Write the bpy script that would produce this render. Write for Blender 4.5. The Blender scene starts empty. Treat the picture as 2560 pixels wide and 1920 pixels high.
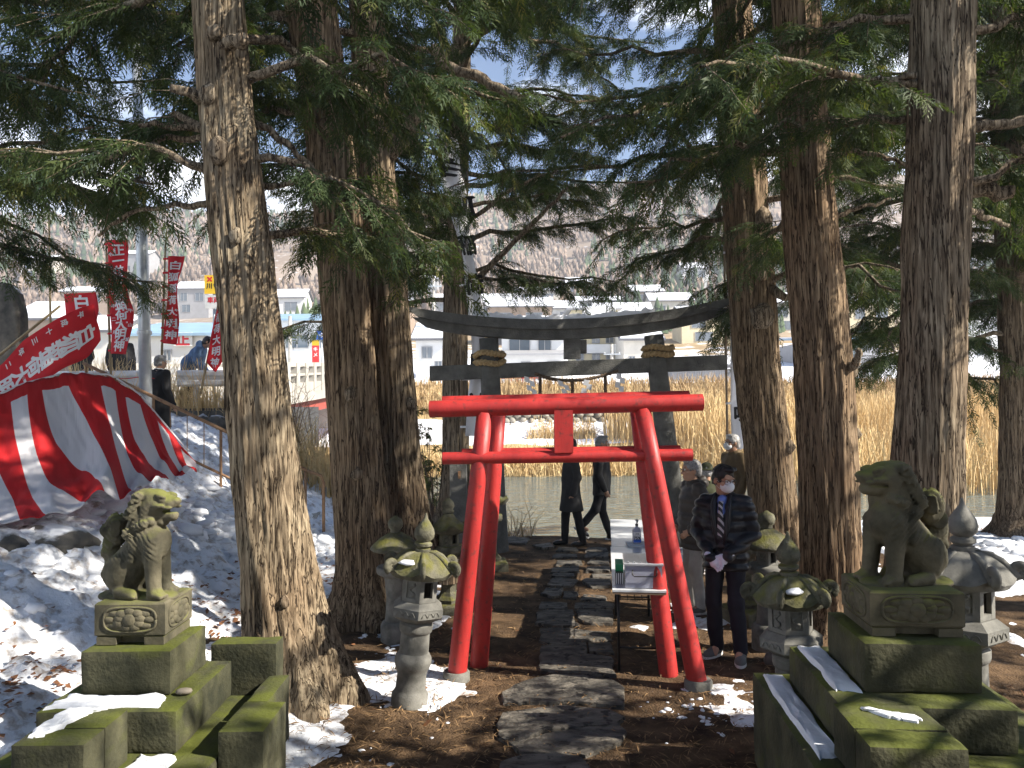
import bpy, bmesh, math, random
import numpy as np
from mathutils import Vector, Matrix

random.seed(7)
RNG = np.random.default_rng(11)
R = math.radians
SC = bpy.context.scene
COL = SC.collection

# ------------------------------------------------------------------ camera
FPX, CX, CY = 1934.0, 1280.0, 960.0          # focal length and centre, in pixels of the 2560x1920 photograph
CAM = np.array([0.0, 0.0, 2.3])
PITCH, ROLL = R(1.42), R(0.5)
cam_d = bpy.data.cameras.new('camera')
cam = bpy.data.objects.new('camera', cam_d)
COL.objects.link(cam)
cam_d.sensor_width = 36.0
cam_d.lens = 36.0 * FPX / 2560.0
cam_d.clip_start = 0.05
cam_d.clip_end = 6000.0
cam.location = CAM
# photograph tilted slightly counter-clockwise: the camera rolls the other way
cam.rotation_euler = (Matrix.Rotation(R(90) + PITCH, 3, 'X') @ Matrix.Rotation(-ROLL, 3, 'Z')).to_euler()
SC.camera = cam
_M = np.array((Matrix.Rotation(R(90) + PITCH, 3, 'X') @ Matrix.Rotation(-ROLL, 3, 'Z')))

# ------------------------------------------------------------------ light
SUN_ELEV, SUN_AZ = R(37), R(-17)      # azimuth measured from +X; negative = towards the camera side
sd = np.array([math.cos(SUN_ELEV) * math.cos(SUN_AZ), math.cos(SUN_ELEV) * math.sin(SUN_AZ), math.sin(SUN_ELEV)])
sun_d = bpy.data.lights.new('sun', 'SUN')
sun_d.energy = 5.0
sun_d.angle = R(0.6)
sun_d.color = (1.0, 0.93, 0.82)
sun = bpy.data.objects.new('sun', sun_d)
COL.objects.link(sun)
sun.rotation_euler = Vector(sd).to_track_quat('Z', 'Y').to_euler()
sun.location = Vector(sd) * 60

W = bpy.data.worlds.new('World')
SC.world = W
W.use_nodes = True
nt = W.node_tree
nt.nodes.clear()
n_out = nt.nodes.new('ShaderNodeOutputWorld')
n_bg = nt.nodes.new('ShaderNodeBackground')
n_sky = nt.nodes.new('ShaderNodeTexSky')
n_sky.sky_type = 'NISHITA'
n_sky.sun_disc = False
n_sky.sun_elevation = SUN_ELEV
n_sky.sun_rotation = math.atan2(sd[0], sd[1])
n_sky.altitude = 800
n_sky.air_density = 1.0
n_sky.dust_density = 0.6
n_sky.ozone_density = 2.0
n_bg.inputs['Strength'].default_value = 0.064
# clouds: broken white cumulus, thicker towards the horizon, all round the sky
n_tc = nt.nodes.new('ShaderNodeTexCoord')
n_sep = nt.nodes.new('ShaderNodeSeparateXYZ')
n_map = nt.nodes.new('ShaderNodeMapping')
n_map.inputs['Scale'].default_value = (1.0, 1.0, 2.4)
n_map.inputs['Location'].default_value = (0.35, 0.1, 0.0)
n_nz = nt.nodes.new('ShaderNodeTexNoise')
n_nz.inputs['Scale'].default_value = 2.6
n_nz.inputs['Detail'].default_value = 8
n_nz.inputs['Roughness'].default_value = 0.55
n_el = nt.nodes.new('ShaderNodeMapRange')
n_el.inputs['From Min'].default_value = 0.0
n_el.inputs['From Max'].default_value = 0.55
n_el.inputs['To Min'].default_value = 0.22
n_el.inputs['To Max'].default_value = -0.12
n_add = nt.nodes.new('ShaderNodeMath'); n_add.operation = 'ADD'
n_rmp = nt.nodes.new('ShaderNodeMapRange')
n_rmp.interpolation_type = 'SMOOTHSTEP'
n_rmp.inputs['From Min'].default_value = 0.52
n_rmp.inputs['From Max'].default_value = 0.68
n_mix = nt.nodes.new('ShaderNodeMix'); n_mix.data_type = 'RGBA'
n_mix.inputs['B'].default_value = (17, 17.3, 18, 1)
n_hsv = nt.nodes.new('ShaderNodeHueSaturation')
n_hsv.inputs['Saturation'].default_value = 1.3
L = nt.links.new
L(n_tc.outputs['Generated'], n_map.inputs['Vector'])
L(n_tc.outputs['Generated'], n_sep.inputs[0])
L(n_map.outputs[0], n_nz.inputs['Vector'])
L(n_sep.outputs['Z'], n_el.inputs['Value'])
L(n_nz.outputs['Fac'], n_add.inputs[0]); L(n_el.outputs[0], n_add.inputs[1])
L(n_add.outputs[0], n_rmp.inputs['Value'])
L(n_rmp.outputs[0], n_mix.inputs['Factor'])
L(n_sky.outputs[0], n_hsv.inputs['Color'])
L(n_hsv.outputs[0], n_mix.inputs['A'])
L(n_mix.outputs['Result'], n_bg.inputs['Color'])
L(n_bg.outputs[0], n_out.inputs['Surface'])

SC.view_settings.view_transform = 'Standard'
SC.view_settings.look = 'None'
SC.view_settings.exposure = 1.38
SC.view_settings.gamma = 1.0
SC.view_settings.use_curve_mapping = False
SC.render.engine = 'CYCLES'
SC.cycles.use_denoising = True
SC.cycles.max_bounces = 6
SC.cycles.diffuse_bounces = 3
SC.cycles.glossy_bounces = 3
SC.cycles.transmission_bounces = 5
SC.cycles.transparent_max_bounces = 6
SC.cycles.volume_bounces = 0
SC.cycles.caustics_reflective = False
SC.cycles.caustics_refractive = False
SC.cycles.sample_clamp_indirect = 6.0

# ------------------------------------------------------------------ pixel <-> place
def ray(px, py):
    d = _M @ np.array([(px - CX) / FPX, (CY - py) / FPX, -1.0])
    return d
def at(px, py, y):
    """point seen at a pixel of the photograph, on the plane at distance y"""
    d = ray(px, py)
    return CAM + d * ((y - CAM[1]) / d[1])
def onz(px, py, z=0.0):
    """point seen at a pixel, on the level z"""
    d = ray(px, py)
    return CAM + d * ((z - CAM[2]) / d[2])

# ------------------------------------------------------------------ numpy noise
def _hash(ix, iy, iz, seed):
    h = (ix * 374761393 + iy * 668265263 + iz * 2147483647 + seed * 974634777) & 0xFFFFFFFF
    h = ((h ^ (h >> 13)) * 1274126177) & 0xFFFFFFFF
    h = (h ^ (h >> 16)) & 0xFFFFFFFF
    return (h & 0xFFFF) / 65535.0
def vnoise(x, y, z=0.0, seed=0):
    x, y, z = np.broadcast_arrays(np.asarray(x, float), np.asarray(y, float), np.asarray(z, float))
    xi, yi, zi = np.floor(x).astype(np.int64), np.floor(y).astype(np.int64), np.floor(z).astype(np.int64)
    fx, fy, fz = x - xi, y - yi, z - zi
    fx = fx * fx * (3 - 2 * fx); fy = fy * fy * (3 - 2 * fy); fz = fz * fz * (3 - 2 * fz)
    r = 0.0
    for dx in (0, 1):
        wx = fx if dx else 1 - fx
        for dy in (0, 1):
            wy = fy if dy else 1 - fy
            for dz in (0, 1):
                wz = fz if dz else 1 - fz
                r = r + wx * wy * wz * _hash(xi + dx, yi + dy, zi + dz, seed)
    return r
def fbm(x, y, z=0.0, oct=4, seed=0, gain=0.5):
    a, s, t = 1.0, 0.0, 0.0
    x, y, z = np.asarray(x, float), np.asarray(y, float), np.asarray(z, float)
    for o in range(oct):
        s = s + a * vnoise(x, y, z, seed + o * 17); t += a
        x, y, z = x * 2.03, y * 2.03, z * 2.03; a *= gain
    return s / t
def sstep(a, b, x):
    t = np.clip((np.asarray(x, float) - a) / (b - a), 0, 1)
    return t * t * (3 - 2 * t)

# ------------------------------------------------------------------ materials
MATS = {}
def nodes(m):
    m.use_nodes = True
    t = m.node_tree
    return t, t.nodes, t.links.new
def mat(name, col=(0.5, 0.5, 0.5), rough=0.7, var=0.25, scale=6.0, bump=0.0, bscale=30.0, metal=0.0,
        col2=None, stretch=(1, 1, 1), spec=0.4, detail=5, lo=0.35, hi=0.65, trans=0.0, sub=0.0, moss=None):
    """procedural material: two tones mixed by noise in object space, fine relief from a second noise"""
    if name in MATS: return MATS[name]
    m = bpy.data.materials.new(name); MATS[name] = m
    t, N, L = nodes(m)
    b = N['Principled BSDF']
    b.inputs['Roughness'].default_value = rough
    b.inputs['Metallic'].default_value = metal
    b.inputs['Specular IOR Level'].default_value = spec
    if trans: b.inputs['Transmission Weight'].default_value = trans
    tc = N.new('ShaderNodeTexCoord'); mp = N.new('ShaderNodeMapping')
    mp.inputs['Scale'].default_value = stretch
    L(tc.outputs['Object'], mp.inputs['Vector'])
    nz = N.new('ShaderNodeTexNoise')
    nz.inputs['Scale'].default_value = scale; nz.inputs['Detail'].default_value = detail
    nz.inputs['Roughness'].default_value = 0.6
    L(mp.outputs[0], nz.inputs['Vector'])
    mr = N.new('ShaderNodeMapRange'); mr.inputs['From Min'].default_value = lo; mr.inputs['From Max'].default_value = hi
    L(nz.outputs['Fac'], mr.inputs['Value'])
    mx = N.new('ShaderNodeMix'); mx.data_type = 'RGBA'
    if col2 is None: col2 = tuple(c * (1 - var) for c in col)
    mx.inputs['A'].default_value = (*col2, 1); mx.inputs['B'].default_value = (*col, 1)
    L(mr.outputs[0], mx.inputs['Factor'])
    last = mx.outputs['Result']
    if moss:                                   # moss growing on faces that look upwards, broken up by noise
        g = N.new('ShaderNodeNewGeometry'); sp = N.new('ShaderNodeSeparateXYZ'); L(g.outputs['Normal'], sp.inputs[0])
        n2 = N.new('ShaderNodeTexNoise'); n2.inputs['Scale'].default_value = moss.get('scale', 7); n2.inputs['Detail'].default_value = 6
        L(tc.outputs['Object'], n2.inputs['Vector'])
        ml = N.new('ShaderNodeMath'); ml.operation = 'MULTIPLY_ADD'; ml.inputs[1].default_value = moss.get('up', 0.45); L(sp.outputs['Z'], ml.inputs[0])
        L(n2.outputs['Fac'], ml.inputs[2])
        r2 = N.new('ShaderNodeMapRange'); r2.inputs['From Min'].default_value = moss.get('lo', 0.5); r2.inputs['From Max'].default_value = moss.get('hi', 0.8)
        L(ml.outputs[0], r2.inputs['Value'])
        m2 = N.new('ShaderNodeMix'); m2.data_type = 'RGBA'; m2.inputs['B'].default_value = (*moss['col'], 1)
        L(r2.outputs[0], m2.inputs['Factor']); L(last, m2.inputs['A']); last = m2.outputs['Result']
    L(last, b.inputs['Base Color'])
    if bump:
        nb = N.new('ShaderNodeTexNoise'); nb.inputs['Scale'].default_value = bscale; nb.inputs['Detail'].default_value = 6
        L(mp.outputs[0], nb.inputs['Vector'])
        bp = N.new('ShaderNodeBump'); bp.inputs['Strength'].default_value = min(bump, 1.0); bp.inputs['Distance'].default_value = 0.02 * max(bump, 0.3)
        L(nb.outputs['Fac'], bp.inputs['Height']); L(bp.outputs[0], b.inputs['Normal'])
    return m

# ------------------------------------------------------------------ objects
def wloc(o):
    v = Vector((0, 0, 0))
    while o is not None:
        v += o.location; o = o.parent
    return v
def link(name, me, m=None, parent=None, world=False, smooth=False):
    if m is not None and len(me.materials) == 0:
        for k in (m if isinstance(m, (list, tuple)) else [m]): me.materials.append(k)
    if smooth: me.polygons.foreach_set('use_smooth', np.ones(len(me.polygons), bool))
    o = bpy.data.objects.new(name, me); COL.objects.link(o)
    if parent is not None:
        if world:
            me.transform(Matrix.Translation(-wloc(parent)))
        o.parent = parent
    return o
def npmesh(name, V, F, mi=None):
    """mesh from arrays; F is (n,3) or (n,4)"""
    V = np.asarray(V, np.float32); F = np.asarray(F, np.int32)
    me = bpy.data.meshes.new(name)
    n, k = F.shape
    me.vertices.add(len(V)); me.vertices.foreach_set('co', V.ravel())
    me.loops.add(n * k); me.loops.foreach_set('vertex_index', F.ravel())
    me.polygons.add(n); me.polygons.foreach_set('loop_start', np.arange(0, n * k, k, dtype=np.int32))
    if mi is not None: me.polygons.foreach_set('material_index', np.asarray(mi, np.int32))
    me.update(calc_edges=True)
    return me
def tag(o, label=None, cat=None, group=None, kind=None):
    if label: o['label'] = label
    if cat: o['category'] = cat
    if group: o['group'] = group
    if kind: o['kind'] = kind
    return o
def thing(name, label, cat, loc=(0, 0, 0), rz=0.0, group=None):
    o = bpy.data.objects.new(name, None); COL.objects.link(o)
    o.location = Vector([float(c) for c in loc]); o.rotation_euler = (0, 0, rz); o.empty_display_size = 0.2
    return tag(o, label, cat, group)
def copy_tree(o, parent=None):
    c = o.copy(); COL.objects.link(c); c.parent = parent
    for ch in list(o.children): copy_tree(ch, c)
    return c

class MB:
    """collects shapes into one mesh"""
    def __init__(s): s.v = []; s.f = []; s.m = []
    def add(s, V, F, m=0):
        b = len(s.v); s.v += [tuple(map(float, p)) for p in V]
        s.f += [tuple(int(i) + b for i in f) for f in F]; s.m += [m] * len(F)
        return s
    def box(s, lo, hi, m=0, taper=0.0, rz=0.0, bev=0.0):
        """box, optionally with chamfered upper edges, tapered towards the top, turned about its centre"""
        (x0, y0, z0), (x1, y1, z1) = lo, hi
        cx, cy = (x0 + x1) / 2, (y0 + y1) / 2
        def ring(z, k):
            return [(x0 + k, y0 + k, z), (x1 - k, y0 + k, z), (x1 - k, y1 - k, z), (x0 + k, y1 - k, z)]
        V = []
        if bev > 0:
            for z, k in ((z0, bev), (z0 + bev, 0), (z1 - bev, taper), (z1, taper + bev)): V += ring(z, k)
        else:
            V += ring(z0, 0) + ring(z1, taper)
        n = len(V) // 4; F = [(3, 2, 1, 0)]
        for k in range(n - 1):
            for i in range(4):
                F.append((4 * k + i, 4 * k + (i + 1) % 4, 4 * k + 4 + (i + 1) % 4, 4 * k + 4 + i))
        F.append(tuple(4 * (n - 1) + i for i in range(4)))
        if rz:
            c, sn = math.cos(rz), math.sin(rz)
            V = [(cx + (x - cx) * c - (y - cy) * sn, cy + (x - cx) * sn + (y - cy) * c, z) for x, y, z in V]
        return s.add(V, F, m)
    def tube(s, pts, rad, n=10, m=0, caps=True, flat=1.0, up=None):
        """round bar along points; rad is a number or one per point"""
        P = [Vector(tuple(map(float, p))) for p in pts]
        if not hasattr(rad, '__len__'): rad = [rad] * len(P)
        V = []; prev = None
        for i, p in enumerate(P):
            d = (P[min(i + 1, len(P) - 1)] - P[max(i - 1, 0)])
            if d.length < 1e-9: d = Vector((0, 0, 1))
            d.normalize()
            if prev is None:
                a = Vector(up) if up else (Vector((0, 0, 1)) if abs(d.z) < 0.9 else Vector((0, 1, 0)))
            else: a = prev
            x = d.cross(a)
            if x.length < 1e-6: x = d.cross(Vector((1, 0, 0)))
            x.normalize(); yv = x.cross(d).normalized(); prev = yv
            for k in range(n):
                t = 2 * math.pi * k / n
                V.append(p + x * (math.cos(t) * rad[i] * flat) + yv * (math.sin(t) * rad[i]))
        F = []
        for i in range(len(P) - 1):
            for k in range(n):
                F.append((i * n + k, i * n + (k + 1) % n, (i + 1) * n + (k + 1) % n, (i + 1) * n + k))
        F = [f[::-1] for f in F]
        if caps:
            F.append(tuple(range(n))); F.append(tuple(range((len(P) - 1) * n, len(P) * n))[::-1])
        return s.add(V, F, m)
    def lathe(s, prof, n=24, c=(0, 0, 0), m=0, ph=0.0, sq=None):
        """profile [(r,z)...] turned about the vertical; n=6 gives a hexagonal piece"""
        V = []
        for r, z in prof:
            for k in range(n):
                t = ph + 2 * math.pi * k / n
                V.append((c[0] + r * math.cos(t), c[1] + r * math.sin(t), c[2] + z))
        F = []
        for i in range(len(prof) - 1):
            for k in range(n):
                F.append((i * n + k, i * n + (k + 1) % n, (i + 1) * n + (k + 1) % n, (i + 1) * n + k))
        F.append(tuple(range(n))[::-1]); F.append(tuple(range((len(prof) - 1) * n, len(prof) * n)))
        return s.add(V, F, m)
    def quad(s, a, b, c, d, m=0): return s.add([a, b, c, d], [(0, 1, 2, 3)], m)
    def prism(s, poly, z0, z1, m=0):
        n = len(poly)
        V = [(x, y, z0) for x, y in poly] + [(x, y, z1) for x, y in poly]
        F = [tuple(range(n))[::-1], tuple(range(n, 2 * n))] + [(i, (i + 1) % n, n + (i + 1) % n, n + i) for i in range(n)]
        return s.add(V, F, m)
    def slab(s, poly3, off, m=0):
        """flat outline in space given thickness by the vector off"""
        n = len(poly3); off = Vector(off)
        P = [Vector(tuple(map(float, p))) for p in poly3]
        V = P + [p + off for p in P]
        F = [tuple(range(n)), tuple(range(n, 2 * n))[::-1]] + [(i, n + i, n + (i + 1) % n, (i + 1) % n) for i in range(n)]
        return s.add(V, F, m)
    def ball(s, c, r, n=10, k=6, m=0):
        rx, ry, rz = r if hasattr(r, '__len__') else (r, r, r)
        prof = [(math.sin(math.pi * j / k), -math.cos(math.pi * j / k)) for j in range(k + 1)]
        V = []
        for a, z in prof:
            a = max(a, 1e-3)
            for i in range(n):
                t = 2 * math.pi * i / n
                V.append((c[0] + rx * a * math.cos(t), c[1] + ry * a * math.sin(t), c[2] + rz * z))
        F = []
        for j in range(k):
            for i in range(n):
                F.append((j * n + i, j * n + (i + 1) % n, (j + 1) * n + (i + 1) % n, (j + 1) * n + i))
        return s.add(V, F, m)
    def xf(s, M):
        s.v = [tuple(M @ Vector(p)) for p in s.v]; return s
    def build(s, name, m, parent=None, world=True, smooth=False, bevel=0.0, auto=None):
        me = bpy.data.meshes.new(name); me.from_pydata(s.v, [], s.f)
        if any(s.m): me.polygons.foreach_set('material_index', s.m)
        o = link(name, me, m, parent, world, smooth or auto is not None)
        if auto is not None:
            me.polygons.foreach_set('use_smooth', np.ones(len(me.polygons), bool))
            bm = bmesh.new(); bm.from_mesh(me)
            for e in bm.edges:
                if len(e.link_faces) == 2 and e.calc_face_angle(0) > R(auto): e.smooth = False
            bm.to_mesh(me); bm.free()
        if bevel:
            md = o.modifiers.new('bevel', 'BEVEL'); md.width = bevel; md.segments = 2; md.limit_method = 'ANGLE'; md.angle_limit = R(40)
        return o
def box(name, lo, hi, m, parent=None, world=True, **k):
    bv = k.pop('bevel', 0.0)
    return MB().box(lo, hi, **k).build(name, m, parent, world, bevel=bv)

# ------------------------------------------------------------------ carved / clothed shapes: smooth-blended solids meshed on a grid
class SDF:
    def __init__(s): s.p = []
    def ell(s, c, r, k=0.02, rot=None, op='u'):
        s.p.append(('e', np.array(c, float), np.array(r, float), k, rot, op)); return s
    def cap(s, a, b, ra, rb=None, k=0.02, op='u', sy=1.0):
        s.p.append(('c', np.array(a, float), np.array(b, float), ra, ra if rb is None else rb, k, op, sy)); return s
    def cut(s, n, d):
        """keep the side where p.n < d"""
        s.p.append(('h', np.array(n, float), d)); return s
    def chain(s, pts, rs, k=0.02, sy=1.0):
        for i in range(len(pts) - 1): s.cap(pts[i], pts[i + 1], rs[i], rs[i + 1], k if i == 0 else 0.01, sy=sy)
        return s
    def mesh(s, h, disp=None, pad=0.03):
        lo = np.full(3, 1e9); hi = -lo
        bb = []
        for q in s.p:
            if q[0] == 'e':
                r = np.full(3, q[2].max()) if q[4] is not None else q[2]
                a, b = q[1] - r, q[1] + r; op = q[5]; k = q[3]
            elif q[0] == 'c':
                r = max(q[3], q[4]); rr = np.array([r, r / min(q[7], 1) if q[7] < 1 else r, r])
                a, b = np.minimum(q[1], q[2]) - rr, np.maximum(q[1], q[2]) + rr; op = q[6]; k = q[5]
            else:
                bb.append(None); continue
            bb.append((a - k * 1.5 - 2 * h, b + k * 1.5 + 2 * h))
            if op == 'u': lo = np.minimum(lo, a); hi = np.maximum(hi, b)
        lo = lo - pad; hi = hi + pad
        n = np.ceil((hi - lo) / h).astype(int) + 1
        ax = [lo[i] + h * np.arange(n[i]) for i in range(3)]
        D = np.full(n, 0.3, np.float32)
        for q, b in zip(s.p, bb):
            if q[0] == 'h':
                X, Y, Z = np.meshgrid(*ax, indexing='ij', sparse=True)
                D = np.maximum(D, (X * q[1][0] + Y * q[1][1] + Z * q[1][2] - q[2]).astype(np.float32)); continue
            sl = [slice(max(0, int((b[0][i] - lo[i]) / h)), max(0, min(n[i], int((b[1][i] - lo[i]) / h) + 2))) for i in range(3)]
            X, Y, Z = np.meshgrid(*[ax[i][sl[i]] for i in range(3)], indexing='ij', sparse=True)
            if q[0] == 'e':
                _, c, r, k, rot, op = q
                x, y, z = X - c[0], Y - c[1], Z - c[2]
                if rot is not None:
                    m = np.array(rot.to_3x3()) if hasattr(rot, 'to_3x3') else np.array(rot)
                    m = m.T
                    x, y, z = m[0, 0] * x + m[0, 1] * y + m[0, 2] * z, m[1, 0] * x + m[1, 1] * y + m[1, 2] * z, m[2, 0] * x + m[2, 1] * y + m[2, 2] * z
                k0 = np.sqrt((x / r[0]) ** 2 + (y / r[1]) ** 2 + (z / r[2]) ** 2)
                k1 = np.sqrt((x / r[0] ** 2) ** 2 + (y / r[1] ** 2) ** 2 + (z / r[2] ** 2) ** 2) + 1e-9
                d = k0 * (k0 - 1) / k1
            else:
                _, a, bq, ra, rb, k, op, sy = q
                v = bq - a; L2 = (v * v).sum() + 1e-12
                t = np.clip(((X - a[0]) * v[0] + (Y - a[1]) * v[1] + (Z - a[2]) * v[2]) / L2, 0, 1)
                x, y, z = X - a[0] - t * v[0], (Y - a[1] - t * v[1]) / sy, Z - a[2] - t * v[2]
                d = (np.sqrt(x * x + y * y + z * z) - (ra + (rb - ra) * t)) * min(sy, 1.0)
            o = D[tuple(sl)]
            if op == 'u':
                g = np.clip(0.5 + 0.5 * (d - o) / k, 0, 1)
                D[tuple(sl)] = d * (1 - g) + o * g - k * g * (1 - g)
            else:
                d = -d
                g = np.clip(0.5 - 0.5 * (d - o) / k, 0, 1)
                D[tuple(sl)] = d * (1 - g) + o * g + k * g * (1 - g)
        if disp is not None:
            I = np.nonzero(np.abs(D) < 0.06)
            D[I] += disp(ax[0][I[0]], ax[1][I[1]], ax[2][I[2]]).astype(np.float32)
        return surfnet(D, lo, h)
def surfnet(D, lo, h):
    S = D < 0
    n = np.array(D.shape)
    cs = [slice(0, -1), slice(1, None)]
    cnt = sum(S[cs[i], cs[j], cs[k]].astype(np.int8) for i in (0, 1) for j in (0, 1) for k in (0, 1))
    A = np.nonzero((cnt > 0) & (cnt < 8))
    idx = np.full(n - 1, -1, np.int32); idx[A] = np.arange(len(A[0]))
    base = np.stack(A, 1)
    acc = np.zeros((len(base), 3)); num = np.zeros(len(base))
    for ax in range(3):
        o1, o2 = [a for a in range(3) if a != ax]
        for u in (0, 1):
            for w in (0, 1):
                p = base.copy(); p[:, o1] += u; p[:, o2] += w
                q = p.copy(); q[:, ax] += 1
                d0, d1 = D[tuple(p.T)], D[tuple(q.T)]
                c = (d0 < 0) != (d1 < 0)
                t = np.where(c, d0 / np.where(c, d0 - d1, 1), 0)
                pos = (p - base).astype(float); pos[:, ax] += t
                acc[c] += pos[c]; num[c] += 1
    V = lo + h * (base + acc / num[:, None])
    Q = []
    for ax in range(3):
        o1, o2 = (ax + 1) % 3, (ax + 2) % 3
        s0 = [slice(None)] * 3; s1 = [slice(None)] * 3
        s0[ax] = slice(0, -1); s1[ax] = slice(1, None)
        E = np.stack(np.nonzero(S[tuple(s0)] != S[tuple(s1)]), 1)
        E = E[(E[:, o1] > 0) & (E[:, o2] > 0) & (E[:, o1] < n[o1] - 1) & (E[:, o2] < n[o2] - 1)]
        if not len(E): continue
        c = []
        for u, w in ((-1, -1), (0, -1), (0, 0), (-1, 0)):
            p = E.copy(); p[:, o1] += u; p[:, o2] += w; c.append(idx[tuple(p.T)])
        q = np.stack(c, 1)
        inside = S[tuple(E.T)]
        q[~inside] = q[~inside][:, ::-1]
        Q.append(q)
    return V, np.concatenate(Q)
def sdf_obj(name, sdf, h, m, parent=None, disp=None, world=False):
    V, Q = sdf.mesh(h, disp)
    return link(name, npmesh(name, V, Q), m, parent, world, True)
# ================================================================== materials of the setting
SNOW = mat('snow', (0.86, 0.88, 0.92), rough=0.55, var=0.12, scale=5, bump=0.7, bscale=16, lo=0.3, hi=0.6, spec=0.3)
SNOW_DIRTY = mat('trodden_snow', (0.84, 0.86, 0.9), rough=0.6, col2=(0.45, 0.4, 0.36), scale=9, bump=0.9, bscale=24, lo=0.34, hi=0.5, spec=0.3)
DIRT = mat('needle_litter_soil', (0.18, 0.115, 0.065), rough=0.95, col2=(0.036, 0.024, 0.016), scale=3.5, bump=1.0, bscale=60, lo=0.35, hi=0.68, spec=0.1, detail=9)
SLATE = mat('path_stone', (0.18, 0.16, 0.13), rough=0.8, col2=(0.045, 0.04, 0.034), scale=4.5, bump=1.0, bscale=14, lo=0.38, hi=0.62, detail=12, stretch=(1, 2.0, 1), moss=dict(col=(0.03, 0.026, 0.022), up=0.0, lo=0.56, hi=0.62, scale=11))
for _n in SLATE.node_tree.nodes:
    if _n.type == 'BUMP': _n.inputs['Distance'].default_value = 0.05
CONC = mat('weathered_concrete', (0.42, 0.4, 0.36), rough=0.85, var=0.35, scale=3, bump=0.3, bscale=25)
ASPH = mat('asphalt', (0.075, 0.075, 0.078), rough=0.9, var=0.3, scale=8, bump=0.3, bscale=80)
ROCK = mat('dark_rock', (0.16, 0.145, 0.12), rough=0.85, col2=(0.05, 0.05, 0.045), scale=4, bump=0.9, bscale=9, moss=dict(col=(0.8, 0.82, 0.86), up=0.5, lo=0.86, hi=0.96, scale=3))
FARSTONE = mat('river_stone', (0.4, 0.37, 0.31), rough=0.85, col2=(0.2, 0.18, 0.15), scale=1.6, bump=0.4, bscale=12)
REED = mat('dry_reed', (0.8, 0.62, 0.34), rough=0.75, col2=(0.58, 0.4, 0.18), scale=0.9, lo=0.3, hi=0.7, spec=0.2)
WEED = mat('dry_weed', (0.6, 0.45, 0.25), rough=0.85, col2=(0.36, 0.24, 0.12), scale=1.2, lo=0.3, hi=0.7, spec=0.1)
REDP = mat('red_lacquer', (0.46, 0.034, 0.03), rough=0.48, col2=(0.27, 0.02, 0.02), scale=3.2, bump=0.35, bscale=22, spec=0.4, lo=0.3, hi=0.6, detail=9, stretch=(1.6, 1.6, 0.5), moss=dict(col=(0.20, 0.035, 0.03), up=0.0, lo=0.56, hi=0.70, scale=24))
GIRD = mat('red_girder_paint', (0.4, 0.08, 0.06), rough=0.6, var=0.3, scale=2)

# ================================================================== near bank
def shore(x):
    x = np.asarray(x, float)
    return 13.6 + 3.4 * sstep(-0.2, -3.0, x) + 0.35 * np.sin(x * 0.9) + 0.25 * np.sin(x * 2.3 + 1) + 0.8 * sstep(5, 12, x)
def ground_z(x, y):
    x = np.asarray(x, float); y = np.asarray(y, float)
    edge = -1.9 - 0.9 * sstep(8, 12, y)
    a = sstep(edge, edge - 4.0, x)
    H = np.interp(y, [2, 4, 6, 8, 10, 13.5, 17], [0.25, 0.4, 0.75, 1.15, 1.5, 1.85, 1.95])
    z = a * H + 0.35 * sstep(-7, -12, x)
    z = z + 0.10 * sstep(1.6, 3.2, x) * sstep(3.5, 6, y) * 0.5
    # bank down into the river
    s = shore(x)
    z = z - sstep(s - 0.5, s + 1.1, y) * (1.5 + z)
    return z
def relief(x, y):
    x = np.asarray(x, float); y = np.asarray(y, float)
    on_path = sstep(1.25, 0.7, np.abs(x - 0.45))
    return (fbm(x * 1.6, y * 1.6, 0, 4, 3) - 0.5) * 0.10 * (1 - 0.8 * on_path) + (fbm(x * 9, y * 9, 0, 3, 5) - 0.5) * 0.025 * (1 - 0.5 * on_path)
def gz(x, y): return float(ground_z(x, y) + relief(x, y))

def grid_mesh(xs, ys, Z, keep=None):
    nx, ny = len(xs), len(ys)
    X, Y = np.meshgrid(xs, ys, indexing='ij')
    V = np.stack([X, Y, Z], -1).reshape(-1, 3)
    i, j = np.meshgrid(np.arange(nx - 1), np.arange(ny - 1), indexing='ij')
    a = (i * ny + j).ravel()
    F = np.stack([a, a + ny, a + ny + 1, a + 1], 1)
    if keep is not None:
        k = keep.ravel()[F].any(1); F = F[k]
        u, inv = np.unique(F, return_inverse=True)
        V = V[u]; F = inv.reshape(F.shape)
    return V, F
def spread(*segs):
    out = []
    for a, b, st in segs: out += list(np.arange(a, b - 1e-6, st))
    return np.array(out + [segs[-1][1]])
xs = spread((-70, -20, 5), (-20, -8, 0.6), (-8, 8, 0.085), (8, 20, 0.6), (20, 70, 5))
ys = spread((-9, 2, 0.8), (2, 15, 0.085), (15, 19, 0.25))
X, Y = np.meshgrid(xs, ys, indexing='ij')
V, F = grid_mesh(xs, ys, ground_z(X, Y) + relief(X, Y))
tag(link('ground', npmesh('ground', V, F), DIRT, smooth=True), kind='structure')

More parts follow.
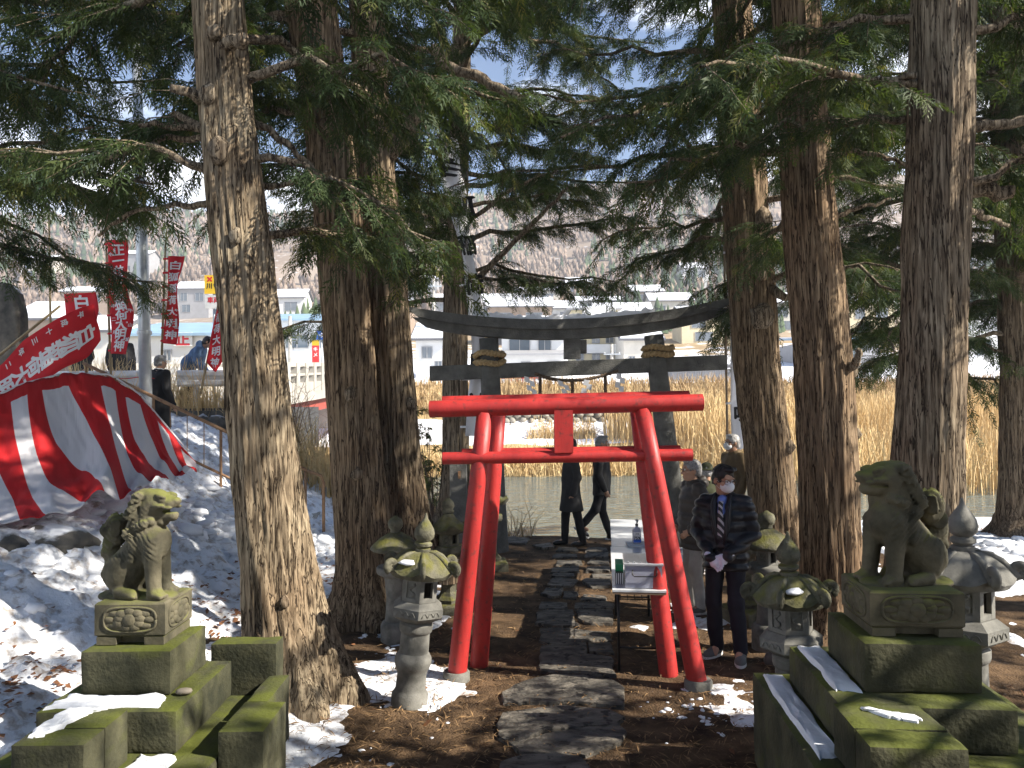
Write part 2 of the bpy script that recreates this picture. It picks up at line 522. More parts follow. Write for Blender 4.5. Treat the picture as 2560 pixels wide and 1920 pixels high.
def snow_t(x, y):
    """thickness of the snow lying on the near bank; negative where the soil is bare"""
    x = np.asarray(x, float); y = np.asarray(y, float)
    w = np.interp(x, [-6, -2.9, -2.1, -1.3, -0.75, -0.4, 1.4, 1.9, 3.0, 4.6, 6.5, 9], [0.9, 0.75, 0.25, 0.05, -0.15, -0.8, -0.75, -0.22, -0.14, 0.06, 0.12, 0.15])
    w = w + 0.8 * sstep(-0.6, -1.6, x) * sstep(10.5, 12.5, y)           # drift by the left bank
    w = w + 0.75 * np.exp(-((x - 1.5) ** 2 / 0.16 + (y - 5.9) ** 2 / 0.5))  # trodden heap at the right red leg
    w = w + 0.6 * np.exp(-((x + 0.55) ** 2 / 0.05 + (y - 6.3) ** 2 / 0.3))
    w = w + 0.9 * np.exp(-((x - 7.3) ** 2 / 0.9 + (y - 11.6) ** 2 / 0.8))
    w = w - 0.5 * np.exp(-((x + 2.6) ** 2 / 0.4 + (y - 8.4) ** 2 / 1.2))     # leaf-strewn bare patch
    n = (fbm(x * 1.1, y * 1.1, 3, 3, 21) - 0.5) * 1.7 + (fbm(x * 6, y * 6, 5, 4, 33) - 0.5) * 1.0
    t = np.clip(0.085 * (w + n), -0.06, 0.12)
    deep = sstep(-2.0, -3.6, x)
    lump = np.abs(fbm(x * 3.3, y * 3.3, 1, 4, 41) - 0.5) * 0.42 + np.abs(fbm(x * 10, y * 10, 1, 3, 43) - 0.5) * 0.16
    return t + deep * lump
xs = np.arange(-9.5, 9.5, 0.056); ys = np.arange(3.0, 16.6, 0.056)
X, Y = np.meshgrid(xs, ys, indexing='ij')
T = snow_t(X, Y)
V, F = grid_mesh(xs, ys, ground_z(X, Y) + relief(X, Y) + T, keep=T > -0.012)
tag(link('snow_cover', npmesh('snow_cover', V, F), SNOW_DIRTY, smooth=True), 'patchy trodden snow lying over the brown soil between the trees', kind='stuff')

# clods of shovelled snow
def blob_template(seed, sub=2, amp=0.35, fr=2.0):
    bm = bmesh.new(); bmesh.ops.create_icosphere(bm, subdivisions=sub, radius=1.0)
    V = np.array([v.co for v in bm.verts]); F = np.array([[v.index for v in f.verts] for f in bm.faces]); bm.free()
    n = fbm(V[:, 0] * fr + seed * 9, V[:, 1] * fr, V[:, 2] * fr, 3, seed)
    return V * (1 + amp * (n[:, None] - 0.5) * 2), F
def scatter(templates, P, S, rng, squash=None):
    VV, FF, b = [], [], 0
    for p, s in zip(P, S):
        V, F = templates[rng.integers(len(templates))]
        a = rng.uniform(0, 6.283); c, sn = math.cos(a), math.sin(a)
        q = V @ np.array([[c, sn, 0], [-sn, c, 0], [0, 0, 1]]) * s + p
        VV.append(q); FF.append(F + b); b += len(V)
    return np.concatenate(VV), np.concatenate(FF)
tm = [blob_template(k, 2, 0.75, 1.6) for k in range(6)]
P, S = [], []
for (cx, cy, rx, ry, n, s0, s1) in ((-4.3, 10.6, 1.1, 1.6, 300, 0.03, 0.13), (-5.2, 9.2, 1.0, 0.9, 110, 0.03, 0.1), (-5.0, 7.2, 1.4, 1.2, 80, 0.02, 0.08),
                                    (-3.4, 12.6, 0.9, 0.9, 150, 0.03, 0.1), (1.45, 5.85, 0.4, 0.35, 45, 0.006, 0.025), (-0.7, 6.2, 0.25, 0.4, 24, 0.006, 0.025),
                                    (-1.6, 7.4, 0.8, 1.4, 60, 0.008, 0.03), (7.2, 11.4, 0.9, 0.7, 80, 0.03, 0.1), (-1.2, 5.3, 0.8, 0.5, 22, 0.006, 0.025)):
    x = cx + RNG.normal(size=n) * rx * 0.6; y = cy + RNG.normal(size=n) * ry * 0.6
    s = s0 + (s1 - s0) * RNG.random(n) ** 2.5
    P += list(np.stack([x, y, ground_z(x, y) + relief(x, y) + np.maximum(0, snow_t(x, y)) + s * 0.1], 1)); S += list(np.stack([s * RNG.uniform(.8, 1.6, n), s * RNG.uniform(.7, 1.3, n), s * RNG.uniform(.4, .8, n)], 1))
V, F = scatter(tm, P, S, RNG)
tag(link('snow_clods', npmesh('snow_clods', V, F), SNOW, smooth=True), 'loose clods of shovelled snow on the slope and around the gate posts', kind='stuff')

# fallen leaves and twigs
def litter(name, label, patches, m, w0, w1, l0, l1, up=0.012):
    c = np.concatenate([np.stack([cx + RNG.normal(size=n) * rx, cy + RNG.normal(size=n) * ry], 1) for (cx, cy, rx, ry, n) in patches])
    c = c[(c[:, 1] > 3.3) & (c[:, 1] < 15)]
    x, y = c[:, 0], c[:, 1]; n = len(x)
    z = ground_z(x, y) + relief(x, y) + np.maximum(0, snow_t(x, y)) + up + np.abs(RNG.normal(size=n)) * 0.01
    a = RNG.uniform(0, 6.28, n); l = RNG.uniform(l0, l1, n)[:, None] / 2; w = RNG.uniform(w0, w1, n)[:, None] / 2
    d = np.stack([np.cos(a), np.sin(a), RNG.normal(size=n) * 0.25], 1); e = np.stack([-np.sin(a), np.cos(a), RNG.normal(size=n) * 0.35], 1)
    p = np.stack([x, y, z], 1); u = np.array([0, 0, 0.006])
    VV = np.stack([p - d * l, p - e * w + u, p + d * l, p + e * w + u], 1).reshape(-1, 3)
    FF = np.arange(4 * n).reshape(-1, 4)
    tag(link(name, npmesh(name, VV, FF), m), label, kind='stuff')
LEAF = mat('dead_leaf', (0.32, 0.14, 0.05), rough=0.8, col2=(0.13, 0.055, 0.03), scale=14, lo=0.3, hi=0.7)
TWIG = mat('dead_needles', (0.36, 0.22, 0.1), rough=0.9, col2=(0.12, 0.07, 0.035), scale=9, lo=0.3, hi=0.7)
litter('fallen_leaves', 'scattered brown fallen leaves on the snow', [(-2.55, 8.4, 0.35, 0.8, 700), (-3.5, 5.4, 0.2, 0.4, 160), (-3.3, 6.4, 0.9, 1.2, 90), (-2.6, 10, 0.5, 1.2, 160), (-1.6, 7.5, 0.6, 1.4, 90),
       (7.0, 13.0, 1.2, 0.4, 300), (2.8, 7, 1.2, 2, 120)], LEAF, 0.025, 0.05, 0.04, 0.085)
litter('needle_litter', 'dry cypress needles and twigs strewn over the soil', [(0.4, 8, 0.9, 3, 2600), (-0.9, 5.6, 0.6, 1.2, 1500), (1.9, 6.5, 0.9, 2, 1500), (0.6, 4.6, 1.2, 0.7, 1500)], TWIG, 0.004, 0.011, 0.03, 0.12, 0.008)

# ================================================================== stone path
path = thing('stone_path', 'path of flat grey flagstones leading under the gates', 'path', (0.5, 8, 0))
path['kind'] = 'structure'; del path['category']
_st = [
 [(270, 1610), (430, 1560), (620, 1545), (800, 1560), (890, 1650), (870, 1760), (600, 1790), (250, 1740)],
 [(245, 1350), (290, 1290), (480, 1250), (700, 1225), (1000, 1260), (1105, 1310), (1050, 1345), (850, 1370), (560, 1415), (470, 1450), (380, 1500), (265, 1450)],
 [(480, 1455), (570, 1425), (860, 1382), (1060, 1355), (1110, 1400), (1080, 1470), (960, 1520), (850, 1565), (740, 1540), (400, 1560), (365, 1510)],
 [(275, 1150), (420, 1080), (520, 1045), (640, 1030), (850, 1040), (1010, 1065), (1095, 1110), (1105, 1245), (980, 1230), (700, 1210), (480, 1215), (290, 1215)],
 [(525, 960), (540, 835), (700, 815), (840, 812), (850, 890), (1020, 905), (1040, 1030), (850, 1030), (640, 1015), (530, 1000)],
 [(858, 815), (1010, 815), (1030, 890), (870, 880)],
 [(530, 800), (545, 715), (700, 715), (1010, 745), (1020, 795), (850, 800), (640, 825)],
 [(500, 690), (520, 610), (600, 595), (760, 597), (770, 660), (800, 712), (640, 705)],
 [(775, 597), (1020, 600), (1025, 690), (840, 685), (790, 655)],
 [(520, 585), (545, 545), (720, 550), (715, 590)], [(765, 590), (770, 548), (980, 540), (1030, 560), (1025, 588)],
 [(540, 490), (570, 455), (690, 460), (670, 500), (620, 512)], [(800, 530), (830, 490), (975, 500), (970, 530)],
 [(580, 425), (620, 380), (800, 390), (760, 430), (680, 440)], [(805, 400), (840, 385), (1010, 395), (1005, 435), (880, 445)],
 [(605, 345), (620, 315), (800, 305), (795, 340)], [(840, 340), (850, 310), (1005, 310), (1000, 340)], [(610, 372), (625, 350), (765, 352), (765, 376)],
 [(640, 300), (660, 265), (810, 262), (815, 290)], [(850, 290), (870, 265), (1000, 267), (1000, 298)],
 [(290, 110), (380, 105), (470, 125), (440, 155), (300, 150)], [(480, 165), (600, 152), (640, 175), (560, 190)],
 [(610, 250), (640, 215), (780, 217), (790, 245)], [(830, 240), (850, 212), (990, 215), (990, 250)], [(640, 205), (660, 180), (780, 182), (790, 205)], [(830, 205), (850, 180), (980, 182), (985, 203)],
 [(690, 475), (790, 480), (780, 520), (690, 510)], [(880, 355), (1010, 350), (1012, 382), (890, 382)]]
for k, poly in enumerate(_st):
    P = [onz(1150 + x * 0.3738, 1300 + y * 0.3738, 0.03)[:2] for x, y in poly]
    # finer, uneven outline
    Q = []
    for a, b in zip(P, P[1:] + P[:1]):
        n = max(1, int(np.linalg.norm(b - a) / 0.09))
        for i in range(n):
            q = a + (b - a) * i / n
            Q.append(q + (RNG.normal(size=2) * 0.008))
    Q = np.array(Q); c = Q.mean(0); zt = 0.026 + 0.008 * RNG.normal() * 0.5
    n = len(Q); V = []; F = []
    rings = [(1.0, -0.06), (1.0, zt - 0.014), (0.985, zt), (0.8, zt + 0.004), (0.5, zt), (0.2, zt + 0.002)]
    for s, z in rings:
        for q in Q:
            p = c + (q - c) * s
            zz = z if z < 0 else z + (float(fbm(p[0] * 3, p[1] * 5, k, 3, 8)) - 0.5) * 0.035
            V.append((p[0], p[1], zz))
    for r in range(len(rings) - 1):
        for i in range(n): F.append((r * n + i, r * n + (i + 1) % n, (r + 1) * n + (i + 1) % n, (r + 1) * n + i))
    F.append(tuple(range((len(rings) - 1) * n, len(rings) * n)))
    mb = MB().add(V, F)
    # wind outlines counter-clockwise
    if sum(Q[i][0] * Q[(i + 1) % n][1] - Q[(i + 1) % n][0] * Q[i][1] for i in range(n)) < 0: mb.f = [f[::-1] for f in mb.f]
    mb.build('flagstone', SLATE, path, auto=50)

# ================================================================== river
RIV_Z = -0.72
m = bpy.data.materials.new('river_water'); t, N, L = nodes(m); b = N['Principled BSDF']
b.inputs['Base Color'].default_value = (0.15, 0.17, 0.145, 1); b.inputs['Roughness'].default_value = 0.06; b.inputs['IOR'].default_value = 1.33
tc = N.new('ShaderNodeTexCoord'); mp = N.new('ShaderNodeMapping'); mp.inputs['Scale'].default_value = (0.6, 1.6, 1)
n1 = N.new('ShaderNodeTexNoise'); n1.inputs['Scale'].default_value = 2.6; n1.inputs['Detail'].default_value = 4; n1.inputs['Distortion'].default_value = 0.6
bp = N.new('ShaderNodeBump'); bp.inputs['Strength'].default_value = 0.9; bp.inputs['Distance'].default_value = 0.32
L(tc.outputs['Object'], mp.inputs[0]); L(mp.outputs[0], n1.inputs['Vector']); L(n1.outputs['Fac'], bp.inputs['Height']); L(bp.outputs[0], b.inputs['Normal'])
MATS['river_water'] = m
tag(link('river', npmesh('river', [(-200, 12, RIV_Z), (200, 12, RIV_Z), (200, 34.5, RIV_Z), (-200, 34.5, RIV_Z)], [(0, 1, 2, 3)]), m), kind='structure')
ICE = mat('river_ice', (0.75, 0.78, 0.82), rough=0.35, col2=(0.45, 0.48, 0.48), scale=1.5, bump=0.4, bscale=8)
def ice(xc, yc, rx, ry, seed):
    n = 40; V = []
    for zz in (RIV_Z - 0.02, RIV_Z + 0.04):
        for i in range(n):
            a = 6.2832 * i / n; k = 0.7 + 0.6 * float(fbm(math.cos(a) * 1.5 + seed, math.sin(a) * 1.5, 0, 3, seed))
            V.append((xc + rx * k * math.cos(a), yc + ry * k * math.sin(a), zz))
    mb = MB().add(V, [tuple(range(n))[::-1], tuple(range(n, 2 * n))] + [(i, (i + 1) % n, n + (i + 1) % n, n + i) for i in range(n)])
    return mb.build('ice_sheet', ICE)
tag(ice(11.5, 17.5, 5.5, 2.2, 3), 'broad sheet of pale ice on the river beside the right bank', 'ice')
tag(ice(5.2, 15.9, 0.9, 0.7, 5), 'small ice floe at the foot of the bank behind the lanterns', 'ice')

# ================================================================== far bank and hills, one sheet to the horizon
_py = [30, 31.5, 32.5, 34, 37, 38.0, 39.9, 40.3, 42, 45.5, 47, 54, 60, 100, 150, 200, 280, 350, 410, 450, 560, 900, 3000]
_pz = [-1.6, -1.2, -0.55, -0.15, 0.3, 0.42, 0.46, 1.5, 2.2, 3.35, 3.45, 3.7, 4.2, 8, 16, 27, 53, 77, 95, 100, 84, 60, 30]
def far_z(x, y):
    x = np.asarray(x, float); y = np.asarray(y, float)
    z = np.interp(y, _py, _pz)
    k = sstep(130, 360, y)
    z = z * (1 + k * ((fbm(x / 200 + 7, y / 200, 0, 4, 61) - 0.5) * 0.7 + 0.10 * np.sin(x / 160 + 0.8) + 0.1 * sstep(130, -160, x)))
    z = z + sstep(41, 48, y) * (1 - k) * (fbm(x / 12, y / 12, 0, 3, 62) - 0.5) * 0.5 * np.clip(y / 60, 0, 3)
    z = z + sstep(31, 33, y) * sstep(60, 41, y) * (fbm(x / 1.5, y / 1.5, 0, 3, 63) - 0.5) * 0.25
    return z
xs = np.concatenate([-np.geomspace(2500, 45, 60), np.arange(-42, 42.1, 0.7), np.geomspace(45, 2500, 60)])
ys = np.concatenate([np.arange(30, 40, 0.5), np.array([40.3]), np.arange(41, 60, 0.7), np.geomspace(61, 3000, 130)])
X, Y = np.meshgrid(xs, ys, indexing='ij')
V, F = grid_mesh(xs, ys, far_z(X, Y))
m = bpy.data.materials.new('valley_ground'); t, N, L = nodes(m); b = N['Principled BSDF']; b.inputs['Roughness'].default_value = 0.95; b.inputs['Specular IOR Level'].default_value = 0.1
g = N.new('ShaderNodeNewGeometry'); sp = N.new('ShaderNodeSeparateXYZ'); L(g.outputs['Position'], sp.inputs[0])
nA = N.new('ShaderNodeTexNoise'); nA.inputs['Scale'].default_value = 0.35; nA.inputs['Detail'].default_value = 8; L(g.outputs['Position'], nA.inputs['Vector'])
nB = N.new('ShaderNodeTexNoise'); nB.inputs['Scale'].default_value = 0.024; nB.inputs['Detail'].default_value = 9; L(g.outputs['Position'], nB.inputs['Vector'])
def mixc(a, bb, f):
    k = N.new('ShaderNodeMix'); k.data_type = 'RGBA'
    for s, v in (('A', a), ('B', bb)):
        if isinstance(v, tuple): k.inputs[s].default_value = (*v, 1)
        else: L(v, k.inputs[s])
    if isinstance(f, float): k.inputs['Factor'].default_value = f
    else: L(f, k.inputs['Factor'])
    return k.outputs['Result']
def rng_(v, a, bb, c=0.0, d=1.0):
    k = N.new('ShaderNodeMapRange'); k.inputs['From Min'].default_value = a; k.inputs['From Max'].default_value = bb
    k.inputs['To Min'].default_value = c; k.inputs['To Max'].default_value = d; L(v, k.inputs['Value']); return k.outputs[0]
def add_(v, w):
    k = N.new('ShaderNodeMath'); k.operation = 'ADD'; L(v, k.inputs[0]); L(w, k.inputs[1]); return k.outputs[0]
def mul_(v, w):
    k = N.new('ShaderNodeMath'); k.operation = 'MULTIPLY'; L(v, k.inputs[0]); L(w, k.inputs[1]); return k.outputs[0]
grass = mixc((0.34, 0.24, 0.12), (0.5, 0.37, 0.18), rng_(nA.outputs['Fac'], 0.4, 0.6))
# snow on the level ledge below the wall and along the road; brown wooded hillside beyond
ledge = mul_(rng_(sp.outputs['Y'], 36.9, 37.4), rng_(sp.outputs['Y'], 40.4, 40.2))
roadside = mul_(rng_(sp.outputs['Y'], 45.4, 46.6), rng_(sp.outputs['Y'], 170.0, 60.0))
snowf = rng_(add_(add_(ledge, roadside), nA.outputs['Fac']), 1.02, 1.12)
near = mixc(grass, (0.85, 0.86, 0.9), snowf)
wood = mixc((0.22, 0.165, 0.12), (0.33, 0.26, 0.20), rng_(nB.outputs['Fac'], 0.4, 0.62))
wood = mixc(wood, (0.66, 0.66, 0.68), rng_(nA.outputs['Fac'], 0.58, 0.7, 0.0, 0.75))
L(mixc(near, wood, rng_(sp.outputs['Y'], 90.0, 170.0)), b.inputs['Base Color'])
tag(link('valley_terrain', npmesh('valley_terrain', V, F), m, smooth=True), kind='structure')

# woods on the far hillside, too far off to count
def cone_t():
    V = []; F = []
    for k, (r, z0, z1) in enumerate(((1.0, 0.05, 0.6), (0.75, 0.35, 0.82), (0.45, 0.65, 1.0))):
        b = len(V)
        for i in range(6):
            a = 6.2832 * i / 6 + k; V.append((r * math.cos(a), r * math.sin(a), z0))
        V.append((0, 0, z1)); F += [(b + i, b + (i + 1) % 6, b + 6) for i in range(6)]
    return np.array(V), np.array(F)
def wood(name, label, n, fn, m, h0, h1, wr, templ, wmask):
    y = RNG.uniform(*fn, n * 5); x = RNG.uniform(-0.78, 0.78, n * 5) * y
    k = fbm(x / 75, y / 75, 2, 3, 71) + wmask(x, y) > 0.5
    x, y = x[k][:n], y[k][:n]; h = RNG.uniform(h0, h1, len(x))
    P = np.stack([x, y, far_z(x, y) - 0.3], 1); S = np.stack([h * wr, h * wr, h], 1)
    V, F = scatter(templ, P, S, RNG)
    tag(link(name, npmesh(name, V, F), m), label, kind='stuff')
CONIF = mat('far_conifer', (0.085, 0.12, 0.055), rough=0.9, col2=(0.04, 0.065, 0.035), scale=0.02, lo=0.4, hi=0.6, spec=0.1)
BARE = mat('far_bare_wood', (0.31, 0.235, 0.18), rough=0.95, col2=(0.15, 0.115, 0.095), scale=0.12, lo=0.4, hi=0.6, spec=0.1)
bl = []
for k in range(4):
    rk = np.random.default_rng(k); Vb = np.array([(0, 0, 1), (0, 0, 0)] + [(math.cos(a_) * rk.uniform(.6, 1), math.sin(a_) * rk.uniform(.6, 1), rk.uniform(.35, .75)) for a_ in (0, 1.5, 3.1, 4.7)])
    bl.append((Vb, np.array([(0, 2, 3), (0, 3, 4), (0, 4, 5), (0, 5, 2), (1, 3, 2), (1, 4, 3), (1, 5, 4), (1, 2, 5)])))
wood('bare_hillside_wood', 'brown leafless wood covering the far hillside', 13000, (185, 470), BARE, 2.0, 4.6, 0.24, bl, lambda x, y: 0.08 + 0 * x)
wood('conifer_hillside_wood', 'dark green patches of conifers on the far hillside', 1900, (140, 440), CONIF, 3.5, 7.5, 0.2, [cone_t()], lambda x, y: -0.07 + 0.22 * ((0.10 * y < x) & (x < 0.28 * y) & (y < 300)))

# boulder wall below the far road
wallT = thing('boulder_wall', 'retaining wall of rounded river stones on the far bank', 'wall', (3, 40.2, 0.4))
tm2 = []
for k in range(5):
    Vb, Fb = blob_template(50 + k, 1, 0.25, 1.2); tm2.append(npmesh('stone', Vb * [0.27, 0.16, 0.19], Fb)); tm2[-1].materials.append(FARSTONE)
    tm2[-1].polygons.foreach_set('use_smooth', np.ones(len(Fb), bool))
box('backing', (-3.2, 40.22, 0.2), (9.2, 40.6, 1.75), mat('wall_mortar', (0.12, 0.11, 0.095), rough=0.95), wallT)
for r in range(5):
    for c in range(26):
        o = bpy.data.objects.new('stone', tm2[(r * 7 + c * 3) % 5]); COL.objects.link(o); o.parent = wallT
        o.location = (-2.9 + c * 0.46 + (r % 2) * 0.23 + RNG.normal() * 0.03 - 3, -0.02 + r * 0.02, 0.12 + r * 0.29 + RNG.normal() * 0.02)
        o.rotation_euler = (0, RNG.normal() * 0.5, RNG.normal() * 0.3); s = RNG.uniform(0.85, 1.1); o.scale = (s, 1, s)

# ================================================================== reeds and weeds
def blades(name, label, n, area, h0, h1, w, lean, m, zf, dens=None, segs=2, ob=None):
    x0, x1, y0, y1 = area
    x = RNG.uniform(x0, x1, n); y = RNG.uniform(y0, y1, n)
    if dens is not None:
        k = dens(x, y) > RNG.random(n); x, y = x[k], y[k]
    n = len(x); z = zf(x, y) - 0.03
    h = RNG.uniform(h0, h1, n); az = RNG.uniform(0, 6.283, n); ln = np.abs(RNG.normal(0, lean, n)) + 0.03
    wa = RNG.uniform(0, 6.283, n)
    VV = np.zeros((n, (segs + 1) * 2, 3), np.float32)
    for s in range(segs + 1):
        t = s / segs
        px = x + np.cos(az) * ln * h * t * t; py = y + np.sin(az) * ln * h * t * t; pz = z + h * t * np.sqrt(np.maximum(0.1, 1 - (ln * t) ** 2 * 0.6))
        ww = w * (1 - 0.75 * t) * (0.6 + 0.8 * RNG.random(n)) * 0.5
        VV[:, 2 * s] = np.stack([px - np.cos(wa) * ww, py - np.sin(wa) * ww, pz], 1)
        VV[:, 2 * s + 1] = np.stack([px + np.cos(wa) * ww, py + np.sin(wa) * ww, pz], 1)
    b = (np.arange(n) * (segs + 1) * 2)[:, None]
    F = np.concatenate([b + np.array([[2 * s, 2 * s + 1, 2 * s + 3, 2 * s + 2]]) for s in range(segs)])
    tag(link(name, npmesh(name, VV.reshape(-1, 3), F), m), label, kind='stuff')
blades('tall_reeds', 'tall golden dry reed bed on the far bank right of the stone gate', 30000, (4.6, 38, 32.2, 39.4), 1.5, 2.6, 0.05, 0.22, REED, far_z,
       lambda x, y: sstep(4.2, 7.5, x + (y - 37) * 0.8) * (0.35 + 0.65 * fbm(x / 2, y / 2, 0, 2, 5)))
blades('waterside_reeds', 'bent straw-coloured reeds along the far water line', 16000, (-16, 34, 31.6, 33.8), 0.5, 1.25, 0.05, 0.75, REED, far_z, lambda x, y: 0.25 + 0.75 * fbm(x / 3, y, 0, 2, 6))
blades('embankment_weeds', 'brown dry weeds on the slope below the far road', 26000, (-16, 36, 40.7, 46.3), 0.25, 0.7, 0.06, 0.6, WEED, far_z, lambda x, y: 0.3 + 0.7 * fbm(x / 2, y / 2, 0, 2, 9))
blades('river_reed_bed', 'golden reed bed standing out in the river behind the right trunks', 9000, (7.5, 26, 24.3, 32.6), 1.1, 2.3, 0.045, 0.3, REED, lambda x, y: np.full_like(x, RIV_Z - 0.1), lambda x, y: sstep(7.5, 11.5, x - (y - 32) * -0.25) * (0.3 + 0.7 * fbm(x / 2, y / 2, 0, 2, 25)))
blades('wall_foot_grass', 'pale tufts of grass at the foot of the boulder wall', 5000, (-3, 9, 39.4, 40.1), 0.3, 0.8, 0.05, 0.4, REED, far_z, lambda x, y: sstep(0.45, 0.7, fbm(x / 1.6, 0, 0, 2, 13)))
blades('left_bank_weeds', 'dry yellow weeds on the near bank beside the bridge', 9000, (-9, -2.6, 15.6, 18.2), 0.5, 1.5, 0.025, 0.35, REED,
       lambda x, y: ground_z(x, y), lambda x, y: 0.2 + 0.8 * fbm(x, y, 0, 2, 15))
blades('bank_edge_grass', 'sparse dry grass on the near bank edge by the path end', 420, (-2.2, 0.4, 13.2, 16.6), 0.4, 0.95, 0.018, 0.5, WEED, lambda x, y: ground_z(x, y))

# ================================================================== road, retaining wall, steps on the left
tag(MB().box((-70, 15.75, 1.2), (-5.25, 21.0, 2.25)).build('road', ASPH), kind='structure')
rw = thing('rock_retaining_wall', 'dark rough stone retaining wall below the guardrail', 'wall', (-8, 15.6, 1.2))
for k in range(26):
    x = -13.2 + k * 0.31; Vb, Fb = blob_template(80 + k, 2, 0.3, 1.6)
    for r in range(2):
        me = npmesh('stone', Vb * [0.24, 0.2, 0.24] + [x + r * 0.14 + 8, 0.02 + RNG.normal() * 0.03, 0.28 + r * 0.4], Fb)
        link('stone', me, ROCK, rw, smooth=True)
box('backing', (-14, 15.62, 0.6), (-5.27, 15.74, 2.2), ROCK, rw)
RUST = mat('rusty_brown_paint', (0.16, 0.075, 0.04), rough=0.7, col2=(0.32, 0.19, 0.1), scale=12, lo=0.45, hi=0.75, bump=0.2)
WHITEP = mat('chalky_white_paint', (0.72, 0.72, 0.7), rough=0.55, var=0.25, scale=4)
stp = thing('stone_steps', 'concrete steps climbing from the grove to the road', 'steps', (-5, 13.2, 0.3))
for k in range(9):
    x1 = -3.5 - k * 0.4; z1 = 0.36 + k * 0.195
    box('step', (x1 - 0.42, 12.75, z1 - 0.5), (x1, 14.2, z1), CONC, stp, bev=0.012)
hr = thing('stair_handrail', 'rusty brown pipe handrail beside the stone steps', 'railing', (-5, 12.7, 0.3))
def rail_z(x, off): return 0.36 + (-3.5 - x) / 0.4 * 0.195 + off
for off, r in ((0.95, 0.028), (0.22, 0.022)):
    MB().tube([(-7.0, 12.62, rail_z(-7.0, off)), (-3.35, 12.62, rail_z(-3.35, off))], r, 8).build('rail', RUST, hr, smooth=True)
for k in range(14):
    x = -6.95 + k * 0.275; big = k % 4 == 0 or k == 13
    MB().tube([(x, 12.62, rail_z(x, 0.95 if k < 13 else 0.93)), (x, 12.62, rail_z(x, 0.22) - (0.45 if big else 0))], 0.024 if big else 0.008, 6).build('post' if big else 'baluster', RUST, hr, smooth=True)
MB().tube([(-3.35, 12.62, rail_z(-3.35, 0.95)), (-3.12, 12.62, rail_z(-3.35, 0.86)), (-3.08, 12.62, rail_z(-3.35, 0.75)), (-3.08, 12.62, 0.1)], 0.026, 8).build('end_post', RUST, hr, smooth=True)
# guardrails by the road
GALV = mat('galvanised_steel', (0.5, 0.53, 0.55), rough=0.4, metal=0.6, var=0.2, scale=5)
def guardrail(x0, x1, y0, label):
    g = thing('guardrail', label, 'guardrail', ((x0 + x1) / 2, y0, 2.25), group='guardrails along the road')
    prof = [(0.0, -0.17), (-0.045, -0.13), (-0.045, -0.06), (0.0, -0.02), (0.0, 0.02), (-0.045, 0.06), (-0.045, 0.13), (0.0, 0.17)]
    V = []
    for x in (x0, x1):
        V += [(x, y0 + a, 2.25 + 0.62 + z) for a, z in prof] + [(x, y0 + a + 0.006, 2.25 + 0.62 + z) for a, z in prof]
    n = len(prof); F = []
    for i in range(n - 1):
        F += [(i, i + 1, 2 * n + i + 1, 2 * n + i)[::-1], (n + i, n + i + 1, 3 * n + i + 1, 3 * n + i)]
    MB().add(V, F).build('beam', WHITEP, g, smooth=False)
    x = x0 + 0.35
    while x < x1:
        MB().tube([(x, y0 + 0.09, 1.95), (x, y0 + 0.09, 2.95)], 0.057, 12).build('post', WHITEP, g, smooth=True); x += 2.0
    return g
guardrail(-14, -7.6, 15.9, 'white guardrail behind the red and white striped curtain')
guardrail(-6.9, -5.3, 15.95, 'short white guardrail in front of the person in the blue jacket')
lp = thing('steel_lamp_post', 'tall grey steel post standing by the guardrail', 'lamp post', at(368, 1075, 12.9))
b0, b1 = at(368, 1085, 12.9), at(352, 520, 12.9); b2 = b1 + (b1 - b0) * 0.9
MB().tube([b0 - [0, 0, 0.3], b0 + (b1 - b0) * 0.5, b1, b2], [0.105, 0.098, 0.09, 0.07], 20).build('pole', GALV, lp, smooth=True)
MB().lathe([(0.11, 0), (0.118, 0.0), (0.118, 0.05), (0.1, 0.06)], 20, tuple(b0 + (b1 - b0) * 0.44)).build('band', GALV, lp, smooth=False)

# bridge on the left
br = thing('road_bridge', 'concrete road bridge with openwork parapet and red girder crossing the river', 'bridge', (-8.3, 20, 2.25))
BCON = mat('bridge_concrete', (0.5, 0.47, 0.42), rough=0.85, var=0.35, scale=0.8, bump=0.2, bscale=8)
def bz(y): return 2.42 + (y - 20) * 0.052
def sloped(name, x0, x1, y0, y1, za, zb, m, parent):
    V = [(x0, y0, bz(y0) + za), (x1, y0, bz(y0) + za), (x1, y1, bz(y1) + za), (x0, y1, bz(y1) + za), (x0, y0, bz(y0) + zb), (x1, y0, bz(y0) + zb), (x1, y1, bz(y1) + zb), (x0, y1, bz(y1) + zb)]
    return MB().add(V, [(3, 2, 1, 0), (4, 5, 6, 7), (0, 1, 5, 4), (1, 2, 6, 5), (2, 3, 7, 6), (3, 0, 4, 7)]).build(name, m, parent)
sloped('deck', -11.2, -6.85, 20, 47, -0.3, 0.0, BCON, br)
sloped('girder', -10.9, -7.1, 20.02, 46.98, -0.75, -0.302, GIRD, br)
for z0, z1 in ((0.0, 0.34), (0.56, 0.64), (0.86, 1.0)):
    sloped('parapet_rail', -7.05, -6.87, 20.01, 46.9, z0 + 0.002, z1, BCON, br)
    sloped('parapet_rail', -11.18, -11.0, 20.01, 46.9, z0 + 0.002, z1, BCON, br)
for k in range(25):
    y = 20.3 + k * 1.08
    sloped('parapet_post', -7.04, -6.84, y, y + 0.3, 0.003, 0.99, BCON, br)
for y in (26, 40):
    box('pier', (-10.6, y, -2), (-7.4, y + 0.9, bz(y) - 0.7), BCON, br)
box('abutment', (-11.3, 19.2, -1.6), (-6.9, 20.4, 2.0), BCON, br)
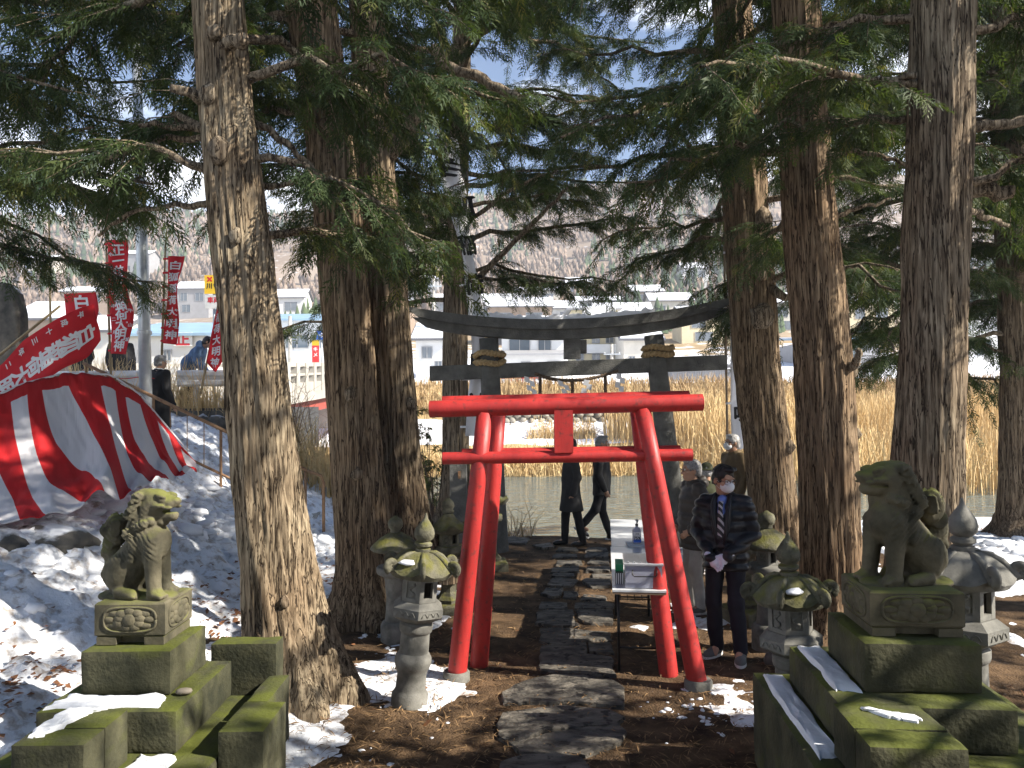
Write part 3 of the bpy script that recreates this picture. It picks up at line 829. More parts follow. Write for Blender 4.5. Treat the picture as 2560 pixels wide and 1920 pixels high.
# ================================================================== houses across the river
GLASS = mat('window_glass', (0.10, 0.13, 0.16), rough=0.08, var=0.2, scale=1, spec=0.8)
FRAME = mat('window_frame', (0.35, 0.35, 0.35), rough=0.5, var=0.1)
CREAM = mat('cream_wall', (0.66, 0.62, 0.54), rough=0.85, var=0.12, scale=1.2)
WHITEW = mat('white_wall', (0.74, 0.74, 0.72), rough=0.8, var=0.1, scale=1.0)
GREYW = mat('grey_siding', (0.33, 0.33, 0.34), rough=0.7, var=0.15, scale=1.0)
YELLOWW = mat('pale_yellow_wall', (0.68, 0.6, 0.4), rough=0.85, var=0.1, scale=1.0)
ROOFB = mat('blue_grey_roof', (0.28, 0.42, 0.55), rough=0.5, var=0.15, scale=1.0)
ROOFD = mat('dark_tile_roof', (0.13, 0.13, 0.14), rough=0.7, var=0.2, scale=2.0)
BROWNW = mat('brown_wall', (0.36, 0.27, 0.2), rough=0.85, var=0.2, scale=1.0)
def house(label, px0, px1, py_eave, py_base, y, depth, rise, wall, roof, wins=(), snow=True, name='house', lean=False, cat='house', sill=None):
    a, b = at(px0, py_base, y), at(px1, py_base, y)
    z1 = at((px0 + px1) / 2, py_eave, y)[2]; z0 = min(a[2], float(far_z((a[0] + b[0]) / 2, y))) - 0.4
    x0, x1 = a[0], b[0]; zb = a[2]
    t = thing(name, label, cat, ((x0 + x1) / 2, y + depth / 2, zb))
    box('wall', (x0, y, z0), (x1, y + depth, z1), wall, t)
    e = min(0.45, depth * 0.15); yr = y + depth / 2
    th = 0.16
    def gable(name, off, th, m, inset=0.0):
        ex = e - inset
        if lean: pts = [(y - ex, z1 + off), (y + depth + ex, z1 + rise + off), (y + depth + ex, z1 + rise + off + th), (y - ex, z1 + off + th)]
        else: pts = [(y - ex, z1 - 0.1 + off), (yr, z1 + rise + off), (y + depth + ex, z1 - 0.1 + off), (y + depth + ex, z1 - 0.1 + off + th), (yr, z1 + rise + off + th), (y - ex, z1 - 0.1 + off + th)]
        n = len(pts); V = [(x0 - ex, p, q) for p, q in pts] + [(x1 + ex, p, q) for p, q in pts]
        mb = MB()
        if lean: F = [(0, 1, 2, 3), (7, 6, 5, 4)] + [(i, n + i, n + (i + 1) % n, (i + 1) % n) for i in range(n)]
        else: F = [(0, 1, 4, 5), (1, 2, 3, 4), (6, 11, 10, 7), (7, 10, 9, 8)] + [(i, n + i, n + (i + 1) % n, (i + 1) % n) for i in range(n)]
        return mb.add(V, F).build(name, m, t)
    if not lean:   # gable ends under the roof
        for xx in (x0 + 0.003, x1 - 0.003):
            MB().slab([(xx, y + 0.02, z1 - 0.02), (xx, y + depth - 0.02, z1 - 0.02), (xx, yr, z1 + rise - 0.05)], (0.05 if xx < (x0 + x1) / 2 else -0.05, 0, 0)).build('gable', wall, t)
    rf = gable('roof', 0.02, th, roof)
    if snow: gable('snow_layer', 0.02 + th + 0.004, 0.14, SNOW, 0.12)
    for (u0, u1, v0, v1) in wins:
        xa, xb = x0 + (x1 - x0) * u0, x0 + (x1 - x0) * u1; za, zb2 = zb + (z1 - zb) * v0, zb + (z1 - zb) * v1
        f = 0.06
        mb = MB()
        for lo, hi in (((xa - f, za - f), (xb + f, za)), ((xa - f, zb2), (xb + f, zb2 + f)), ((xa - f, za), (xa, zb2)), ((xb, za), (xb + f, zb2)), (((xa + xb) / 2 - 0.025, za), ((xa + xb) / 2 + 0.025, zb2))):
            mb.box((lo[0], y - 0.09, lo[1]), (hi[0], y - 0.004, hi[1]))
        w = mb.build('window', FRAME, t)
        box('pane', (xa + 0.002, y - 0.035, za + 0.002), (xb - 0.002, y - 0.006, zb2 - 0.002), GLASS, w)
    return t, (x0, x1, y, zb, z1)
W4 = [(0.08, 0.26, 0.55, 0.85), (0.4, 0.6, 0.55, 0.85), (0.74, 0.92, 0.55, 0.85)]
h1, d1 = house('cream two storey house with a grey shop front and big upper window', 1255, 1420, 838, 938, 58, 8, 1.6, WHITEW, ROOFD,
      [(0.12, 0.42, 0.56, 0.9), (0.56, 0.74, 0.6, 0.92), (0.3, 0.42, 0.1, 0.32), (0.7, 0.85, 0.1, 0.32)])
MB().slab([(d1[0] - 0.3, 57.2, d1[3] + 1.45), (d1[1] + 0.3, 57.2, d1[3] + 1.45), (d1[1] + 0.3, 57.99, d1[3] + 1.75), (d1[0] - 0.3, 57.99, d1[3] + 1.75)], (0, 0, 0.12)).build('awning', GREYW, h1)
h2, d2 = house('yellow and white apartment block with outside stairs', 1430, 1545, 775, 925, 72, 9, 0.3, YELLOWW, GREYW,
      [(0.1, 0.25, 0.1, 0.3), (0.1, 0.25, 0.45, 0.62), (0.45, 0.6, 0.1, 0.3), (0.45, 0.6, 0.45, 0.62), (0.75, 0.9, 0.1, 0.3), (0.75, 0.9, 0.45, 0.62)], name='apartment_block', lean=True, cat='building')
for k in range(3):
    box('balcony', (d2[0] + 1.0, 70.9, d2[3] + 1.5 + k * 1.7), (d2[1] - 0.3, 71.98, d2[3] + 2.3 + k * 1.7), WHITEW, h2)
house('white gabled house with small dark windows beside the apartment block', 1560, 1650, 850, 925, 66, 8, 1.8, CREAM, ROOFD, [(0.15, 0.3, 0.2, 0.45), (0.6, 0.75, 0.5, 0.75), (0.6, 0.75, 0.15, 0.35)])
sh, dsh = house('grey corrugated shed with snow in front behind the stone gate', 1680, 1830, 922, 962, 50, 5, 0.5, GREYW, ROOFD, (), name='corrugated_shed', lean=True, cat='shed')
x = dsh[0] + 0.05
while x < dsh[1] - 0.05:
    box('rib', (x, 49.96, dsh[3] - 0.3), (x + 0.07, 49.997, dsh[4] - 0.01), GREYW, sh); x += 0.16
house('long white warehouse with a pale blue roof by the bridge', 300, 520, 838, 935, 46, 12, 1.2, WHITEW, ROOFB, [(0.22, 0.3, 0.35, 0.6), (0.5, 0.58, 0.35, 0.6)], name='warehouse', snow=False, cat='warehouse')
house('low white shop with a wide window band beyond the bridge', 640, 850, 800, 900, 62, 10, 0.9, WHITEW, ROOFB, [(0.05, 0.3, 0.3, 0.62), (0.36, 0.62, 0.3, 0.62), (0.68, 0.94, 0.3, 0.62)], name='shop_building', snow=False, cat='shop')
house('white house half hidden behind the twin trunks', 1040, 1120, 850, 940, 60, 7, 1.4, WHITEW, ROOFD, [(0.2, 0.5, 0.5, 0.8), (0.6, 0.8, 0.1, 0.4)])
house('low cream house with snowy roof behind the red banner', 180, 285, 830, 925, 55, 7, 1.3, CREAM, ROOFD, [(0.3, 0.5, 0.3, 0.6)])
house('small brown roofed house behind the dark stone monument', 30, 150, 800, 930, 60, 7, 1.6, BROWNW, ROOFD, [(0.3, 0.5, 0.3, 0.6)])
house('wide grey building beyond the right reed bed', 2030, 2200, 850, 925, 75, 10, 0.8, GREYW, ROOFB, [(0.1, 0.3, 0.4, 0.7), (0.5, 0.7, 0.4, 0.7)], cat='building', name='workshop_building', lean=True)
house('white flat roofed building glaring in the sun at the right edge', 2410, 2580, 800, 925, 80, 10, 0.5, WHITEW, GREYW, [(0.2, 0.4, 0.3, 0.6), (0.6, 0.8, 0.3, 0.6)], cat='building', name='flat_roofed_building', lean=True)
# hamlet on the slope
rr = random.Random(5)
spots = [(1240, 150), (1300, 120), (1345, 190), (1390, 150), (1450, 210), (1500, 170), (1560, 130), (1620, 190), (1680, 150), (1740, 230), (1790, 120), (1130, 170), (1060, 210), (960, 150), (870, 190), (700, 160), (610, 220), (480, 180), (330, 240),
         (1880, 200), (1990, 150), (2080, 220), (2180, 140), (2300, 190), (2480, 230), (210, 180), (90, 230)]
words = ['grey', 'brown', 'cream', 'white', 'pale', 'dark walled']
for k, (px, y) in enumerate(spots):
    w = rr.uniform(7, 11); hgt = rr.uniform(4.2, 6.2)
    x = at(px, 900, y)[0]; z = float(far_z(x, y))
    py_b = CY + math.tan(PITCH) * FPX + (2.3 - z) / y * FPX; hw = w / y * FPX / 2
    wm = [GREYW, BROWNW, CREAM, WHITEW, YELLOWW, GREYW][k % 6]
    hue = ['grey', 'brown', 'cream', 'white', 'pale yellow', 'dark grey'][k % 6]
    spot = 'beyond the bridge' if px < 900 else 'above the stone gate, low on the slope' if px < 1850 and y < 160 else 'high above the stone gate' if px < 1850 else 'behind the right hand trunks'
    house('far %s walled house with snowy roof %s' % (hue, spot), px - hw, px + hw, py_b - hgt / y * FPX, py_b, y, rr.uniform(6, 9), rr.uniform(1.2, 2.2), wm, ROOFD,
          [(0.15, 0.35, 0.55, 0.85), (0.6, 0.85, 0.55, 0.85), (0.2, 0.45, 0.12, 0.4)])[0]['group'] = 'houses on the far hillside'
# utility poles
for px, py, y, lab in ((1085, 690, 62, 'concrete utility pole beyond the bridge seen beside the twin trunks'), (1530, 860, 64, 'thin grey utility pole standing before the white gabled house'), (725, 790, 55, 'utility pole beside the low white shop')):
    a = at(px, 930, y); b = at(px, py, y)
    u = thing('utility_pole', lab, 'utility pole', (a[0], y, a[2] - 0.5))
    MB().tube([(a[0], y, a[2] - 0.6), (a[0], y, b[2])], [0.17, 0.12], 10).build('pole', CONC, u, smooth=True)
    box('crossarm', (a[0] - 0.7, y - 0.2, b[2] - 0.9), (a[0] + 0.7, y - 0.125, b[2] - 0.8), GALV, u)
    for dx in (-0.6, 0.0, 0.6):
        MB().lathe([(0.03, 0), (0.055, 0.03), (0.03, 0.06), (0.055, 0.09), (0.02, 0.13)], 8, (a[0] + dx, y - 0.16, b[2] - 0.797)).build('insulator', WHITEP, u, smooth=True)
# red fence on the far road
fn = thing('red_fence', 'low red railing along the far road', 'fence', (1.0, 46.6, 3.4))
fz = float(far_z(1.0, 46.6))
a, b = at(1235, 950, 46.6)[0], at(1350, 950, 46.6)[0]
for k in range(9):
    x = a + (b - a) * k / 8; box('post', (x - 0.03, 46.55, fz - 0.2), (x + 0.03, 46.61, fz + 0.85), REDP, fn)
for z in (0.25, 0.55, 0.82):
    box('rail', (a - 0.05, 46.62, fz + z), (b + 0.05, 46.66, fz + z + 0.09), REDP, fn)

# ------------------------------------------------------------------ lettering
def glyphs(txt, size=1.0):
    """one character (or line) as flat triangles centred on the origin, height about size, in the XZ plane facing -Y"""
    cu = bpy.data.curves.new('t', 'FONT'); cu.body = txt; cu.size = size; cu.align_x = 'CENTER'; cu.align_y = 'CENTER'; cu.resolution_u = 2
    o = bpy.data.objects.new('t', cu); COL.objects.link(o)
    me = bpy.data.meshes.new_from_object(o.evaluated_get(bpy.context.evaluated_depsgraph_get()))
    V = np.array([v.co for v in me.vertices]) if len(me.vertices) else np.zeros((0, 3)); F = [tuple(p.vertices) for p in me.polygons]
    bpy.data.objects.remove(o); bpy.data.curves.remove(cu); bpy.data.meshes.remove(me)
    if len(V):
        c = (V.max(0) + V.min(0)) / 2; V = V - c
        V = np.stack([V[:, 0], np.zeros(len(V)), V[:, 1]], 1)
    return V, F
def bold(V, F, w):
    """thicken lettering by stacking shifted copies a hair apart"""
    VV, FF = [], []
    for k, (dx, dz) in enumerate(((0, 0), (w, 0), (-w, 0), (0, w), (0, -w), (w * .7, w * .7), (-w * .7, -w * .7), (w * .7, -w * .7), (-w * .7, w * .7))):
        b = sum(len(v) for v in VV); VV.append(V + [dx, -0.00025 * k, dz]); FF += [tuple(i + b for i in f) for f in F]
    return np.concatenate(VV), FF
INKW = mat('white_print', (0.8, 0.8, 0.8), rough=0.8, var=0.05)
INKB = mat('black_print', (0.012, 0.012, 0.014), rough=0.7, var=0.05)
INKR = mat('red_print', (0.6, 0.02, 0.03), rough=0.7, var=0.05)
YEL = mat('yellow_sign_paint', (0.8, 0.5, 0.02), rough=0.45, var=0.08)
BLUEP = mat('blue_sign_paint', (0.02, 0.12, 0.55), rough=0.4, var=0.08)
def flat_text(name, txt, size, c, m, parent, w=0.0):
    V, F = glyphs(txt, size)
    if not len(V): return
    if w: V, F = bold(V, F, w)
    MB().add(V + np.array(c), F).build(name, m, parent)
# yellow no-parking style board on its pole
Y0 = 20.5
a, b = at(512, 735, Y0), at(556, 688, Y0)
sg = thing('road_sign', 'yellow road sign with a red cross above a white plate', 'road sign', (at(542, 860, Y0)[0], Y0, 2.25))
box('board', (a[0], Y0 - 0.03, a[2]), (b[0], Y0, b[2]), YEL, sg)
flat_text('cross_mark', '×', 0.3, (a[0] + 0.14, Y0 - 0.033, b[2] - 0.11), INKR, sg, 0.008)
flat_text('pictogram', '川', 0.16, (a[0] + 0.13, Y0 - 0.033, b[2] - 0.29), INKB, sg, 0.006)
flat_text('pictogram', 'O', 0.3, (a[0] + 0.36, Y0 - 0.033, a[2] + 0.24), INKB, sg, 0.008)
c, d = at(514, 772, Y0), at(556, 738, Y0)
box('plate', (c[0], Y0 - 0.03, c[2]), (d[0], Y0, d[2]), WHITEP, sg)
flat_text('lettering', '車両', 0.17, ((c[0] + d[0]) / 2, Y0 - 0.033, (c[2] + d[2]) / 2 + 0.05), INKR, sg, 0.004)
MB().tube([((a[0] + b[0]) / 2, Y0 + 0.06, 2.0), ((a[0] + b[0]) / 2, Y0 + 0.06, b[2] + 0.1)], 0.04, 10).build('pole', GALV, sg, smooth=True)
# red character board on the warehouse
Y0 = 45.8
p = at(458, 848, Y0)
bs = tag(MB().box((p[0] - 0.55, Y0 - 0.05, p[2] - 0.42), (p[0] + 0.55, Y0, p[2] + 0.42)).build('wall_sign', WHITEP), 'small white board with red lettering on the warehouse wall', 'sign')
flat_text('lettering', '正', 0.85, (p[0], Y0 - 0.054, p[2]), INKR, bs, 0.03)
for o in bs.children: pass
# blue board and narrow red banner by the shop
Y0 = 42
p = at(803, 838, Y0); q = at(803, 925, Y0)
s2 = thing('blue_sign', 'bright blue direction sign on a thin pole beyond the bridge', 'road sign', (p[0], Y0, q[2] - 0.8))
box('board', (p[0] - 0.26, Y0 - 0.04, p[2] - 0.24), (p[0] + 0.26, Y0, p[2] + 0.24), BLUEP, s2)
flat_text('lettering', '→', 0.4, (p[0], Y0 - 0.044, p[2]), INKW, s2, 0.01)
MB().tube([(p[0], Y0 + 0.05, q[2] - 0.9), (p[0], Y0 + 0.05, p[2] + 0.3)], 0.04, 8).build('pole', GALV, s2, smooth=True)
p = at(789, 880, Y0)
s3 = thing('shop_banner', 'narrow red and yellow upright shop banner beyond the bridge', 'banner', (p[0], Y0, q[2] - 0.5))
box('cloth', (p[0] - 0.19, Y0 - 0.02, p[2] - 0.6), (p[0] + 0.19, Y0, p[2] + 0.35), mat('banner_red', (0.7, 0.05, 0.05), rough=0.8, var=0.1), s3)
box('top_band', (p[0] - 0.19, Y0 - 0.02, p[2] + 0.355), (p[0] + 0.19, Y0, p[2] + 0.65), YEL, s3)
for k, ch in enumerate('キメ'): flat_text('lettering', ch, 0.26, (p[0], Y0 - 0.024, p[2] + 0.15 - k * 0.3), INKW, s3, 0.01)
MB().tube([(p[0] + 0.22, Y0, q[2] - 0.7), (p[0] + 0.22, Y0, p[2] + 0.7)], 0.02, 6).build('pole', GALV, s3, smooth=True)
# ================================================================== stone materials
PED = mat('mossy_pedestal_stone', (0.092, 0.088, 0.048), rough=0.92, col2=(0.025, 0.027, 0.014), scale=3.5, bump=0.6, bscale=40, detail=8, moss=dict(col=(0.085, 0.098, 0.012), up=0.28, lo=0.58, hi=0.86, scale=4))
STAT = mat('carved_stone', (0.15, 0.132, 0.085), rough=0.9, col2=(0.05, 0.047, 0.03), scale=5, bump=0.4, bscale=60, detail=8, moss=dict(col=(0.15, 0.155, 0.04), up=0.33, lo=0.62, hi=0.9, scale=4))
GRAN = mat('grey_granite', (0.24, 0.232, 0.205), rough=0.85, col2=(0.10, 0.098, 0.086), scale=6, bump=0.35, bscale=90, detail=8, spec=0.3)
GRANM = mat('mossy_granite', (0.17, 0.16, 0.11), rough=0.9, col2=(0.055, 0.052, 0.035), scale=7, bump=0.7, bscale=50, detail=8, moss=dict(col=(0.13, 0.125, 0.025), up=0.3, lo=0.6, hi=0.9, scale=9))
TORII = mat('grey_torii_stone', (0.145, 0.142, 0.13), rough=0.9, col2=(0.075, 0.075, 0.068), scale=5, bump=0.7, bscale=45, detail=8)
STRAW = mat('straw_rope', (0.5, 0.36, 0.18), rough=0.9, col2=(0.3, 0.2, 0.09), scale=30, bump=0.6, bscale=120)
HEMP = mat('old_brown_rope', (0.14, 0.095, 0.06), rough=0.95, var=0.4, scale=30, bump=0.6, bscale=120)
PAPER = mat('white_paper', (0.72, 0.72, 0.74), rough=0.8, var=0.05)

# ================================================================== red gates
def red_gate(label, L0, L1, R0, R1, y, beam, nuki, post, collars=True):
    """legs from pixel L0 (foot) to L1 (top); beam/nuki = (px,py) ends, all at about distance y"""
    fl, fr = onz(*L0, 0.0), onz(*R0, 0.0)
    t = thing('red_torii', label, 'torii gate', ((fl[0] + fr[0]) / 2, y, 0), group='red torii gates')
    tl, tr = at(*L1, y), at(*R1, y)
    for f, tp in ((fl, tl), (fr, tr)):
        P = [f + (tp - f) * k for k in (-0.02, 0.0, 0.25, 0.5, 0.75, 1.0)]
        MB().tube(P, [0.08, 0.08, 0.077, 0.073, 0.069, 0.066], 28).build('leg', REDP, t, smooth=True)
        if collars:
            MB().lathe([(0.1, -0.12), (0.112, -0.05), (0.112, 0.035), (0.1, 0.05), (0.082, 0.05)], 28, (f[0], f[1], 0.03)).build('base_collar', GRAN, t, auto=40)
    a, b = at(*beam[0], y), at(*beam[1], y)
    MB().tube([a, a + (b - a) * 0.5, b], 0.069, 28).build('top_beam', REDP, t, auto=50)
    c, d = at(*nuki[0], y), at(*nuki[1], y)
    MB().tube([c, c + (d - c) * 0.5, d], 0.05, 24).build('tie_beam', REDP, t, auto=50)
    p0, p1 = at(post[0], post[2], y), at(post[1], post[3], y)
    zt = a[2] + (b[2] - a[2]) * 0.5 - 0.03; zb = (c[2] + d[2]) / 2 + 0.03
    box('plaque_post', (p0[0], y - 0.06, zb), (p1[0], y + 0.06, zt), REDP, t, bev=0.006)
    return t
red_gate('nearer red round-beamed torii gate standing on stone collars over the path', (1141, 1700), (1212, 1030), (1746, 1722), (1606, 1022), 6.35, ((1074, 1023), (1756, 1006)), ((1107, 1146), (1730, 1137)), (1385, 1432, 1040, 1125))
red_gate('farther red torii gate close behind the nearer one', (1197, 1664), (1247, 1020), (1672, 1688), (1592, 1014), 6.8, ((1106, 1010), (1722, 996)), ((1155, 1136), (1700, 1127)), (1392, 1432, 1040, 1125), False)

# ================================================================== stone gate
YT = 12.1
tl, tr = at(1222, 846, YT), at(1634, 838, YT); fl, fr = at(1243, 1382, YT), at(1698, 1385, YT)
fl[2] = fr[2] = 0
st = thing('stone_torii', 'large weathered grey stone torii gate with snow on its curved lintel', 'torii gate', ((fl[0] + fr[0]) / 2, YT, 0))
for f, tp in ((fl, tl), (fr, tr)):
    P = [f + (tp - f) * k for k in (-0.03, 0, 0.2, 0.4, 0.6, 0.8, 1.0)]
    MB().tube(P, [0.2, 0.185, 0.165, 0.16, 0.157, 0.154, 0.15], 28).build('pillar', TORII, st, smooth=True)
c0 = at(1427, 800, YT); half = 4.96 / 2
def arc(name, za, zb, ya, yb, m, s0=-1.0, s1=1.0, ov=0.0, n=30, wob=0.0):
    V, F = [], []
    for i in range(n + 1):
        s = s0 + (s1 - s0) * i / n; x = c0[0] + s * (half + ov)
        dz = 0.27 * abs(s) ** 2.1 + 0.055 * s
        zz = zb + (wob * (float(fbm(i * 0.9, 3, 0, 2, 4)) - 0.3) if wob else 0)
        sh = 0.10 * s * abs(s) ** 8      # ends cut at a slant
        V += [(x - sh, YT - ya, c0[2] + dz + za), (x - sh, YT + yb, c0[2] + dz + za), (x + sh, YT + yb * 0.9, c0[2] + dz + zz), (x + sh, YT - ya * 0.9, c0[2] + dz + zz)]
    for i in range(n):
        for k in range(4):
            a, b = 4 * i + k, 4 * i + (k + 1) % 4
            F.append((a, b, b + 4, a + 4)[::-1])
    F += [(0, 1, 2, 3), tuple(4 * n + k for k in (3, 2, 1, 0))]
    mb = MB().add(V, F); mb.f = [f[::-1] for f in mb.f]
    return mb.build(name, m, st, auto=40)
arc('lintel', -0.155, 0.0, 0.21, 0.21, TORII)
arc('under_lintel', -0.30, -0.157, 0.15, 0.15, TORII, ov=-0.10)
arc('snow_ridge', 0.002, 0.05, 0.15, 0.15, SNOW, s0=-0.62, s1=0.52, n=60, wob=0.09)
na, nb = at(1075, 934, YT), at(1815, 906, YT)
V = []
for p in (na, nb):
    V += [(p[0], YT - 0.085, p[2] - 0.115), (p[0], YT + 0.085, p[2] - 0.115), (p[0], YT + 0.085, p[2] + 0.115), (p[0], YT - 0.085, p[2] + 0.115)]
MB().add(V, [(0, 1, 2, 3), (7, 6, 5, 4), (0, 4, 5, 1), (1, 5, 6, 2), (2, 6, 7, 3), (3, 7, 4, 0)]).build('tie_beam', TORII, st, bevel=0.008)
g0, g1 = at(1410, 893, YT), at(1450, 850, YT)
box('plaque_post', (g0[0], YT - 0.09, g0[2] - 0.03), (g1[0], YT + 0.09, g1[2] + 0.05), TORII, st)
box('plaque', (g1[0] - 0.02, YT - 0.05, g0[2] + 0.06), (g1[0] + 0.1, YT + 0.12, g1[2] + 0.0), TORII, st)
def twisted(pts, r, strands, pitch, nseg=8):
    """laid rope: strands winding round a centre line"""
    mbs = MB(); P = [Vector(tuple(map(float, p))) for p in pts]
    for k in range(strands):
        Q = []; s = 0.0; prev = None
        for i, p in enumerate(P):
            d = (P[min(i + 1, len(P) - 1)] - P[max(i - 1, 0)]).normalized()
            if i: s += (p - P[i - 1]).length
            a = Vector((0, 0, 1)) if abs(d.z) < 0.95 else Vector((0, 1, 0))
            x = d.cross(a).normalized(); yv = x.cross(d)
            t = 6.2832 * (s / pitch + k / strands)
            Q.append(p + x * math.cos(t) * r * 0.55 + yv * math.sin(t) * r * 0.55)
        mbs.tube(Q, r * 0.62, nseg)
    return mbs
def loop(px, py, label, tilt):
    c = at(px, py, YT); t = thing('straw_rope', label, 'rope', (c[0], YT, c[2] - 0.1), group='straw ropes on the stone gate')
    for k in range(2):
        pts = []
        for i in range(41):
            a = 6.2832 * i / 40
            pts.append((c[0] + 0.215 * math.cos(a), YT + 0.215 * math.sin(a), c[2] - 0.05 + k * 0.1 + tilt * math.sin(a) * (1 - 2 * k) + 0.012 * math.cos(3 * a)))
        twisted(pts, 0.05, 2, 0.13).build('rope_turn', STRAW, t, smooth=True)
loop(1224, 897, 'thick straw rope wound round the left pillar of the stone gate beside the white banner', 0.03)
loop(1645, 879, 'thick straw rope wound round the stone gate pillar nearer the brown-coated person', 0.0)
sr = thing('sacred_rope', 'brown rope with tassels and white paper streamers hung under the stone tie beam', 'rope', at(1430, 950, YT - 0.25))
A, B, Cc = at(1338, 934, YT - 0.2), at(1432, 951, YT - 0.25), at(1545, 927, YT - 0.2)
pts = []
for i in range(25):
    u = i / 24; pts.append(A * (1 - u) ** 2 + (B * 2 - (A + Cc) / 2) * 2 * u * (1 - u) + Cc * u * u)
twisted(pts, 0.03, 3, 0.14).build('rope', HEMP, sr, smooth=True)
for px, py0 in ((1350, 940), (1431, 952), (1513, 938)):
    a = at(px, py0, YT - 0.25); twisted([a - [0, 0, 0.03 * i] for i in range(14)], 0.026, 3, 0.12).build('tassel', HEMP, sr, smooth=True)
for px, py, sw in ((1318, 940, 0.5), (1400, 950, 0.9), (1472, 948, -0.6), (1552, 932, -0.3)):
    a = at(px, py, YT - 0.27); w = 0.075; q = a.copy(); mb = MB()
    for k in range(4):
        dx = (0.045 if k % 2 else -0.02) + sw * 0.02; h = 0.085
        P = [q + [dx - w / 2, k % 2 * 0.012, 0], q + [dx + w / 2, k % 2 * 0.012, -0.02], q + [dx + w / 2 + sw * 0.03, 0.01, -h - 0.02], q + [dx - w / 2 + sw * 0.03, 0.01, -h]]
        mb.slab(P, (0, 0.0025, 0)); q = q + [sw * 0.03, 0.004, -h + 0.02]
    mb.build('paper_streamer', PAPER, sr)

# ================================================================== unseen shrine hall, added behind the camera to darken the front pedestals
DARKW = mat('old_dark_timber', (0.10, 0.065, 0.04), rough=0.8, var=0.45, scale=3, bump=0.3, bscale=30, stretch=(1, 1, .2)); TILE = mat('grey_copper_roofing', (0.10, 0.12, 0.11), rough=0.6, var=0.3, scale=2)
hall = thing('added_shrine_hall', 'unseen dark timber shrine hall added behind the viewpoint so its eaves shade the pedestals', 'shrine', (0, -4, 0))
MB().box((-3.4, -7.5, 0.9), (3.4, -3.2, 3.7)).build('wall', DARKW, hall)
MB().box((-3.6, -7.7, 0.0), (3.6, -1.2, 0.88)).build('platform', CONC, hall)
for xx in (-3.1, 3.1): MB().box((xx - .11, 1.3, -.05), (xx + .11, 1.52, 3.95)).build('porch_post', DARKW, hall)
V = [(-4.6, -8.6, 3.95), (4.6, -8.6, 3.95), (4.6, 2.35, 3.95), (-4.6, 2.35, 3.95), (-1.8, -4.4, 6.4), (1.8, -4.4, 6.4)]
V = V + [(x_, y_, z_ + .16) for x_, y_, z_ in V]
MB().add(V, [(0, 4, 5, 1), (1, 5, 2), (2, 5, 4, 3), (3, 4, 0), (6, 7, 11, 10), (7, 8, 11), (8, 9, 10, 11), (9, 6, 10), (0, 1, 7, 6), (1, 2, 8, 7), (2, 3, 9, 8), (3, 0, 6, 9)]).build('roof', TILE, hall)
for k in range(23): MB().box((-4.4 + k * .4, -3.1, 3.80), (-4.32 + k * .4, 2.25, 3.9)).build('rafter', DARKW, hall)
MB().box((-4.2, 1.32, 3.62), (4.2, 1.5, 3.79)).build('eave_beam', DARKW, hall)
# ================================================================== stone lanterns
def scroll(mb, c, ang, r=0.045, w=0.02, turns=1.6):
    """curled tip of a roof ridge, in the vertical plane through the lantern's axis"""
    pts, rad = [], []
    n = 22
    for i in range(n + 1):
        u = i / n; a = -1.2 + u * turns * 6.2832; rr = r * (1 - 0.82 * u)
        d = rr * math.cos(a); z = rr * math.sin(a)
        pts.append((c[0] + math.cos(ang) * (d), c[1] + math.sin(ang) * (d), c[2] + z)); rad.append(w * (1 - 0.45 * u))
    mb.tube(pts, rad, 7, flat=1.5, up=(-math.sin(ang), math.cos(ang), 0))
def firebox(t, r, z0, z1, m, ph, openw=(0, 3)):
    cs = [(r * math.cos(ph + k * math.pi / 3), r * math.sin(ph + k * math.pi / 3)) for k in range(6)]
    fb = MB()
    for k in range(6):
        a, b = np.array(cs[k]), np.array(cs[(k + 1) % 6]); n = (a + b) / 2; n = n / np.linalg.norm(n)
        th = 0.028
        def seg(u0, u1, v0, v1, out=0.0):
            p, q = a + (b - a) * u0, a + (b - a) * u1; za, zb = z0 + (z1 - z0) * v0, z0 + (z1 - z0) * v1
            o = n * out; i = -n * th
            P = [(*(p + o), za), (*(q + o), za), (*(q + o), zb), (*(p + o), zb)]
            fb.slab(P, (i[0], i[1], 0)); fb.f[-6:] = [f[::-1] for f in fb.f[-6:]]
        seg(0.0, 0.24, 0, 1); seg(0.76, 1.0, 0, 1); seg(0.242, 0.758, 0, 0.17, -0.001); seg(0.242, 0.758, 0.84, 1, -0.001)
        if k not in openw: seg(0.243, 0.757, 0.171, 0.839, -0.010)
    o = fb.build('light_chamber', m, t, world=False)
    # carved relief on the closed panels
    for k in range(6):
        if k in openw: continue
        a, b = np.array(cs[k]), np.array(cs[(k + 1) % 6]); n = (a + b) / 2; n = n / np.linalg.norm(n); mid = (a + b) / 2 - n * 0.008; tv = (b - a) / np.linalg.norm(b - a)
        mb = MB(); pts = []
        for i in range(9):
            u = i / 8 - 0.5; q = mid + tv * (math.sin(i * 1.1) * 0.022); pts.append((q[0], q[1], (z0 + z1) / 2 + u * (z1 - z0) * 0.55))
        mb.tube(pts, [0.006 + 0.004 * (i % 3) for i in range(9)], 6); mb.build('relief', m, o, world=False, smooth=True)
    return o
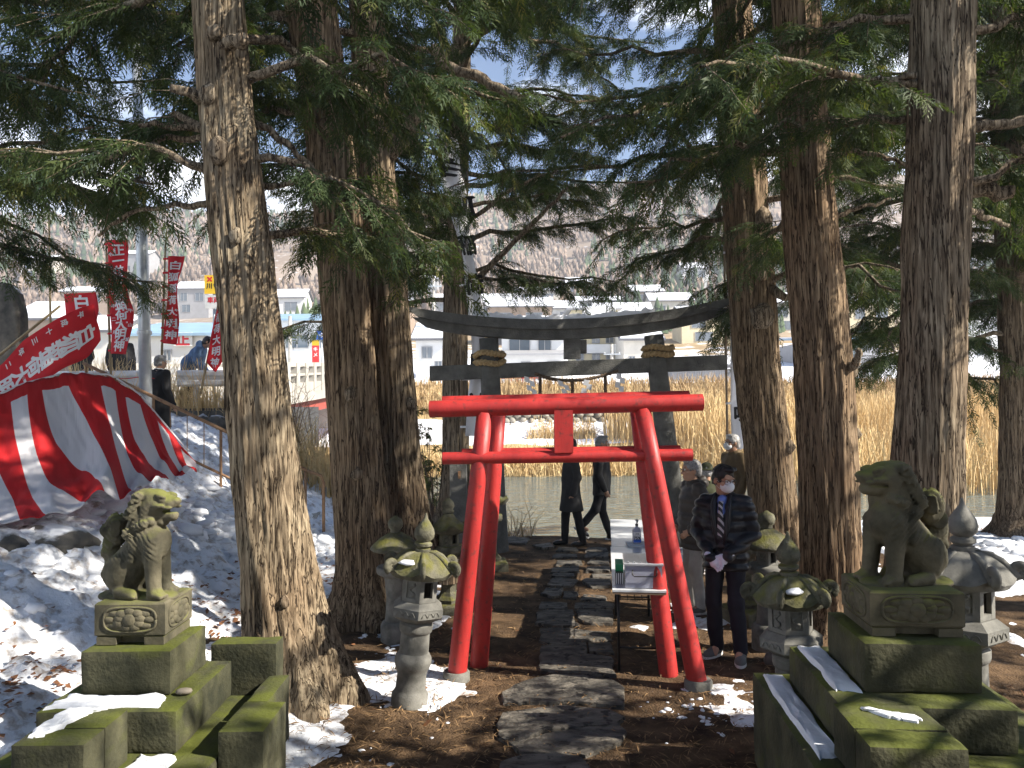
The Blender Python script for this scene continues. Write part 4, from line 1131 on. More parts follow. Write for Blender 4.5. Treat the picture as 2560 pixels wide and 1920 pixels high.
def roof_dome(t, z0, h, r, m, ph, lobes=True, pinch=0.2):
    V, F = [], []; n, k = 48, 10
    for j in range(k + 1):
        f = 1 - (1 - pinch) * j / k
        for i in range(n):
            a = 2 * math.pi * i / n; c = abs(math.cos(3 * (a - ph)))          # 1 on the ridges
            rr = r * f * (1 - 0.10 * (1 - c) * f)
            z = z0 + h * (1 - max(0.0, (f - pinch) / (1 - pinch)) ** 2.1) + (0.035 * c ** 4 * f ** 4 if lobes else 0)
            if lobes: rr *= 1 + 0.012 * math.cos(18 * (a - ph)) * f
            V.append((rr * math.cos(a), rr * math.sin(a), z))
    b0 = len(V)
    for i in range(n):                                                   # underside
        a = 2 * math.pi * i / n; V.append((r * 0.86 * math.cos(a), r * 0.86 * math.sin(a), z0 - 0.028))
    for i in range(n):
        a = 2 * math.pi * i / n; V.append((r * 0.5 * math.cos(a), r * 0.5 * math.sin(a), z0 - 0.012))
    for j in range(k):
        for i in range(n): F.append((j * n + i, j * n + (i + 1) % n, (j + 1) * n + (i + 1) % n, (j + 1) * n + i))
    F.append(tuple(k * n + i for i in range(n)))
    for i in range(n):
        F.append((b0 + i, b0 + (i + 1) % n, (i + 1) % n, i)); F.append((b0 + n + i, b0 + n + (i + 1) % n, b0 + (i + 1) % n, b0 + i))
    F.append(tuple(b0 + n + i for i in range(n))[::-1])
    return MB().add(V, F).build('roof', m, t, world=False, auto=50)
def finial(t, z, r, h, m, n=24):
    MB().lathe([(r * 0.72, z - 0.01), (r * 0.75, z + 0.02 * h / 0.25), (r * 0.55, z + 0.1 * h), (r * 0.85, z + 0.16 * h), (r * 0.85, z + 0.22 * h), (r * 0.6, z + 0.27 * h), (r * 0.95, z + 0.36 * h), (r, z + 0.48 * h), (r * 0.88, z + 0.6 * h),
                (r * 0.55, z + 0.74 * h), (r * 0.22, z + 0.86 * h), (r * 0.13, z + 0.95 * h), (r * 0.08, z + h)], n).build('finial', m, t, world=False, auto=45)
def ornate(label, loc, s=1.0, rz=0.0, lean=(0, 0), roofm=None, snow=False, post=True):
    t = thing('stone_lantern', label, 'stone lantern', loc, rz, 'stone lanterns beside the path')
    t.rotation_euler = (lean[0], lean[1], rz)
    rm = roofm or GRANM
    MB().lathe([(0.138, -0.08), (0.138, 0.07), (0.12, 0.1), (0.113, 0.115), (0.11, 0.22), (0.116, 0.24), (0.116, 0.25), (0.128, 0.27), (0.14, 0.31), (0.138, 0.345), (0.12, 0.375), (0.111, 0.385), (0.109, 0.53), (0.12, 0.54), (0.125, 0.56), (0.125, 0.6), (0.11, 0.615)], 32).build('column', GRAN, t, world=False, auto=40)
    ph = math.pi / 6
    pl = MB().lathe([(0.12, 0.617), (0.14, 0.63), (0.205, 0.665), (0.21, 0.67), (0.21, 0.735), (0.2, 0.742), (0.17, 0.765), (0.155, 0.775)], 6, ph=ph).build('platform', GRAN, t, world=False)
    for k in range(6):                                                    # carved waves on the platform edge
        a0, a1 = ph + k * math.pi / 3, ph + (k + 1) * math.pi / 3
        p, q = np.array([math.cos(a0), math.sin(a0)]) * 0.2115, np.array([math.cos(a1), math.sin(a1)]) * 0.2115
        mb = MB()
        for j in range(3):
            pts = []
            for i in range(7):
                u = 0.14 + j * 0.245 + 0.23 * i / 6; w = p + (q - p) * u; pts.append((w[0], w[1], 0.685 + 0.032 * math.sin(math.pi * i / 6)))
            mb.tube(pts, 0.0045, 5)
        mb.build('wave_carving', GRAN, pl, world=False, smooth=True)
    firebox(t, 0.147, 0.777, 0.955, GRAN, ph, (4, 1))
    rf = roof_dome(t, 0.985, 0.155, 0.255, rm, ph)
    mb = MB()
    for k in range(6):
        a = ph + k * math.pi / 3
        scroll(mb, (0.262 * math.cos(a), 0.262 * math.sin(a), 1.045), a)
        mb.tube([(r * math.cos(a), r * math.sin(a), z) for r, z in ((0.06, 1.13), (0.12, 1.125), (0.18, 1.095), (0.235, 1.04), (0.262, 1.005))], [0.016, 0.018, 0.02, 0.022, 0.02], 7)
    mb.build('scroll_ridges', rm, rf, world=False, smooth=True)
    finial(t, 1.14, 0.078, 0.29, rm)
    if snow:
        V, F = blob_template(91, 2, 0.3, 2.0)
        link('snow_patch', npmesh('snow_patch', V * [0.07, 0.045, 0.022] + [-0.11, -0.14, 1.075], F), SNOW, rf, smooth=True)
    t.scale = (s, s, s)
    return t
def ground_pt(px, py): return onz(px, py, 0.0)
ornate('grey stone lantern with mossy scrolled roof leaning beside the left red gate post', ground_pt(1023, 1757), 1.02, 0.15, (0, R(5.5)), snow=True)
ornate('stone lantern with mossy scrolled roof beside the mossy guardian pedestal', (1.86, 5.2, 0), 1.0, 0.5, (0, R(-1.5)), snow=True)
H = ornate('tall pale granite lantern with plain scrolled roof behind the guardian dog', (2.92, 5.05, 0), 1.16, 0.0, (0, 0), roofm=GRAN)
def round_lantern(label, loc, s, rz=0):
    t = thing('stone_lantern', label, 'stone lantern', loc, rz, 'stone lanterns beside the path')
    MB().lathe([(0.16, -0.08), (0.16, 0.16), (0.14, 0.2), (0.115, 0.21), (0.105, 0.3), (0.1, 0.45), (0.112, 0.6), (0.12, 0.66), (0.19, 0.7), (0.2, 0.72), (0.2, 0.76), (0.19, 0.775), (0.12, 0.78)], 28).build('column', GRAN, t, world=False, auto=45)
    firebox(t, 0.11, 0.782, 0.93, GRAN, 0.3, (4, 1))
    MB().lathe([(0.1, 0.932), (0.24, 0.94), (0.262, 0.955), (0.262, 0.975), (0.23, 1.01), (0.17, 1.06), (0.1, 1.105), (0.06, 1.125)], 32).build('roof', GRANM, t, world=False, auto=60)
    MB().lathe([(0.05, 1.12), (0.055, 1.14), (0.05, 1.15), (0.075, 1.18), (0.082, 1.22), (0.07, 1.26), (0.03, 1.285), (0.01, 1.3)], 20).build('finial', GRANM, t, world=False, smooth=True)
    t.scale = (s, s, s); return t
round_lantern('round capped stone lantern against the twin cypress trunks', ground_pt(990, 1600), 0.93)
round_lantern('dark round capped lantern under the rightward leaning trunk', (2.35, 7.2, 0.05), 0.95)
def pagoda(label, loc, s, rz=0.0):
    t = thing('stone_lantern', label, 'stone lantern', loc, rz, 'stone lanterns beside the path')
    MB().box((-0.22, -0.22, -0.06), (0.22, 0.22, 0.12), bev=0.02).build('base', GRANM, t, world=False)
    MB().lathe([(0.15, 0.122), (0.16, 0.16), (0.11, 0.2), (0.09, 0.24), (0.085, 0.45), (0.1, 0.62), (0.17, 0.68), (0.18, 0.7), (0.18, 0.75)], 6, ph=0.5).build('column', GRANM, t, world=False)
    firebox(t, 0.125, 0.752, 0.9, GRANM, 0.5, (4, 1))
    V, F = [], []; n, k = 24, 8
    for j in range(k + 1):
        f = 1 - 0.8 * j / k
        for i in range(n):
            a = 2 * math.pi * i / n + 0.5; c = abs(math.cos(3 * (a - 0.5)))
            rr = 0.27 * f * (1 - 0.13 * (1 - c ** 2)); V.append((rr * math.cos(a), rr * math.sin(a), 0.935 + 0.24 * (1 - f) ** 1.5 + 0.07 * c ** 3 * f ** 5))
    for i in range(n): V.append((0.2 * math.cos(2 * math.pi * i / n + 0.5), 0.2 * math.sin(2 * math.pi * i / n + 0.5), 0.903))
    for j in range(k):
        for i in range(n): F.append((j * n + i, j * n + (i + 1) % n, (j + 1) * n + (i + 1) % n, (j + 1) * n + i))
    b = (k + 1) * n; F.append(tuple(k * n + i for i in range(n)))
    for i in range(n): F.append((b + i, b + (i + 1) % n, (i + 1) % n, i))
    F.append(tuple(b + i for i in range(n))[::-1])
    MB().add(V, F).build('roof', GRANM, t, world=False, auto=50)
    MB().lathe([(0.06, 1.11), (0.07, 1.14), (0.05, 1.15), (0.075, 1.19), (0.06, 1.24), (0.01, 1.28)], 16).build('finial', GRANM, t, world=False, smooth=True)
    t.scale = (s, s, s); return t
pagoda('dark mossy lantern half hidden behind the left red gate posts', (-0.72, 8.6, 0), 0.98, 0.3)
pagoda('mossy flared-roof lantern at the foot of the stone gate seen between the red posts', (-0.31, 10.8, 0), 1.0, 0.1)
pagoda('sunlit yellowish flared-roof lantern behind the person in the black padded jacket', (2.42, 8.15, 0.04), 1.0, 0.6)

# flag-pole stone beside the gate
q = at(1146, 1130, 11.35)
q = at(1146, 1130, 12.62)
fp = thing('pole_socket_stone', 'upright square stone post that carries the white banner pole', 'stone post', (q[0], 12.62, 0))
box('post', (q[0] - 0.135, 12.5, -0.1), (q[0] + 0.135, 12.74, q[2]), TORII, fp, bev=0.012)
box('iron_clasp', (q[0] + 0.0, 12.475, q[2] - 0.42), (q[0] + 0.04, 12.498, q[2] - 0.3), RUST, fp)
ms = thing('stone_monument', 'dark rounded stone monument behind the slanting red banner', 'monument', at(0, 1050, 11.5))
Vs = [at(px, py, 11.5) for px, py in ((-120, 1080), (48, 1080), (46, 860), (44, 780), (32, 730), (10, 706), (-30, 700), (-80, 720), (-110, 790))]
MB().slab(Vs, (0, 0.28, 0)).build('slab', ROCK, ms, bevel=0.04)
Vb, Fb = blob_template(93, 3, 0.35, 1.4)
for k, (px, py, y, s, lab) in enumerate(((95, 1375, 7.9, (0.55, 0.4, 0.24), 'large dark boulder under the hanging edge of the striped curtain'), (-40, 1400, 7.6, (0.5, 0.4, 0.3), 'dark boulder at the picture edge below the striped curtain'))):
    c = at(px, py, y); tag(link('boulder', npmesh('boulder', Vb * s + c, Fb), ROCK, smooth=True), lab, 'boulder')
Vb, Fb = blob_template(97, 3, 0.3, 1.3)
c = at(2505, 1655, 6.4)
tag(link('boulder', npmesh('boulder', Vb * (0.13, 0.12, 0.1) + np.array([2.3, 6.75, 0.05]), Fb), mat('wet_rock', (0.09, 0.085, 0.075), rough=0.6, var=0.5, scale=6, bump=0.5, bscale=14), smooth=True), 'dark rounded rock on the soil behind the scrolled lantern', 'boulder')

# ================================================================== guardian dogs and their pedestals
def carved_block(t, x0, x1, y0, y1, z0, z1, side):
    """block with a flower panel on the front and cut-out feet; side = -1 or 1: which flank also carries a panel"""
    zf = z0 + (z1 - z0) * 0.2
    p = MB().box((x0, y0, zf), (x1, y1, z1), bev=0.012).build('carved_block', STAT, t)
    for lo, hi in (((x0 + 0.01, y0 + 0.005, z0 + 0.002), (x0 + 0.13, y1 - 0.005, zf - 0.002)), ((x1 - 0.13, y0 + 0.005, z0 + 0.002), (x1 - 0.01, y1 - 0.005, zf - 0.002)), ((x0 + 0.132, y0 + 0.06, z0 + 0.002), (x1 - 0.132, y1 - 0.06, zf - 0.002))):
        MB().box(lo, hi).build('foot', STAT, t)
    def panel(M, w, h):
        mb = MB(); n = 40
        pts = []
        for i in range(n + 1):
            a = 2 * math.pi * i / n; c, s_ = math.cos(a), math.sin(a)
            pts.append((w * 0.5 * np.sign(c) * abs(c) ** 0.6, -0.001, h * 0.5 * np.sign(s_) * abs(s_) ** 0.6))
        mb.tube(pts, 0.008, 6)
        mb.ball((0, -0.004, 0), (0.045, 0.022, 0.045), 14, 8)
        for k in range(9):
            a = 2 * math.pi * k / 9 + 0.2
            rx, rz_ = w * 0.24, h * 0.3
            mb.ball((rx * math.cos(a) * (0.75 + 0.2 * (k % 2)), 0.0, rz_ * math.sin(a)), (0.042, 0.017, 0.032), 10, 6)
        for k in range(8):
            a = 2 * math.pi * k / 8; mb.ball((w * 0.38 * math.cos(a), 0.003, h * 0.34 * math.sin(a)), (0.05, 0.012, 0.022), 8, 6)
        mb.xf(M); return mb.build('flower_carving', STAT, p, smooth=True)
    zc = (zf + z1) / 2; h = (z1 - zf) * 0.72
    panel(Matrix.Translation(((x0 + x1) / 2, y0, zc)), (x1 - x0) * 0.74, h)
    panel(Matrix.Translation((x1 if side > 0 else x0, (y0 + y1) / 2, zc)) @ Matrix.Rotation(R(90 * side), 4, 'Z'), (y1 - y0) * 0.74, h)
def rot_thing(t, rz, c):
    """turn a thing built in place about the point c"""
    M = Matrix.Translation(Vector((c[0], c[1], 0))) @ Matrix.Rotation(rz, 4, 'Z') @ Matrix.Translation(Vector((-c[0], -c[1], 0)))
    l = M @ t.location; t.location = l; t.rotation_euler = (0, 0, rz)
def chip(o, amp=0.004): pass
def rough_box(lo, hi, r=0.011, amp=0.010, step=0.034, seed=0):
    """weathered block: rounded arrises, worn and pitted faces"""
    lo, hi = np.array(lo, float), np.array(hi, float); VV, FF, off = [], [], 0
    for ax in range(3):
        a, b = (ax + 1) % 3, (ax + 2) % 3
        ua = np.linspace(lo[a], hi[a], max(2, int((hi[a] - lo[a]) / step)) + 1); ub = np.linspace(lo[b], hi[b], max(2, int((hi[b] - lo[b]) / step)) + 1)
        A, B = np.meshgrid(ua, ub, indexing='ij')
        for side, val in ((0, lo[ax]), (1, hi[ax])):
            P = np.zeros(A.shape + (3,)); P[..., a] = A; P[..., b] = B; P[..., ax] = val; P = P.reshape(-1, 3)
            n1_, n2_ = A.shape; i, j = np.meshgrid(np.arange(n1_ - 1), np.arange(n2_ - 1), indexing='ij'); k = (i * n2_ + j).ravel()
            F = np.stack([k, k + n2_, k + n2_ + 1, k + 1], 1)
            FF.append((F if side else F[:, ::-1]) + off); VV.append(P); off += len(P)
    V = np.concatenate(VV); C = np.clip(V, lo + r, hi - r); d = V - C; n = d / (np.linalg.norm(d, axis=1)[:, None] + 1e-9)
    rr = r * (0.5 + 1.4 * fbm(C[:, 0] * 7, C[:, 1] * 7, C[:, 2] * 7 + seed, 2, 3))
    nz = (fbm(C[:, 0] * 6 + seed, C[:, 1] * 6, C[:, 2] * 6, 4, 4) - 0.5) * amp * 1.6 + (fbm(C[:, 0] * 28, C[:, 1] * 28 + seed, C[:, 2] * 28, 2, 5) - 0.5) * amp * 0.6
    edge = np.clip(1.0 - (np.abs(d) > 1e-6).sum(1) / 3.0, 0, 1)
    return C + n * (r + nz)[:, None] - n * ((np.abs(d) > 1e-6).sum(1) > 1)[:, None] * (rr * 0.5)[:, None], np.concatenate(FF)
def tiers(t, boxes):
    for q, (nm, lo, hi) in enumerate(boxes):
        V, F = rough_box(lo, hi, seed=q * 3.7 + lo[0]); link(nm, npmesh(nm, V, F), PED, t, True, True)
def snow_slab(t, pts, z, th, seed):
    n = len(pts); Q = []
    for a, b in zip(pts, pts[1:] + pts[:1]):
        for i in range(7):
            u = i / 7; Q.append((a[0] + (b[0] - a[0]) * u + (vnoise(i * 3.1 + seed, a[0] * 9, 0, seed) - 0.5) * 0.04, a[1] + (b[1] - a[1]) * u + (vnoise(i * 2.3 + seed, a[1] * 9, 4, seed) - 0.5) * 0.04))
    c = (sum(q[0] for q in Q) / len(Q), sum(q[1] for q in Q) / len(Q))
    n = len(Q); V = []
    for s, z_ in ((1.0, z - 0.012), (0.93, z + th * 0.55), (0.78, z + th), (0.45, z + th * 0.8), (0.15, z + th * 1.1)):
        V += [(c[0] + (q[0] - c[0]) * s, c[1] + (q[1] - c[1]) * s, z_ + (0.014 * (vnoise(q[0] * 16 * s, q[1] * 16, 1, seed) - 0.5) if s < 1 else 0)) for q in Q]
    F = []
    for r in range(4): F += [(r * n + i, r * n + (i + 1) % n, (r + 1) * n + (i + 1) % n, (r + 1) * n + i) for i in range(n)]
    F.append(tuple(4 * n + i for i in range(n)))
    F.append(tuple(range(n))[::-1])
    area = sum(Q[i][0] * Q[(i + 1) % n][1] - Q[(i + 1) % n][0] * Q[i][1] for i in range(n))
    mb = MB().add(V, F)
    if area < 0: mb.f = [f[::-1] for f in mb.f]
    return mb.build('snow_patch', SNOW, t, auto=60)
# left pedestal
lpz = thing('guardian_pedestal', 'stepped mossy stone pedestal lit green on its flank below the open-mouthed dog', 'pedestal', (-2.35, 4.95, 0))
carved_block(lpz, -2.585, -2.15, 4.8, 5.2, 0.83, 1.09, 1)
tiers(lpz, [('block', (-2.625, 4.7, 0.56), (-2.07, 5.26, 0.828)), ('upper_tier', (-2.75, 4.47, 0.31), (-1.935, 5.36, 0.558)), ('lower_tier', (-2.95, 4.15, -0.1), (-1.69, 5.5, 0.308)), ('front_block', (-2.545, 3.93, -0.1), (-2.165, 4.145, 0.605)), ('front_block', (-2.54, 4.147, 0.31), (-2.17, 4.40, 0.603)),
            ('kerb_stone', (-1.688, 4.42, -0.1), (-1.42, 4.88, 0.46)), ('kerb_stone', (-1.688, 4.885, -0.1), (-1.54, 5.36, 0.455)), ('kerb_stone', (-2.1, 5.375, 0.2), (-1.64, 5.56, 0.66))])
snow_slab(lpz, [(-2.73, 4.5), (-2.05, 4.52), (-2.08, 4.66), (-2.3, 4.62), (-2.68, 4.68)], 0.558, 0.03, 1)
snow_slab(lpz, [(-2.52, 4.02), (-2.44, 4.0), (-2.36, 4.3), (-2.3, 4.39), (-2.52, 4.39)], 0.604, 0.02, 2)
snow_slab(lpz, [(-2.14, 4.2), (-1.9, 4.19), (-1.92, 4.44), (-2.13, 4.45)], 0.308, 0.025, 3)
Vb, Fb = blob_template(101, 2, 0.2, 1.5)
tag(link('pebble', npmesh('pebble', Vb * (0.05, 0.035, 0.02) + np.array([-2.0, 4.72, 0.577]), Fb), mat('pebble', (0.22, 0.19, 0.15), rough=0.7), smooth=True), 'smooth round pebble lying on the mossy pedestal step', 'pebble')
# right pedestal
rpz = thing('guardian_pedestal', 'stepped dark mossy stone pedestal with snow on its steps below the closed-mouthed dog', 'pedestal', (2.13, 4.3, 0))
carved_block(rpz, 1.9, 2.38, 4.1, 4.55, 1.05, 1.29, -1)
tiers(rpz, [('block', (1.83, 4.0, 0.79), (2.42, 4.62, 1.048)), ('upper_tier', (1.65, 3.83, 0.56), (2.5, 4.8, 0.788)), ('lower_tier', (1.47, 3.5, -0.1), (2.85, 4.98, 0.558)), ('front_block', (1.6, 3.3, -0.1), (2.02, 3.495, 0.82)), ('front_block', (1.6, 3.497, 0.56), (2.018, 3.80, 0.818))])
snow_slab(rpz, [(1.51, 3.72), (1.645, 3.78), (1.645, 4.92), (1.51, 4.92)], 0.56, 0.024, 4)
snow_slab(rpz, [(1.69, 4.02), (1.825, 4.0), (1.825, 4.76), (1.69, 4.76)], 0.79, 0.024, 5)
snow_slab(rpz, [(1.7, 3.72), (1.78, 3.62), (1.9, 3.56), (1.95, 3.60), (1.82, 3.68), (1.74, 3.74)], 0.82, 0.012, 6)
snow_slab(rpz, [(2.2, 3.55), (2.6, 3.55), (2.55, 3.68), (2.25, 3.66)], 0.558, 0.02, 7)
rot_thing(rpz, R(-5), (2.13, 4.3))

def guardian(name, label, closed, s, loc, rz):
    S = SDF()
    # plinth of rock under the animal
    for x in np.linspace(-0.26, 0.2, 5): S.ell((x, 0, 0.0), (0.16, 0.17, 0.045), 0.03)
    # trunk, chest, haunches
    S.cap((0.10, 0, 0.52), (-0.17, 0, 0.20), 0.165, 0.185, 0.05)
    S.ell((0.15, 0, 0.50), (0.12, 0.135, 0.16), 0.05)
    S.cap((0.03, 0, 0.62), (0.10, 0, 0.80), 0.15, 0.13, 0.05)                # neck
    for y in (-1, 1):
        dx = 0.03 * -y
        S.ell((-0.16, y * 0.13, 0.24), (0.125, 0.075, 0.165), 0.03, Matrix.Rotation(R(12), 3, 'Y'))
        S.cap((-0.12, y * 0.15, 0.06), (0.03, y * 0.16, 0.045), 0.055, 0.05, 0.02)   # hind foot
        for k in (-1, 0, 1): S.cap((0.02, y * 0.16 + k * 0.026, 0.045), (0.065, y * 0.165 + k * 0.03, 0.03), 0.022, 0.02, 0.006)
        S.cap((0.15 + dx, y * 0.10, 0.50), (0.185 + dx, y * 0.115, 0.10), 0.085, 0.062, 0.03)
        S.ell((0.20 + dx, y * 0.12, 0.055), (0.085, 0.065, 0.05), 0.02)
        for k in (-1, 0, 1): S.cap((0.24 + dx, y * 0.12 + k * 0.034, 0.05), (0.285 + dx, y * 0.125 + k * 0.038, 0.034), 0.026, 0.022, 0.006)
        # curls of hair on shoulder and elbow
        S.ell((0.03, y * 0.155, 0.48), (0.05, 0.03, 0.08), 0.012, Matrix.Rotation(R(-25), 3, 'Y'))
        S.ell((0.01, y * 0.165, 0.38), (0.04, 0.03, 0.06), 0.012, Matrix.Rotation(R(-20), 3, 'Y'))
        S.ell((-0.02, y * 0.16, 0.58), (0.045, 0.03, 0.07), 0.012, Matrix.Rotation(R(-35), 3, 'Y'))
    # tail standing up behind, made of locks
    for (x, z, rx, rz_, a) in ((-0.30, 0.22, 0.08, 0.16, 4), (-0.315, 0.42, 0.075, 0.16, -4), (-0.27, 0.58, 0.085, 0.13, -18), (-0.25, 0.68, 0.07, 0.07, 0)):
        S.ell((x, 0, z), (rx, 0.085, rz_), 0.025, Matrix.Rotation(R(a), 3, 'Y'))
    for k in range(5):
        S.ell((-0.345 + 0.012 * (k % 2), (k % 2 - 0.5) * 0.09, 0.2 + k * 0.1), (0.035, 0.045, 0.05), 0.01)
    # head
    S.ell((0.15, 0, 0.855), (0.155, 0.125, 0.125), 0.04)
    S.ell((0.10, 0, 0.93), (0.15, 0.105, 0.065), 0.03)
    S.ell((0.285, 0, 0.865), (0.10, 0.088, 0.062), 0.03)                     # upper muzzle
    S.ell((0.36, 0, 0.885), (0.035, 0.045, 0.033), 0.015)                    # nose
    for y in (-1, 1):
        S.ell((0.385, y * 0.025, 0.878), (0.016, 0.016, 0.014), 0.006)
        S.ell((0.255, y * 0.085, 0.93), (0.055, 0.03, 0.026), 0.012, Matrix.Rotation(R(15), 3, 'Y'))   # brow
        S.ell((0.265, y * 0.088, 0.895), (0.036, 0.02, 0.024), 0.006)        # eye
        S.ell((0.235, y * 0.10, 0.845), (0.07, 0.03, 0.028), 0.012)          # cheek fold
        S.ell((0.29, y * 0.07, 0.825), (0.075, 0.03, 0.018), 0.01)
        S.cap((0.05, y * 0.125, 0.93), (-0.02 if not closed else -0.07, y * 0.155, 0.76 if not closed else 0.66), 0.045, 0.035 if not closed else 0.04, 0.015)  # ear
        for k in range(4):                                                    # ruff of curls behind the jaw
            a = k / 3; S.ell((0.16 - 0.12 * a, y * (0.10 + 0.05 * math.sin(a * 3)), 0.70 - 0.02 * k), (0.045, 0.035, 0.042), 0.012)
    for y in (-1, 1):
        S.cap((0.235, y * 0.125, 0.915), (0.31, y * 0.095, 0.905), 0.010, 0.008, 0.004, op='s')      # lid line above the eye
        S.cap((0.20, y * 0.135, 0.87), (0.35, y * 0.085, 0.862), 0.009, 0.008, 0.004, op='s')
        S.cap((0.17, y * 0.14, 0.845), (0.13, y * 0.14, 0.78), 0.011, 0.010, 0.004, op='s')
        S.cap((0.07, y * 0.175, 0.92), (0.0, y * 0.195, 0.76), 0.016, 0.012, 0.008, op='s')          # hollow of the ear
        S.cap((0.095, y * 0.135, 0.93), (0.08, y * 0.15, 0.75), 0.010, 0.010, 0.004, op='s')
        S.ell((0.40, y * 0.028, 0.878), (0.012, 0.010, 0.009), 0.003, op='s')
        for k in range(3): S.cap((0.0 - k * .03, y * 0.155, 0.70 - k * .055), (-0.05 - k * .03, y * 0.17, 0.62 - k * .055), 0.012, 0.009, 0.004, op='s')
        S.cap((-0.05, y * 0.215, 0.36), (-0.06, y * 0.21, 0.12), 0.012, 0.012, 0.005, op='s')        # thigh crease
    if closed:
        S.ell((0.25, 0, 0.77), (0.115, 0.082, 0.06), 0.02)
        [S.cap((0.17, y * 0.1, 0.80), (0.38, y * 0.055, 0.815), 0.016, 0.012, 0.006, op='s') for y in (-1, 1)]; S.cap((0.385, -.05, .815), (.385, .05, .815), .013, .013, .006, op='s')
        for k in range(5): S.cap((0.2 - 0.02 * k, (k - 2) * 0.04, 0.70), (0.22 - 0.03 * k * 0.5, (k - 2) * 0.035, 0.52), 0.035, 0.02, 0.012)   # beard
    else:
        S.cap((0.13, 0, 0.74), (0.325, 0, 0.745), 0.075, 0.05, 0.02)          # dropped lower jaw
        S.ell((0.30, 0, 0.80), (0.085, 0.072, 0.026), 0.008, op='s')          # open mouth
        S.ell((0.22, 0, 0.69), (0.06, 0.06, 0.045), 0.015)
    def disp(x, y, z):
        d = (fbm(x * 9, y * 9, z * 9, 3, 5) - 0.5) * 0.012 + (fbm(x * 30, y * 30, z * 30, 2, 6) - 0.5) * 0.006
        mane = sstep(0.12, 0.02, x) * sstep(0.5, 0.6, z) + sstep(-0.2, -0.26, x) * sstep(0.1, 0.2, z)
        return d + 0.011 * mane * np.sin((x * 0.7 + np.abs(y) * 1.1 + z * 0.35) * 105 + 4 * np.sin(z * 14)) + 0.006 * sstep(.12, .16, np.abs(y)) * sstep(.3, .4, z) * np.sin((x + z) * 130)
    V, Q = S.mesh(0.011, disp)
    me = npmesh(name, V * s, Q)
    o = link(name, me, STAT, smooth=True); o.location = loc; o.rotation_euler = (0, 0, rz)
    return tag(o, label, 'statue', 'stone guardian dogs')
guardian('guardian_dog_statue', 'seated stone guardian dog with open mouth and upright tail on its pedestal', False, 0.69, (-2.385, 4.99, 1.088), R(-12))
guardian('guardian_dog_statue', 'seated stone guardian dog with closed mouth and long ears on its dark pedestal', True, 0.68, (2.165, 4.33, 1.286), R(180 + 9))
